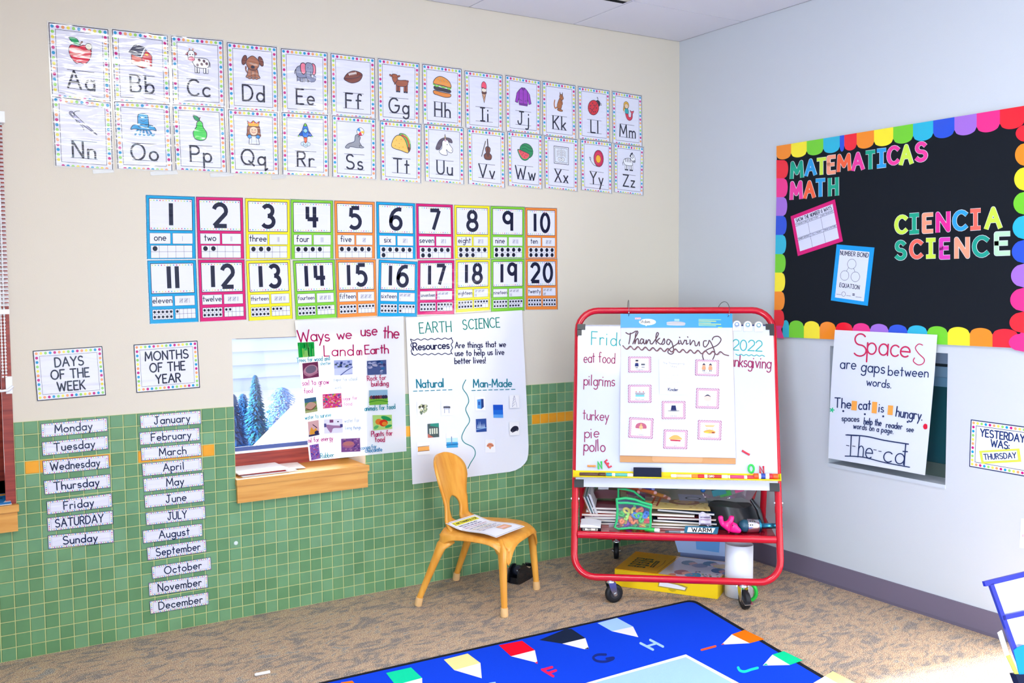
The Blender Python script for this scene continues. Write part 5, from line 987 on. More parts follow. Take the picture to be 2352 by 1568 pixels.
def caster(c, yaw, lock):
    b = MB('metal'); c = V(c); cs, sn = math.cos(yaw), math.sin(yaw); F = lambda x, y, z: c+V((cs*x-sn*y, sn*x+cs*y, z))
    b.lathe(F(0, 0, .094), (0, 0, 1), [(.021, 0), (.021, .008), (.006, .010), (.006, .02)], 'c4c8d0', 14)
    for y in (-.017, .017):
        s = [(-.018, .096), (.018, .096), (.026, .048), (.020, .032), (.010, .034), (-.006, .06)]
        b.mesh([F(x, y-.0012, z) for x, z in s]+[F(x, y+.0012, z) for x, z in s], [tuple(range(6))[::-1], tuple(range(6, 12))]+[(i, (i+1) % 6, 6+(i+1) % 6, 6+i) for i in range(6)], 'c4c8d0')
    b.lathe(F(.018, -.021, .042), F(0, 1, 0)-F(0, 0, 0), [(.007, 0), (.007, .042)], 'd8dae0', 10)
    if lock: b.hexa([F(.02, -.02, .05), F(.062, -.02, .03), F(.062, .02, .03), F(.02, .02, .05), F(.02, -.02, .053), (F(.062, -.02, .033)), F(.062, .02, .033), F(.02, .02, .053)], 'c4c8d0')
    o = b.build('caster', easel)
    b = MB('rubber'); b.lathe(F(.018, -.0125, .0425), F(0, 1, 0)-F(0, 0, 0), [(.030, 0), (.039, .001), (.0422, .006), (.0422, .019), (.039, .024), (.030, .025)], '15161c', 22); b.build('wheel', o)
    b = MB('plastic'); b.lathe(F(.018, -.0135, .0425), F(0, 1, 0)-F(0, 0, 0), [(.022, 0), (.022, .027)], '2a2c36', 14); b.build('wheel_hub', o)
for a, d, yw, lk in ((-.289, 0, -.15, 0), (.289, 0, -1.9, 1), (-.28, .685, .9, 0), (.28, .685, .9, 0)): caster(ee(a, d, 0), yw, lk)
# writing on the whiteboard
A = pxart(Plane(eb(0, 0, .0245), EN), 'ink')
def wr(lab):
    o = A.build('marker_writing', easel); o['label'] = lab+' in marker'; A.mb = MB('ink')
AQ, MGT = '2fa0a2', '8e1a50'
A.txt('Friday', 1358.5, 791, 30, AQ, .085, rot=-2, jit=.03, ws=.88, sp=.24); wr('teal Friday'); A.txt('2022', 1682, 803, 24, AQ, .10, rot=-3, jit=.03, ws=.98, sp=.14); A.C([(1690+i*6, 813+(i % 2)*2.5+i*.25) for i in range(12)], 2, AQ); wr('teal 2022, underlined')
A.txt('Thanksgiving', 1650, 838, 26, MGT, .10, rot=-4, jit=.04, ws=.72, sp=.14); wr('magenta Thanksgiving')
for t, x, y, h, ws, r in (('eat food', 1341, 832, 23, .66, -1), ('pilgrims', 1341, 885, 24, .76, -1), ('turkey', 1339, 963, 23, .80, -2), ('pie', 1343, 1005, 24, .95, 2), ('pollo', 1341, 1036, 26, .78, 0)): A.txt(t, x, y, h, MGT, .09, rot=r, jit=.05, ws=ws, sp=.16); wr('magenta %s' % t)
# three white clips
for k, (px, py) in enumerate(((1692.5, 745), (1717.5, 746), (1742.5, 747))):
    c = Plane(eb(0, 0, .028), EN)(px, py); ax = EN
    t = thing('magnet_clip', ('white ring-fronted clip beside the flip pad header', 'white ring-fronted clip, middle one on the board rim', 'white ring-fronted clip by the black board corner')[k], 'clip', c-EN*.003, 'white clips on the whiteboard rim'); b = MB('plastic')
    b.lathe(c-EN*.003, ax, [(.019, 0), (.019, .004), (.016, .006)], 'eef0f8', 20); b.hexa([c+EX*s*.019+ET*tt+EN*n for n in (-.003, .003) for s, tt in ((-1, -.03), (1, -.03), (1, 0), (-1, 0))], 'eef0f8'); b.build('clip_body', t)
    b = MB('plastic'); b.tube([c+EN*.004+EX*.0085*math.cos(q)+ET*.0085*math.sin(q) for q in [i*PI/8 for i in range(16)]], .0016, ('5a7ab8', '4f98b0', '4a98a8')[k], 6, True); b.build('ring', t)
# flip pad
z5 = lambda x, y: (1410+x/4.355, 720+y/4.355)
pad = thing('flip_chart_pad', 'sticky flip chart pad with a blue header hanging on the easel', 'flip chart', eb(0, .515, .03))
b = MB('paper'); b.box((-.249, .511, .028), (.266, 1.20, .032), 'c99463', eb); b.build('backing_board', pad)
b = MB('paper'); bx = [(a+.008, t) for a, t in rrect(.112, .514, .56, .012, .004, 4)]; b.mesh([eb(a, t, .0325) for a, t in bx]+[eb(a, t, .0345) for a, t in bx], [tuple(range(len(bx), 2*len(bx)))]+[(i, (i+1) % len(bx), len(bx)+(i+1) % len(bx), len(bx)+i) for i in range(len(bx))], 'd3a074'); b.build('backing_flap', pad)
PG = Plane(eb(0, 0, .040), EN); A = pxart(PG)
b = MB('paper'); b.hexa([eb(a, t, n) for n in (.0325, .0392) for a, t in ((-.249, .541), (.266, .537), (.264, 1.150), (-.248, 1.150))], 'd3d4e3'); b.build('page', pad)
b = MB('plastic'); b.box((-.250, 1.139, .0325), (.2645, 1.205, .0425), '1490cf', eb); hd = b.build('header', pad)
A = pxart(Plane(eb(0, 0, .0427), EN), 'lam'); A.E(*z5(336, 84), 19.5, 7.4, 'f4f6fa'); A.P([z5(305, 105), z5(340, 108), z5(322, 126)], 'f4f6fa'); A.txt('Stickies', *z5(265, 92), 6.2, '20242c', .2, x1=z5(408, 92)[0]-z5(265, 92)[0], rot=0, ws=1) if False else A.txt('Stickies', *z5(264, 93), 6.6, '20242c', .19, ws=.82, sp=.18)
A.P([z5(210, 40), z5(268, 38), z5(270, 56), z5(212, 58)], 'e05a6e'); A.txt('STAPLES', *z5(214, 54), 2.6, 'f6e0e0', .2, ws=.9)
A.build('header_logo', hd); A.mb = MB('lam')
A.S([z5(*p) for p in ((535, 84), (620, 78), (705, 88), (712, 108), (690, 120), (545, 116), (530, 102))], 'b6b4b8'); A.P([z5(605, 52), z5(655, 54), z5(655, 76), z5(605, 74)], '86bcd8')
A.build('carry_handle', hd); A.mb = MB('lam')
for k in range(5): A.L([z5(850, 58+k*15), z5(1070-(k % 3)*50, 62+k*15)], 1.5, 'd6ea5a' if k % 2 else '9fd88a')
A.L([z5(1045, 138), z5(1080, 140)], 1.6, 'd6ea5a'); A.build('header_print', hd)
A = pxart(PG); PE_ = '5d4248'
for st in ([(120, 190), (150, 205), (190, 192), (217, 175)], [(165, 195), (160, 250), (150, 302)], [(190, 302), (215, 240), (240, 190), (228, 176), (214, 230), (210, 302), (222, 265), (238, 250), (247, 268), (246, 300), (258, 296)], [(296, 262), (276, 252), (262, 282), (274, 302), (292, 282), (298, 258), (298, 292), (312, 302), (325, 264), (326, 302), (346, 262), (362, 272), (366, 300), (385, 302)], [(385, 302), (428, 240), (446, 200), (430, 192), (420, 240), (424, 304)], [(424, 280), (458, 246), (432, 274), (462, 304), (480, 296), (502, 250), (508, 290), (490, 308), (476, 300)], [(566, 268), (540, 258), (528, 292), (548, 310), (572, 275), (592, 330), (598, 385), (570, 406), (540, 385), (562, 350), (636, 300), (650, 268), (648, 302), (664, 298)], [(666, 268), (684, 308), (708, 264)], [(708, 272), (726, 268), (726, 304), (744, 298)], [(762, 262), (764, 312), (790, 272), (808, 280), (814, 318), (832, 318), (852, 280), (856, 322)],
           [(926, 272), (900, 276), (896, 318), (916, 334), (944, 300), (956, 268), (990, 330), (1010, 400), (990, 456)], [(896, 458), (888, 410), (930, 362), (1030, 318), (1072, 262), (1044, 228), (1000, 234), (984, 262)], [(656, 236), (660, 240)], [(736, 232), (741, 236)]):
    A.C([z5(*p) for p in st], 2.5, PE_)
A.C([z5(90+i*37.5, 335+i*2.3+(18 if i % 2 else -14)*(1 if i < 27 else .6)) for i in range(28)]+[z5(1148, 420)], 2.6, '6d4a50'); A.C([z5(96+i*37.5, 341+i*2.3+(16 if i % 2 else -12)) for i in range(27)], 1.2, 'a07a78')
o = A.build('marker_writing', pad); o['label'] = 'brown cursive Thanksgiving with a wavy underline'
def pcard(x0, y0, x1, y1, rot, label, word, draw):
    P0 = V(z5((x0+x1)/2, (y0+y1)/2)); w, h = (x1-x0)/4.355, (y1-y0)/4.355
    A = Art(lambda x, y, z: Plane(eb(0, 0, .0408), EN)(P0.x+x*math.cos(rot)-y*math.sin(rot), P0.y-y*math.cos(rot)-x*math.sin(rot), z), 'paper')
    N_ = 40; per = []
    for k in range(N_*4):                        # scalloped outline
        s = k/(N_*4)*4; e, f_ = int(s), s-int(s); c_ = [(-1, -1), (1, -1), (1, 1), (-1, 1), (-1, -1)]
        p = V(c_[e])*(1-f_)+V(c_[e+1])*f_; p = V((p.x*w/2, p.y*h/2)); nrm = V([(0, -1), (1, 0), (0, 1), (-1, 0)][e])
        per.append(p+nrm*(abs(math.sin(f_*PI*(9 if e % 2 == 0 else 7)))*1.6-1.2))
    A.h = .0004; A.P([tuple(p) for p in per], 'b06a94'); A.P([tuple(p*.93) for p in per], 'f2f2f8'); A.P([tuple(p*.90) for p in per], 'c894b0'); A.P([tuple(V((p.x*.80, p.y*.78))) for p in per], 'f4f4fb')
    A.T = (0, 0, w/2*.62, h/2*.62, 0); draw(A); A.T = None
    if word: A.txt(word, 0, -h*.36, 3.6, '8a8494', .16, align='c', sp=.2)
    o = A.build('picture_card', pad); o['label'] = label
def d_pilg(A): A.E(-.4, .55, .22, .25, 'e8c8b4'); A.R(-.6, .65, -.2, .95, '23243c'); A.P([(-.65, .3), (-.2, .3), (-.15, -.4), (-.7, -.4)], '26306a'); A.E(.45, .5, .2, .18, 'e6e2e6'); A.R(.2, -.1, .75, .15, '2c3048'); A.R(.22, -.3, .72, -.2, '8a8a9a'); A.R(.25, -.62, .7, -.5, '2c3048'); A.R(-.6, -.7, -.25, -.55, '3a3a4a')
def d_nat(A):
    for x in (-.45, .45): A.E(x, .5, .24, .25, 'dfa888'); A.P([(x-.25, .55), (x, .95), (x+.25, .55)], '2f3050'); A.P([(x-.25, .3), (x+.25, .3), (x+.3, -.4), (x-.3, -.4)], 'd89a74'); A.R(x-.15, -.75, x-.05, -.4, '4a3a4a'); A.R(x+.05, -.75, x+.15, -.4, '4a3a4a')
def d_ship(A): A.P([(-.7, .15), (.8, .15), (.6, -.2), (-.55, -.2)], '9a9aa4'); A.R(-.6, -.55, .65, -.2, '6fc0c4'); [A.E(x, .35, .09, .1, 'c85a70') for x in (-.5, 0, .5)]; A.R(-.6, .2, .7, .26, '5a5a66')
def d_cap(A): A.E(0, 0, .55, .5, 'f4c4b8'); A.S([(-.5, .25), (0, .65), (.5, .25), (0, .42)], '3c3c52')
def d_hat(A): A.P([(-.4, -.05), (-.28, .85), (.28, .85), (.4, -.05)], '20285a'); A.E(0, -.15, .85, .07, '23284a')
def d_turk(A): A.S([(-.75, 0), (-.6, .6), (0, .85), (.6, .6), (.75, 0), (.3, -.1), (-.3, -.1)], 'b8607a'); A.E(0, .1, .25, .32, 'e8b480'); A.E(0, .55, .12, .14, 'e0a070'); A.L([(-.1, -.2), (-.12, -.5)], .06, 'e8b050'); A.L([(.1, -.2), (.12, -.5)], .06, 'e8b050')
def d_pie(A): A.S([(-.85, 0), (-.5, .55), (0, .75), (.5, .55), (.85, 0)], 'f0ac62'); A.P([(-.75, -.05), (.75, -.1), (.65, -.35), (-.65, -.3)], 'c03a50')
def d_feast(A): A.P([(-.75, .85), (.75, .85), (.5, .5), (-.5, .5)], 'e8b880'); A.L([(-.4, .3), (-.4, .05)], .06, '9a8a8a'); A.L([(.4, .3), (.4, .05)], .06, '9a8a8a'); A.S([(-.8, -.2), (0, .1), (.8, -.2), (.6, -.55), (-.6, -.5)], 'eea452'); A.R(-.6, -.5, -.1, -.32, 'f0c840'); A.R(.3, -.5, .7, -.3, '8a3a3a')
pcard(145, 430, 372, 588, 0, 'scalloped card with pilgrims', 'Pilgrims', d_pilg); pcard(815, 462, 1050, 622, -.03, 'scalloped card with two native figures', 'Natives', d_nat); pcard(143, 712, 375, 890, 0, 'scalloped card with a ship', 'Mayflower', d_ship); pcard(822, 748, 1052, 948, -.03, 'scalloped card with a white cap', 'cap', d_cap); pcard(480, 875, 715, 1055, 0, 'scalloped card with a tall black hat', 'tall hat', d_hat); pcard(150, 1042, 392, 1245, -.05, 'scalloped card with a turkey', 'turkey', d_turk); pcard(497, 1162, 735, 1352, -.03, 'scalloped card with a pie', 'pie', d_pie); pcard(840, 1068, 1075, 1262, -.03, 'scalloped card with a feast', 'feast', d_feast)
q = quad(Plane(eb(0, 0, .0405), EN), [z5(455, 462), z5(730, 466), z5(733, 812), z5(458, 806)], 8, 10); A = Art(q); sheet(A, 8, 10, 'f3f3f9', .0022)
A.txt('The Thanksgiving', 4.1, 8.75, .55, '8a8a98', .15, align='c', ws=1.15); A.txt('Story', 4.1, 7.85, .55, '8a8a98', .15, align='c', ws=1.15)
for i in range(9):
    x, y = 1+(i % 5)*1.25, 2.5+(i//5)*2.0; A.L(arc(x+.5, y+1.5, .35, .4, 0, 360), .05, 'b4b4c0'); A.L([(x, y), (x, y+1.0), (x+1, y+1.05), (x+1, y), (x, y)], .06, 'a8a8b6')
A.L([(.9, 2.3), (7.2, 2.2)], .06, 'b4b4c0'); A.txt('Kinder', 2.5, 1.0, .85, '262a5c', .2, sp=.22, ws=.95)
o = A.build('booklet', pad); o['label'] = 'white booklet The Thanksgiving Story'
for k, (px, tilt) in enumerate(((1443, .08), (1661, .55))):
    c = Plane(eb(0, 0, .012), EN)(px, 712 if k == 0 else 716); r = .048; d1 = (EN*math.cos(tilt)+EX*math.sin(tilt)).normalized()
    b = MB('metal'); b.tube([c+d1*r*math.cos(q)+ET*r*math.sin(q) for q in [i*PI/14 for i in range(28)]], .0014, '70727a', 6, True); b.ball(c+d1*r*.94-ET*r*.5, .0035, 'c8ccd8', 8); tag(b.build('binder_ring'), ('steel binder ring over the red tube above the word Thanksgiving', 'steel binder ring over the red tube near the white clips')[k], 'ring', 'rings holding the flip pad')
# things in the tray and on the board
def trayobj(name, label, cat, x0, y0, x1, y1, segs, r, group=None, word=None):
    P = Plane(eb(0, 0, .046), EN); p, q = [eb((P(*c)-EP0).dot(EX), .4415+r*1.12, .047) for c in ((x0, y0), (x1, y1))]; ax = (q-p).normalized(); L = (q-p).length
    f0 = p.lerp(q, .5); t = thing(name, label, cat, f0, group); acc = 0
    for nm, fr, c, k in segs:
        b = MB('plastic'); b.lathe(p+ax*acc*L, ax, [(r*k*.85, 0), (r*k, .002), (r*k, fr*L-.002), (r*k*.85, fr*L)], c, 14); o = b.build(nm, t); o['label'] = 'part of another colour' if False else nm.replace('_', ' '); acc += fr
    if word:
        A = Art(lambda x, y, z: p+ax*(word[1]*L+x)+ET*(y)+EN*(r*1.04), 'ink'); A.txt(word[0], 0, -.004, .008, word[2], .2, ws=.9); A.build('label_print', t)
GT = 'writing tools in the easel tray'
trayobj('marker_pen', 'brown marker lying at the tray end under the word pollo', 'marker', 1331, 1090, 1391, 1092, [('barrel', .72, '5a3a2c', 1), ('cap', .28, '4a2c22', 1.12)], .0085, GT)
trayobj('marker_pen', 'white marker with a teal cap and label beside the black eraser', 'marker', 1392, 1091, 1454, 1093.5, [('cap', .22, '2aa4b4', 1.1), ('barrel', .12, 'eef0f4', 1), ('label_band', .45, '5ab8ac', 1.01), ('barrel', .21, 'eef0f4', 1)], .0085, GT)
trayobj('marker_pen', 'white marker with an orange cap under the cardboard flap', 'marker', 1541, 1096, 1603, 1098.5, [('barrel', .2, 'f6eee8', 1), ('label_band', .50, 'f0c8ac', 1.01), ('barrel', .06, 'f6eee8', 1), ('cap', .24, 'f08a2a', 1.1)], .0085, GT)
trayobj('marker_pen', 'white marker with a red cap and a red brand label', 'marker', 1603, 1098, 1672, 1101, [('cap', .21, 'd8202c', 1.12), ('barrel', .11, 'f4f4f6', 1), ('label_band', .47, 'c02a34', 1.01), ('barrel', .21, 'f4f4f6', 1)], .0088, GT, ('EXPO', .36, 'f6f0f0'))
trayobj('marker_pen', 'white marker with a pink label next to the glue stick', 'marker', 1673, 1100, 1733, 1102.5, [('barrel', .06, 'f4f4f6', 1), ('label_band', .54, 'd83a78', 1.01), ('barrel', .12, 'f4f4f6', 1), ('cap', .28, 'd8304a', 1.1)], .0085, GT)
trayobj('glue_stick', 'orange-capped glue stick at the tray end by the grey wall', 'glue', 1731, 1096.5, 1787, 1099, [('cap', .2, 'ee5a1e', 1.02), ('barrel', .10, 'f2f2f6', 1), ('label_band', .18, '2f4aa8', 1.01), ('label_band', .16, 'eef0f6', 1.01), ('label_band', .14, 'd02a3a', 1.01), ('base_cap', .22, 'ee5a1e', 1)], .0135, GT)
P = Plane(eb(0, 0, .034), EN); p0, p1, p2, p3 = P(1455, 1074), P(1519, 1075), P(1519, 1098), P(1455, 1097)
t = thing('board_eraser', 'black felt board eraser standing in the yellow tray', 'eraser', p3); b = MB('cloth'); b.hexa([p3, p2, p1, p0]+[x+EN*.022 for x in (p3, p2, p1, p0)], '262b3e'); b.build('felt', t)
b = MB('plastic'); b.hexa([x-EN*.006 for x in (p3, p2, p1, p0)]+[p3, p2, p1, p0], '15171f'); b.build('back', t)
for chh, x0, y0, x1, y1, c, rot, lab in (('I', 1350.5, 1066.5, 1367, 1073.5, 'f0943a', 90, 'orange magnet letter I lying flat above the tray'), ('N', 1369, 1062.5, 1387, 1073.5, '22d24a', 8, 'green magnet letter N above the tray'), ('E', 1389, 1056, 1405, 1073, 'e0263e', 35, 'red magnet letter E beside the green N'), ('I', 1704, 1032, 1722, 1047, 'dc1e38', 60, 'red magnet letter I tilted on the bare board'), ('O', 1718, 1067, 1733, 1085, '22d84a', 0, 'green magnet letter O near the tray end'), ('N', 1744, 1071, 1756, 1087, 'dc1e38', 5, 'red magnet letter N beside the green O')):
    c_ = Plane(eb(0, 0, .029), EN)((x0+x1)/2, (y0+y1)/2); h = (.034 if chh != 'I' else .03); w = GW[chh]*h*.8; r = math.radians(rot); b = MB('plastic')
    for st in GL[chh]:
        pts = []
        for x, y in st: u, v_ = (x*h*.8-w/2), (y*h-h/2); pts.append(c_+EX*(u*math.cos(r)-v_*math.sin(r))+ET*(u*math.sin(r)+v_*math.cos(r)))
        b.tube(pts, .0044, c, 8, up=EN)
    tag(b.build('magnet_letter'), lab, 'magnet', 'magnet letters on the whiteboard')
# ================================================================= ON THE EASEL SHELF
SZ = .3025
def sp(px, py, d):                                # photo pixel -> (a, z) on the vertical plane d behind the easel's foot
    P = Plane(EO+EY*d, EY)(px, py)-EO; return P.dot(EX), P.z
def rot(a0, d0, yaw):                             # box frame turned by yaw about (a0, d0)
    c, s = math.cos(yaw), math.sin(yaw); return lambda x, y, z: ee(a0+x*c-y*s, d0+x*s+y*c, z)
def book(x, d, z, w, dep, th, yaw, cover, label, group, tilt=0, name='picture_book'):
    F0 = rot(x, d, yaw); F = lambda a, b_, c: F0(a, b_, c+a*tilt)
    t = thing(name, label, 'book', F(0, 0, z), group); e = .0009
    b = MB('gloss'); b.box((-w/2, 0, z), (w/2, dep, z+e), cover, F); b.box((-w/2, 0, z+th-e), (w/2, dep, z+th), cover, F); b.box((-w/2, dep-e, z), (w/2, dep, z+th), cover, F); b.build('cover', t)
    b = MB(); b.box((-w/2+.002, .001, z+e), (w/2-.002, dep-e, z+th-e), 'e6e0da', F); b.build('pages', t)
GB = 'books lying on the easel shelf'
z = SZ
for i, (c, nm, w, dx, yw, tilt) in enumerate((('1d2438', 'black', .27, -.285, .04, 0), ('23365e', 'navy', .27, -.30, -.02, 0), ('c9c4d6', 'lilac', .26, -.285, .05, .01), ('b8402e', 'red', .26, -.30, .0, 0), ('d8d2dc', 'pale grey', .25, -.285, -.05, -.02), ('8a3a4a', 'maroon', .24, -.265, .06, -.02))):
    book(dx, .20+.006*i, z, w, .24, .0105, yw, c, 'thin %s-covered book, %s in the stack behind the letter bag' % (nm, ('lowest', 'second up', 'third up', 'fourth up', 'fifth up', 'topmost')[i]), GB, tilt); z += .0118+(.004 if i > 3 else 0)
z = SZ
for i, (c, nm, w, dx, yw, tilt) in enumerate((('3a2028', 'dark brown', .30, .04, -.05, 0), ('c8b48a', 'tan', .28, .02, .03, -.015), ('23385a', 'navy', .29, .045, -.03, -.03), ('7a2a34', 'wine-red', .28, .06, .04, -.02), ('d8c8b0', 'cream', .22, -.02, .0, -.02), ('28406e', 'blue', .26, .05, -.08, -.04))):
    book(dx, .16+.006*i, z, w, .26, .0095, yw, c, 'thin %s-covered book, %s in the stack between letter bag and plastic bag' % (nm, ('lowest', 'second up', 'third up', 'fourth up', 'fifth up', 'topmost')[i]), GB, tilt); z += .0112+(.003 if i > 1 else 0)
# illustrated game board on top of that stack
q = [ee(a, d, zz) for a, d, zz in ((-.13, .17, z+.010), (.16, .17, z+.004), (.15, .47, z+.030), (-.14, .47, z+.036))]
q[2] = q[1]+q[3]-q[0]
fn = lambda x, y, h: (q[0]*(1-x)+q[1]*x)*(1-y)+(q[3]*(1-x)+q[2]*x)*y+EZ*h
A = Art(fn, 'gloss'); sheet(A, 1, 1, 'e0c27a', .004); R_ = random.Random(5)
A.P([(.0, .34), (.45, .26), (1, .34), (1, 1), (0, 1)], '8d857e'); A.E(.62, .34, .25, .14, '8a5a48'); A.E(.62, .37, .17, .1, 'b08a70'); A.R(.55, .42, .97, .75, '9a9aae'); A.E(.78, .56, .13, .07, '3a3a4a'); A.E(.78, .56, .10, .05, 'a8a8bc')
for x in (.08, .17): A.L([(x, .1), (x+.12, .7)], .03, 'a8442e')
for k in range(6): A.L([(.08+k*.02, .15+k*.1), (.19+k*.02, .15+k*.1)], .025, 'a8442e')
for k in range(16): A.E(R_.uniform(.3, .95), R_.uniform(.05, .4), .025, .015, R_.choice(('b08a3a', '7a7a3a', 'c8a04a')))
tag(A.build('game_board'), 'illustrated yellow-brown game board lying on the shelf books', 'game board')
# leaning books at the frame
for i, (x0, x1, y0, y1, c, nm) in enumerate(((1337, 1346, 1140, 1182, 'a86a4a', 'brown'), (1345, 1353, 1137, 1178, '3f7078', 'teal'), (1353, 1358, 1130, 1178, 'd8d8e0', 'white-edged'))):
    (a0, z0), (a1, z1) = sp(x0, y1, .22), sp(x1, y0, .22); t = thing('picture_book', '%s book leaning upright against the easel frame by the dark red case' % nm, 'book', ee(a0, .22, SZ), 'books leaning on the easel shelf'); zb = SZ+.072
    L_ = .04; a0 = -.425+.0135*i; z1 -= .004*i
    b = MB('gloss'); b.hexa([ee(a0+L_, .22, zb-.045), ee(a0+.004+L_, .22, zb-.045), ee(a0+.004+L_, .46, zb-.045), ee(a0+L_, .46, zb-.045), ee(a0, .22, z1), ee(a0+.004, .22, z1), ee(a0+.004, .46, z1), ee(a0, .46, z1)], c); b.build('cover', t)
    b = MB(); b.hexa([ee(a0+.004+L_, .221, zb-.044), ee(a0+.011+L_, .221, zb-.044), ee(a0+.011+L_, .455, zb-.044), ee(a0+.004+L_, .455, zb-.044), ee(a0+.004, .221, z1-.003), ee(a0+.011, .221, z1-.003), ee(a0+.011, .455, z1-.003), ee(a0+.004, .455, z1-.003)], 'cfcbd0'); b.build('pages', t)
# dark red case
(a0, z0), (a1, z1) = sp(1364, 1166, .36), sp(1424, 1126, .36); t = thing('storage_case', 'dark red case with a rounded top behind the letter bag', 'case', ee(a0, .36, z0))
pr = [(a0+.012, SZ+.088), (a1, SZ+.088), (a1, z1-.004), (a1-.02, z1+.002), ((a0+a1)/2, z1+.002), (a0+.02, z1-.002), (a0, z1-.012)]
b = MB('plastic'); n_ = len(pr); b.mesh([ee(a, .36, zz) for a, zz in pr]+[ee(a, .44, zz) for a, zz in pr], [tuple(range(n_))[::-1], tuple(range(n_, 2*n_))]+[(i, (i+1) % n_, n_+(i+1) % n_, n_+i) for i in range(n_)], '571017'); b.build('shell', t)
b = MB('plastic'); b.tube([ee(a0+.02, .375, z1+.006), ee(a0+.07, .375, z1+.004)], .007, 'd9d4dc', 8); b.build('handle', t)
# clear pack of chunky markers
pk = thing('marker_pack', 'clear pack of chunky markers on the case behind the letter bag', 'pack', ee(-.17, .33, .44))
def seg(px0, py0, px1, py1, d0, d1): a, zz = sp(px0, py0, d0); e, zf = sp(px1, py1, d1); return ee(a, d0, zz), ee(e, d1, zf)
b = MB('plastic'); p0, p1 = seg(1425, 1128, 1538, 1150, .36, .28); dn = V((0, 0, .042)); ac = EY*.10
c8 = [p0-dn*.55, p1-dn*.45, p1-dn*.45+ac, p0-dn*.55+ac, p0+dn*.4, p1+dn*.55, p1+dn*.55+ac, p0+dn*.4+ac]; b.hexa(c8, m_clear('clear_pack', 'c89070', .10, .12, .12)); b.build('film', pk)
for k, (x0, y0, x1, y1, c, nm) in enumerate(((1428, 1116, 1470, 1120, 'd8562a', 'orange'), (1455, 1115, 1500, 1122, '2b3a96', 'blue'), (1424, 1122, 1466, 1130, 'a8322e', 'red'), (1452, 1122, 1505, 1131, 'c8642e', 'orange'), (1478, 1126, 1527, 1140, 'd88a2a', 'amber'), (1440, 1130, 1500, 1142, '5a1f38', 'wine'), (1496, 1132, 1536, 1145, 'a84a34', 'brick red'), (1470, 1138, 1513, 1152, '232f66', 'dark blue'), (1502, 1142, 1532, 1152, 'c03a30', 'scarlet'))):
    d0 = .36+.012*(k % 3); p, q_ = seg(x0, y0, x1, y1, d0, d0-.05); ax = (q_-p).normalized(); L = (q_-p).length
    t = thing('chunky_marker', '%s chunky marker in the clear pack%s' % (nm, {0: ' at the top behind the green handle', 3: ' at mid height'}.get(k, '')), 'marker', p, 'chunky markers in the pack'); b = MB('plastic'); b.lathe(p, ax, [(.008, 0), (.0095, .004), (.0095, L*.97)], c, 12); b.build('barrel', t); b = MB('plastic'); b.lathe(p+ax*L*.97, ax, [(.0095, 0), (.0085, .008), (.003, .012)], 'd8a0a0' if c not in ('2b3a96', '232f66') else '8a94d8', 12); b.build('end_plug', t)
# green-edged clear bag full of plastic letters
BD = .09; gp = lambda px, py, d=BD: (lambda q: ee(q[0], d, q[1]))(sp(px, py, d)); z9 = lambda x, y: (1330+x/9.408, 1110+y/9.408)
bag = thing('letter_bag', 'clear zip bag with green edging full of plastic letters', 'bag', gp(1452, 1213)); gc = '1fb46a'
b = MB('plastic'); b.tube([gp(*z9(*p)) for p in ((815, 345), (830, 560), (815, 800), (770, 940), (850, 985), (1100, 960), (1350, 975), (1540, 985), (1548, 800), (1540, 620), (1560, 470))], .0058, gc, 8)
b.tube([gp(*z9(*p)) for p in ((800, 345), (1000, 315), (1200, 345), (1400, 420), (1580, 465))], .0062, gc, 8); b.tube([gp(*z9(*p)) for p in ((840, 420), (1050, 420), (1300, 450), (1545, 530))], .0062, gc, 8); b.build('edging', bag)
b = MB('plastic'); b.tube([gp(*z9(*p), BD+.10) for p in ((850, 340), (850, 120), (1000, 125), (1180, 170), (1300, 270), (1420, 360))], .0058, gc, 8); b.build('handle', bag)
cl = m_clear('clear_vinyl', 'ffffff', .10, .03, .06)
b = MB(); fr = [gp(*z9(*p)) for p in ((820, 350), (1000, 330), (1200, 360), (1400, 430), (1560, 475), (1545, 800), (1540, 980), (800, 950), (825, 700))]; b.face([p-EY*.004 for p in fr], cl); b.build('front_panel', bag)
b = MB('plastic'); bk = [gp(*z9(*p), BD+.11) for p in ((860, 360), (1480, 440), (1500, 940), (850, 930))]; b.face(bk, m_clear('back_vinyl', '5a6a7a', .08, .45, .1)); b.build('back_panel', bag)
R_ = random.Random(12); LC = [('f07a1e', 'orange'), ('e8d432', 'yellow'), ('3fbf3a', 'green'), ('2f78d0', 'blue'), ('d8342a', 'red'), ('9a3ac0', 'purple'), ('a8e04a', 'lime')]
LTS = [(1030, 590, 1, 'O'), (1180, 600, 1, 'C'), (1310, 590, 0, 'D'), (930, 690, 2, 'L'), (1020, 710, 6, 'E'), (1140, 650, 1, 'J'), (1220, 690, 3, 'O'), (1240, 740, 4, 'U'), (1440, 680, 3, 'B'), (1350, 760, 2, 'D'), (940, 790, 0, 'P'), (1080, 760, 0, 'K'), (900, 860, 0, 'T'), (1000, 850, 1, 'R'), (1100, 880, 5, 'M'), (1200, 830, 0, 'S'), (1300, 860, 6, 'V'), (1400, 880, 1, 'N'), (1470, 800, 4, 'H'), (1380, 930, 0, 'X'), (1050, 930, 5, 'W'), (1180, 930, 2, 'A'), (1460, 920, 2, 'F'), (900, 640, 2, 'G'), (1300, 690, 2, 'Q'), (1220, 560, 2, 'I'), (1500, 740, 1, 'Y'), (960, 930, 3, 'Z')]
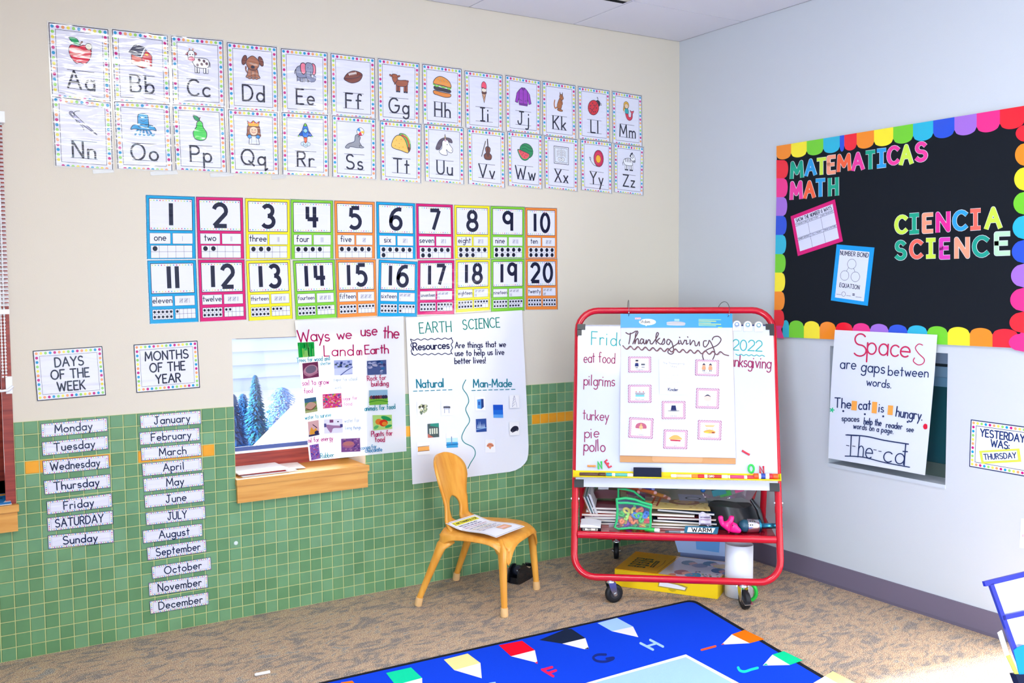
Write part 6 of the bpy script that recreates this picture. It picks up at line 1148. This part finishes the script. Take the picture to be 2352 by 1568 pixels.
for i, (x, y, ci, chh) in enumerate(LTS):
    c = gp(*z9(x, y), BD+.035+.025*R_.random()); r = R_.uniform(0, 6.28); ux = (EX*math.cos(r)+EZ*math.sin(r)); uy = (EZ*math.cos(r)-EX*math.sin(r)+EY*R_.uniform(-.5, .5)).normalized(); b = MB('plastic'); h = .029
    for st in GL[chh]: b.tube([c+ux*(px-GW[chh]/2)*h*.8+uy*(py-.5)*h for px, py in st], .0064, LC[ci][0], 8)
    tag(b.build('plastic_letter'), '%s plastic letter among others in the green-edged bag' % LC[ci][1], 'toy letter', '%s letters in the bag' % LC[ci][1])
# white leaflets and black-and-white label by the frame
(a0, z0), (a1, z1) = sp(1332, 1196, .05), sp(1379, 1198, .05)
b = MB(); b.grid(lambda u, v: ee(a0+(a1-a0)*u, .075+.10*v, SZ+.028+.006*math.sin(u*3)-.008*u+.004*v), 8, 4, 'eeeef6'); b.grid(lambda u, v: ee(a0+(a1-a0)*u, .075+.004*v, SZ+.016+(.012+.006*math.sin(u*3)-.008*u)*v), 8, 2, 'eeeef6'); tag(b.build('leaflet'), 'white folded leaflet at the shelf end by the letter bag', 'leaflet')
b = MB('gloss'); a0, z0 = sp(1336, 1210, .045); b.box((a0-.004, .078, SZ+.001), (a0+.085, .16, SZ+.0135), '101218', ee); o = b.build('domino_box'); tag(o, 'flat black box with black and white print under the white leaflet', 'box')
A = Art(lambda x, y, h: ee(a0+x, .0775-h, SZ+.002+y), 'paper'); A.R(.004, 0, .070, .0105, 'e6e2d6'); A.txt('TG', .024, .0015, .0085, '14141c', .25, ws=1.1); A.R(.006, .001, .012, .010, '2a2c34'); A.R(.060, .001, .066, .010, '6a6a60'); A.build('printed_end', o)
b = MB(); a0, z0 = sp(1408, 1200, .05); b.grid(lambda u, v: ee(a0-.02+.03*u, .08+.05*v, SZ+.005+.03*(1-v)+.004*u), 4, 4, 'dfeaf0'); tag(b.build('paper_scrap'), 'small white paper scrap tucked behind the letter bag edge', 'paper')
# green glue stick, pen, WARM strip, zebra packet
def stick(name, label, cat, p, q_, segs, r):
    t = thing(name, label, cat, p); ax = (q_-p).normalized(); L = (q_-p).length; acc = 0
    for nm, f_, c in segs: b = MB('plastic'); b.lathe(p+ax*acc*L, ax, [(r*.9, 0), (r, .0015), (r, f_*L-.0015), (r*.9, f_*L)], c, 12); b.build(nm, t); acc += f_
a0, z0 = sp(1492, 1214, .05); stick('glue_stick', 'green glue stick with a white cap beside the letter bag', 'glue', ee(a0-.02, .095, SZ+.0105), ee(a0+.045, .08, SZ+.0105), [('barrel', .66, '2fb84a'), ('cap', .34, 'f0eef2')], .0095)
a0, z0 = sp(1528, 1217, .05); stick('pen', 'slim silver pen on the shelf left of the WARM strip'.replace('left of', 'before'), 'pen', ee(a0, .08, SZ+.006), ee(a0+.085, .08, SZ+.006), [('tip', .2, '3a4a58'), ('barrel', .6, '7a8a98'), ('cap', .2, 'b8c4cc')], .0045)
P0, P1 = ee(sp(1570, 1214, .08)[0], .080, SZ+.003), ee(sp(1652, 1216, .08)[0], .075, SZ+.003); ux = (P1-P0); uy = EY*.03+EZ*.024
A = Art(lambda x, y, h: P0+ux*x+uy*y-EY*h, 'gloss'); A.P([(0, 0), (.95, 0), (1, 1), (.06, 1)], '2b6c8c'); A.P([(.1, .12), (.82, .12), (.9, .82), (.14, .82)], 'e8eaf0'); A.T = (.24, .2, .13, .62, 0); A.txt('WARM', 0, 0, .9, '141a2c', .22, x1=4.2, sp=.25); A.T = None
o = A.build('card_strip'); o.modifiers.new('t', 'SOLIDIFY').thickness = .001; tag(o, 'blue card strip printed WARM at the shelf front', 'card')
a0, z0 = sp(1612, 1196, .08); b = MB('gloss'); b.grid(lambda u, v: ee(a0+.06*u-.01, .113+.004*v, SZ+.001+.029*v), 4, 2, '1c2030'); b.grid(lambda u, v: ee(a0-.01+.055*u, .115+.03*v, SZ+.030+.045*v+.01*math.sin(u*5)), 8, 6, 'c9c2d2')
for k in range(5): b.grid(lambda u, v, k=k: ee(a0-.003+.043*u, .112+.006*k, SZ+.034+.009*k+.004*v), 4, 1, ('6a5a78', 'e8dfe6', 'b088a8')[k % 3])
tag(b.build('foil_packet'), 'crumpled pale foil packet on the shelf before the black bag', 'packet')
# black plastic bag with a see-through flared top
zz_ = lambda x, y: (1570+x/9.408, 1110+y/9.408)
t = thing('plastic_bag', 'black plastic bag with a flared see-through top on the shelf', 'bag', ee(.22, .2, SZ)); bk = mat('12141a', 'plastic')
(al, zl), (ar, zr), (_, zt) = sp(*zz_(480, 560), .14), sp(*zz_(1700, 800), .14), sp(*zz_(900, 280), .14)
b = MB()
def bagp(u, v):
    a = 2*PI*u; w = (ar-al)/2*(1.0-.22*v); x = (al+ar)/2-.03*v+.02+w*math.cos(a)*(1+.04*math.sin(5*a+3*v)); d = .245+.105*math.sin(a)*(1-.3*v)*(1+.06*math.cos(4*a)); zq = SZ+.001+(zt-SZ-.060)*v*(1+.05*math.sin(3*a+1)); return ee(x, d, zq)
b.grid(bagp, 36, 10, bk, True, True); b.face([bagp(i/36, 1)+EZ*.0 for i in range(36)], bk); b.face([bagp(i/36, 0) for i in range(36)][::-1], bk); b.build('body', t)
sheer = m_clear('sheer_plastic', '6a4660', .10, .34, .12)
b = MB(); pts = [(430, 300), (700, 330), (1000, 330), (1250, 300), (1440, 380)]; ptt = [(410, 190), (700, 290), (950, 265), (1250, 190), (1600, 95)]
b.grid(lambda u, v: (lambda p, q_: gp(p.x+(q_.x-p.x)*v, p.y+(q_.y-p.y)*v, .13+.03*v*math.sin(u*6)))(V(zz_(*[pts[min(3, int(u*4))][k]+(pts[min(3, int(u*4))+1][k]-pts[min(3, int(u*4))][k])*(u*4-min(3, int(u*4))) for k in (0, 1)])), V(zz_(*[ptt[min(3, int(u*4))][k]+(ptt[min(3, int(u*4))+1][k]-ptt[min(3, int(u*4))][k])*(u*4-min(3, int(u*4))) for k in (0, 1)]))), 16, 5, sheer)
b.build('flared_top', t)
b = MB(); q4 = [gp(*zz_(*p), .20) for p in ((1440, 380), (1600, 110), (1540, 330), (1450, 420))]; b.mesh(q4+[p+EY*.002 for p in q4], [(0, 1, 2, 3), (7, 6, 5, 4), (0, 4, 5, 1), (1, 5, 6, 2), (2, 6, 7, 3), (3, 7, 4, 0)], '8a2a2e'); b.build('red_seal', t)
b = MB(); (ah, zh), (ai, zi) = sp(*zz_(1480, 380), .16), sp(*zz_(1740, 800), .16); b.tube([ee(ah, .2, zh), ee((ah+ai)/2+.004, .19, (zh+zi)/2), ee(ai, .18, SZ+.008)], [.008, .012, .010], bk, 8); b.build('bag_flap', t)
# things glimpsed above the bag
for x, y, c, nm, r in ((420, 140, '2a6ab0', 'blue glitter ball', .012), (760, 170, '1f7a84', 'teal toy block', .02), (900, 210, '2f9a3a', 'green toy block', .017), (1200, 130, 'c8447a', 'pink toy block', .013)):
    p = gp(*zz_(x, y), .30); b = MB('plastic')
    if 'ball' in nm: b.ball(p, r, c, 14)
    else: b.box((-r*1.7, -r, -r*.7), (r*1.7, r, r*.7), c, lambda a, d, q_: p+EX*(a*.9-q_*.3)+EY*d+EZ*(q_+a*.25))
    o = b.build(nm.replace(' ', '_')); tag(o, nm+' showing over the black plastic bag', 'toy')
# pink rubber animal: rounded body, raised tail and ears, snout
t = thing('rubber_animal', 'hot pink rubber toy animal at the shelf front by the microphone', 'toy', gp(*zz_(1020, 1060), .04)); pkm = mat('f01484', 'plastic')
g2 = lambda x, y, d=.045: gp(*zz_(x, y), d+.045)
me_v = [g2(880, 880, .05), g2(960, 930, .045), g2(1060, 960, .04), g2(1160, 1000, .035), g2(1250, 1045, .032), g2(830, 870, .05), g2(800, 760, .05), g2(800, 690, .05), g2(1000, 830, .05), g2(1040, 740, .055), g2(1040, 690, .055), g2(950, 1020, .04), g2(1100, 1050, .035), g2(1110, 840, .045), g2(1150, 800, .05)]
ed = [(0, 1), (1, 2), (2, 3), (3, 4), (0, 5), (5, 6), (6, 7), (1, 8), (8, 9), (9, 10), (2, 13)]; rad = [.017, .022, .021, .016, .009, .013, .0125, .0135, .014, .0125, .0125, .015, .014, .011, .008]
me = bpy.data.meshes.new('body'); c0 = me_v[1]; me_v = me_v[:11]+[me_v[13]]; ed = [(i, 11 if j == 13 else j) for i, j in ed]; rad = rad[:11]+[.0135]; me.from_pydata([p-c0 for p in me_v], ed, []); me.materials.append(pkm); o = bpy.data.objects.new('body', me); COL.objects.link(o); o.parent = t; o.location = c0-WL[t.name]; WL[o.name] = c0
sk = o.modifiers.new('skin', 'SKIN'); lay = me.skin_vertices[0] if me.skin_vertices else None
if lay is None:
    import bmesh
    bm = bmesh.new(); bm.from_mesh(me); bm.verts.layers.skin.verify(); bm.to_mesh(me); bm.free(); lay = me.skin_vertices[0]
for i, r in enumerate(rad): lay.data[i].radius = (r, r); lay.data[i].use_root = (i == 1)
sb = o.modifiers.new('sub', 'SUBSURF'); sb.levels = 2; sb.render_levels = 2
for p in o.data.polygons: p.use_smooth = True
sk.use_smooth_shade = True
b = MB('plastic'); b.ball(g2(1060, 905, .0175), .003, '7a0f3a', 8); b.build('eye', t)
# karaoke microphone
hc, hl = g2(1310, 870, .05), g2(1560, 890, .05); ax = (hl-hc).normalized(); ax = (EX*.97+EY*.24+EZ*(-.04)).normalized(); hr = .031; hb = ee((hc-EO).dot(EX)+.012, .118, SZ+hr+.0015)
t = thing('microphone', 'silver and blue toy microphone lying on the shelf end', 'microphone', hb)
b = MB('metal'); b.lathe(hb, ax, [(hr*.93, 0), (hr, .002), (hr, .050), (hr*.9, .054)], 'd2d2dc', 22); b.build('speaker_head', t)
b = MB('plastic')
sd = ax.cross(EZ).normalized(); 
if sd.dot(CAM-hb) < 0: sd = -sd
upv = sd.cross(ax); upv = upv if upv.z > 0 else -upv
for i, a_ in enumerate((.9, .9, .9, .35, .35)): 
    dv = sd*math.cos(a_)+upv*math.sin(a_); b.ball(hb+ax*(.010+.010*i if i < 3 else .008+.009*(i-3))+dv*hr, .0036, '2a3440', 6)
b.build('grille_holes', t)
b = MB('metal'); b.lathe(hb+ax*.054, ax, [(.02, 0), (.030, .001), (.030, .007), (.013, .010), (.0115, .100), (.015, .101), (.015, .112)], '3f9fc4', 18); b.build('grip', t)
b = MB('plastic'); b.ball(hb-ax*.008, .028, '1d4f66', 14); b.build('mesh_head', t)
# ================================================================= BELOW THE EASEL
bo_ = V((-.863, -.532, 0)); b1 = V((.545, -.838, 0)).normalized(); b2 = V((.838, .545, 0)).normalized(); BL_, BD_, BH = .487, .325, .082
bf = lambda x, y, zz: bo_+b1*x+b2*y+EZ*zz
t = thing('game_box', 'flat yellow game box with illustrated lid under the easel', 'box', bf(.25, .17, 0)); yb = 'f2cc14'
b = MB('paper'); b.box((0, 0, .001), (BL_, BD_, BH-.003), yb, bf); b.build('box_body', t)
A = Art(lambda x, y, h: bf(x*BL_, y*BD_, BH-.003+h), 'gloss'); A.mb.hexa([bf(x, y, q_) for q_ in (BH-.003, BH) for x, y in ((-.001, .004), (BL_+.001, .004), (BL_+.001, BD_), (-.001, BD_))], 'eda916'); A.h = .0032
A.P([(.43, .02), (.99, .02), (.99, .98), (.47, .98)], 'd9cfd2'); A.L([(.02, .03), (.42, .03)], .006, '8a5a14'); A.L([(.41, .06), (.44, .9)], .006, '8a5a14')
for x, c in ((.13, '5d4a1e'), (.22, '5d4a1e')):
    A.T = (x, .2, .06, .09, 0)
    for k in range(5): A.R(-.8, k*1.15, .6+.3*(k % 2), k*1.15+.85, c); A.R(-.5, k*1.15+.2, .3, k*1.15+.5, 'c8922a')
A.T = None; A.R(.29, .28, .33, .62, '3a3020'); A.R(.30, .3, .32, .6, 'a87a24'); A.C([(.36, .3), (.38, .5), (.37, .7)], .006, '9a6a20')
for x, y, hr_, sk_, cl_ in ((.62, .22, 'a8523a', 'e8a080', '3f8ab0'), (.60, .72, '3a3a3c', 'd89a88', '8a7a8a'), (.80, .8, '4a4448', 'd8a890', 'd8b44a'), (.93, .5, '4a3a5a', 'd88a7a', '5a4a8a')):
    A.E(x, y, .07, .12, hr_, n=14); A.E(x+.05, y-.02, .045, .08, sk_, n=12); A.S([(x+.07, y-.02), (x+.16, y+.05), (x+.2, y-.1), (x+.12, y-.18), (x+.05, y-.12)], cl_)
for k in range(22): A.E(R_.uniform(.7, .97), R_.uniform(.05, .35), .012, .02, R_.choice(('8a9a4a', 'c87a8a', '7a8a9a', 'e8d8c0', '5a5a5a')))
A.P([(.52, .03), (.6, .03), (.58, .12), (.54, .1)], 'e07a4a'); A.build('lid', t)
A = Art(lambda x, y, h: bf(x*BL_, -.0003-h, y*BH), 'paper'); A.P([(.43, .28), (.70, .22), (.72, .48), (.66, .56), (.56, .62), (.44, .66)], 'a8903a'); A.P([(.44, .34), (.69, .28), (.70, .42), (.62, .52), (.45, .60)], 'e8e6f0'); A.S([(.53, .22), (.57, .10), (.61, .20), (.57, .26)], 'c8a818'); A.build('finger_slot', t)
b = MB('plastic'); R2 = random.Random(4); c = FL(1444, 1268)
b.grid(lambda u, v: bf(.02+.03*math.cos(2*PI*u)*(1-.5*v)*(1+.3*R2.random()), BD_+.035+.028*math.sin(2*PI*u)*(1+.3*R2.random()), .001+.045*v), 10, 5, m_clear('crumpled_film', '8a98d8', .16, .5, .1), False, True); tag(b.build('crumpled_wrapper'), 'crumpled bluish clear wrapper behind the yellow box corner', 'wrapper')
# paper roll standing in a clear cup with a green toy ring
cy = V((-.476, -.952, 0)); t = thing('paper_roll', 'white curled paper roll standing beside the yellow box', 'paper roll', cy); b = MB()
b.grid(lambda u, v: cy+V((math.cos(-.35+u*6.9)*(.065-.004*u), math.sin(-.35+u*6.9)*(.065-.004*u), .003+.232*v+.006*math.sin(u*3)*v)), 48, 4, 'eef0fb'); o = b.build('rolled_sheet', t); o.modifiers.new('t', 'SOLIDIFY').thickness = .0008
b = MB(); b.lathe(cy, (0, 0, 1), [(.064, .001), (.070, .002), (.0725, .095), (.0705, .0955), (.068, .004)], m_clear('clear_cup', 'eef2ff', .12, .04, .04), 30); tag(b.build('clear_cup'), 'clear plastic cup round the white paper roll', 'cup')
rc = cy+V((-.035, -.092, .0)); b = MB('plastic'); fx = (EX*.9-EY*.1).normalized()
b.tube([rc+fx*.034*math.cos(q_)+EZ*(.047+.039*math.sin(q_)) for q_ in [i*PI/12 for i in range(24)]], .0085, '1fc844', 10, True); b.ball(rc+EZ*.088-fx*.018, .012, '1fc844', 10); tag(b.build('toy_ring'), 'green toy ring leaning on the clear cup behind the caster', 'toy')
# pale blue boxed kit behind, under the shelf
p0 = ee(.13, .46, 0); F = rot(.17, .56, -.1); t = thing('puzzle_case', 'pale blue case standing under the shelf behind the yellow box', 'case', p0)
b = MB('plastic'); b.hexa([F(-.14, 0, .08), F(.11, 0, .07), F(.11, .10, .07), F(-.14, .10, .08), F(-.19, 0, .25), F(.12, 0, .25), F(.12, .10, .25), F(-.19, .10, .25)], '9fb6e6'); b.hexa([F(-.05, -.004, .10), F(.06, -.004, .09), F(.06, 0, .09), F(-.05, 0, .10), F(-.06, -.004, .24), F(.07, -.004, .24), F(.07, 0, .24), F(-.06, 0, .24)], '5c9ae0'); b.box((-.13, .01, .001), (.1, .09, .08), '6a7ab0', F); b.build('case_shell', t)
b = MB('plastic'); b.lathe(F(-.03, -.0045, .215), -EY, [(.010, 0), (.010, .001)], '14161c', 14); b.build('hole', t)

# ================================================================= RUG
RG = Plane((0, 0, .009), (0, 0, 1)); RC0, RL, RR = V((-.703, -.895, 0)), V((-3.05, -.845, 0)), V((-1.06, -2.55, 0)); RX = RL+RR-RC0
bw_ = .022
def inset(d):
    e1 = (RL-RC0).normalized(); e2 = (RR-RC0).normalized(); return [RC0+e1*d+e2*d, RL-e1*d+e2*d, RX-e1*d-e2*d, RR+e1*d-e2*d]
def rcorner(q, r):                                # rounded corners
    out = []
    for i in range(4):
        p, a, c = q[i], (q[i-1]-q[i]).normalized(), (q[(i+1) % 4]-q[i]).normalized()
        for k in range(7): s = k/6; out.append((p+a*r)*(1-s)**2+p*2*s*(1-s)+(p+c*r)*s*s)
    return out
b = MB('cloth'); o_ = rcorner(inset(0), .05); n_ = len(o_); b.mesh([p+EZ*.0005 for p in o_]+[p+EZ*.0085 for p in o_], [tuple(range(n_, 2*n_)), tuple(range(n_))[::-1]]+[(i, n_+i, n_+(i+1) % n_, (i+1) % n_) for i in range(n_)], '20232c')
rug = b.build('rug'); tag(rug, 'blue alphabet rug with pencils and a black binding on the carpet', 'rug')
b = MB('cloth'); i_ = rcorner(inset(bw_), .045); b.mesh([p+EZ*.0085 for p in i_]+[p+EZ*.0100 for p in i_], [tuple(range(n_, 2*n_))]+[(i, (i+1) % n_, n_+(i+1) % n_, n_+i) for i in range(n_)], '1242d6'); o = b.build('pile', rug); o['label'] = 'blue pile field'
A = Art(lambda x, y, h: Plane((0, 0, .0101), (0, 0, 1))(x, y, h), 'cloth', flip=-1)
u4 = lambda x, y: (1300+x/4.704, 1380+y/4.704); v4 = lambda x, y: (740+x/3.92, 1420+y/3.92)
A.P([u4(*p) for p in ((1295, 575), (1870, 884), (2300, 1120), (-100, 2200), (-1500, 1400), (215, 884))], 'f0f0f8'); A.P([u4(*p) for p in ((1295, 605), (1800, 884), (2240, 1120), (-100, 2150), (-1380, 1400), (300, 884))], 'a6cbf2')
A.P([u4(*p) for p in ((340, 237), (550, 180), (725, 275), (495, 325))], 'a6cbf2'); A.P([u4(*p) for p in ((495, 325), (725, 275), (782, 390))], 'ece8ee')
A.P([u4(*p) for p in ((-290, 420), (-95, 340), (0, 300), (60, 300), (210, 400), (-40, 460))], '1c2740'); A.P([u4(*p) for p in ((-40, 460), (210, 400), (248, 515), (200, 520))], 'ece8ee'); A.P([u4(*p) for p in ((248, 515), (200, 518), (238, 498))], '1c2740')
A.P([u4(*p) for p in ((1790, 360), (1930, 310), (2145, 412), (1985, 455))], 'f5760f'); A.P([u4(*p) for p in ((1790, 360), (1985, 455), (1680, 470))], 'ece8ee'); A.P([u4(*p) for p in ((1700, 455), (1712, 468), (1675, 471))], 'e8502a')
A.P([u4(*p) for p in ((2230, 578), (2352, 540), (2560, 640), (2420, 690))], '12cf92'); A.P([u4(*p) for p in ((2230, 578), (2420, 690), (2125, 697))], 'ece8ee'); A.P([u4(*p) for p in ((2160, 672), (2185, 692), (2125, 697))], '1fb89a')
A.P([(1895, 1552), (1913, 1541), (1965, 1568), (2010, 1592), (1960, 1600)], 'e9df92'); A.P([(1895, 1552), (1935, 1575), (1868, 1568)], 'ece8ee')
for pts, c in (([(1590, 240), (1800, 200), (1915, 285), (1700, 340)], 'f00c2c'), ([(1095, 370), (1310, 315), (1425, 400), (1190, 465)], 'eee39a'), ([(575, 490), (800, 440), (900, 535), (660, 600)], '12d49e'), ([(170, 575), (270, 560), (330, 620), (150, 640)], 'f5760f')): A.P([v4(*p) for p in pts], c)
A.P([v4(*p) for p in ((1700, 340), (1915, 285), (1940, 400))], 'ece8ee'); A.P([v4(*p) for p in ((1915, 400), (1938, 385), (1940, 408))], 'e8305a'); A.P([v4(*p) for p in ((1190, 465), (1425, 400), (1437, 538))], 'ece8ee'); A.P([v4(*p) for p in ((660, 600), (900, 535), (905, 680))], 'ece8ee')
for st, c, w in (([(805, 455), (940, 525)], 'a6cbf2', 25), ([(910, 420), (1048, 492)], 'a6cbf2', 25), ([(870, 490), (975, 458)], 'a6cbf2', 22), ([(1465, 528), (1615, 488)], 'ee5a34', 22)): A.L([u4(*p) for p in st], w/4.704, c)
A.C([u4(*p) for p in ((1860, 718), (1880, 750), (1930, 762), (2000, 740), (2070, 722))], 28/4.704, '1fd0c0'); A.C([u4(*p) for p in ((430, 578), (340, 580), (295, 610), (330, 645), (420, 655), (500, 630), (510, 612), (440, 622))], 26/4.704, '1a2c7a')
for st in ([(1980, 460), (2080, 520)], [(1985, 462), (2070, 438)], [(2040, 490), (2105, 468)]): A.L([v4(*p) for p in st], 22/3.92, 'e8205a')
A.P([v4(*p) for p in ((1500, 580), (1560, 570), (1570, 600), (1490, 610))], 'a6cbf2'); A.build('pattern', rug)
# white crayon on the carpet
p, q_ = FL(585, 1553, .006), FL(620, 1546, .006); b = MB('plastic'); b.lathe(p, q_-p, [(.004, 0), (.006, .004), (.006, (q_-p).length)], 'e8e6e8', 10); tag(b.build('chalk_stick'), 'white chalk stick lying on the carpet near the tiles', 'chalk')

# ================================================================= ON THE SILLS
SP_ = Plane((0, 0, w1z0), (0, 0, 1)); GS = 'papers on the small window sill'
for i, (x0, x1, y0, y1, zz, c, rt_, lab) in enumerate(((-2.46, -2.21, .01, .235, .0006, 'f2f0f4', .06, 'lowest sheet of the stack on the small window sill'), (-2.455, -2.25, .03, .24, .004, 'b83038', -.05, 'dark red folder between sheets on the small window sill'), (-2.47, -2.245, .02, .24, .010, 'fafafc', .03, 'topmost white paper on the small window sill'), (-2.235, -2.15, .05, .20, .0031, 'efe3dc', -.1, 'small cream card beside the papers on the small window sill'))):
    cx_, cy_ = (x0+x1)/2, (y0+y1)/2; F = lambda x, y, z: V((cx_+(x-cx_)*math.cos(rt_)-(y-cy_)*math.sin(rt_), cy_+(x-cx_)*math.sin(rt_)+(y-cy_)*math.cos(rt_), z))
    b = MB(); th = .0045 if i == 2 else .003 if i == 1 else .002; b.box((x0, y0, w1z0+.0045+zz), (x1, y1, w1z0+.0045+zz+th), c, F); tag(b.build('paper_sheet'), lab, 'paper', GS)
p = TW(20, 1150); t = thing('magazine', 'blue-covered magazine on the sill of the red-framed window', 'magazine', (-3.42, .06, w2z0)); b = MB('gloss'); F = lambda x, y, z: V((-3.335+x, y, w2z0+.0045+z))
b.box((-.26, -.02, .004), (-.006, .16, .012), '1a6aa8', F); b.box((-.26, -.021, .001), (-.004, .15, .004), 'd8dce0', F); b.build('pages', t)
A = Art(lambda x, y, h: V((-3.595+x*.254, -.02+y*.18, w2z0+.0167+h)), 'gloss'); A.P([(.5, 0), (1, 0), (1, 1), (.5, 1)], '1f7ac0'); A.P([(.75, .7), (.98, .75), (.98, .95), (.7, .95)], 'e0a84a'); A.P([(.9, 0), (1, 0), (1, .5)], 'e8ecf0'); A.C([(.5, .4), (.7, .35), (.9, .5)], .06, '123a5c'); A.build('cover_print', t)

# ================================================================= BLUE BOOK RACK at the picture's edge
D_ = 2.30
RKn = V((-CF.x, -CF.y, 0)).normalized(); RKp = CAM+ray(2310, 1450)*D_; RK = Plane(RKp, RKn+EZ*.25); m5 = lambda x, y: (2230+x/5.64, 1290+y/5.64)
rk = thing('book_rack', 'blue-framed clear book rack cut off by the picture corner', 'rack', (RKp.x, RKp.y, 0)); blu = mat('0512a0', 'plastic')
def bar(pts, w, name, dz=0):
    b = MB(); p, q_ = RK(*pts[0]), RK(*pts[1]); ax = (q_-p).normalized(); s = ax.cross(RK.n).normalized()*w/2; n = RK.n*.006; b.hexa([p-s-n, q_-s-n, q_+s-n, p+s-n, p-s+n, q_-s+n, q_+s+n, p+s+n], blu); b.build(name, rk)
bar((m5(168, 285), (2560, 1268)), .0115, 'top_bar'); bar((m5(255, 280), (2405, 1700)), .0095, 'side_post'); bar((m5(400, 725), (2560, 1362)), .0105, 'cross_bar'); bar(((2560, 1262), (2690, 1690)), .0095, 'side_post')
b = MB(); q4 = [RK(*p, -.006) for p in (m5(285, 300), (2560, 1275), (2650, 1560), m5(560, 1130))]; b.mesh(q4+[p-RK.n*.001 for p in q4], [(0, 1, 2, 3), (7, 6, 5, 4)], m_clear('pocket_film', 'f4f6ff', .12, .25, .1)); b.build('clear_pocket', rk)
g0 = RK(2405, 1700); g1 = RK(2690, 1690); b = MB()
for g_ in (g0, g1): b.tube([g_, V((g_.x, g_.y, .001))], .011, blu, 10)
g2_ = [V((g_.x, g_.y, .012))-V((RKn.x, RKn.y, 0))*.28 for g_ in (g0, g1)]
for g_, h_ in zip((g0, g1), g2_): b.tube([V((g_.x, g_.y, .012)), h_], .011, blu, 10); b.tube([h_, g_+EZ*.12], .011, blu, 10)
b.build('stand', rk)
def card(name, label, c, pts, off, th=.004):
    b = MB('paper'); q4 = [RK(*p, off) for p in pts]; n_ = len(q4); b.mesh(q4+[p-RK.n*th for p in q4], [tuple(range(n_)), tuple(range(n_, 2*n_))[::-1]]+[(i, (i+1) % n_, n_+(i+1) % n_, n_+i) for i in range(n_)], c); tag(b.build(name), label, 'paper' if 'sheet' in name else 'book', 'papers in the blue rack')
card('paper_sheet', 'white paper edge beside the blue rack post', 'f2f2f8', [m5(378, 925), m5(430, 890), m5(600, 1440), m5(545, 1440)], -.010)
card('picture_book', 'yellow book edge at the foot of the blue rack post', 'd8dc5a', [m5(440, 1215), m5(490, 1200), m5(600, 1445), m5(550, 1445)], .008)
card('picture_book', 'bright blue picture book in the lower rack pocket', '1a90f0', [m5(530, 1140), m5(580, 1100), m5(660, 1070), m5(760, 1090), m5(900, 1450), m5(600, 1450)], .010)
card('picture_book', 'dark book at the bottom of the blue rack', '141c3c', [m5(545, 1450), m5(900, 1440), m5(960, 1700), m5(640, 1700)], .013, .03)
card('paper_sheet', 'white sheet with a grey shape in the upper rack pocket', 'eef0fa', [m5(300, 320), m5(900, 190), m5(1000, 900), m5(560, 1120)], -.014)
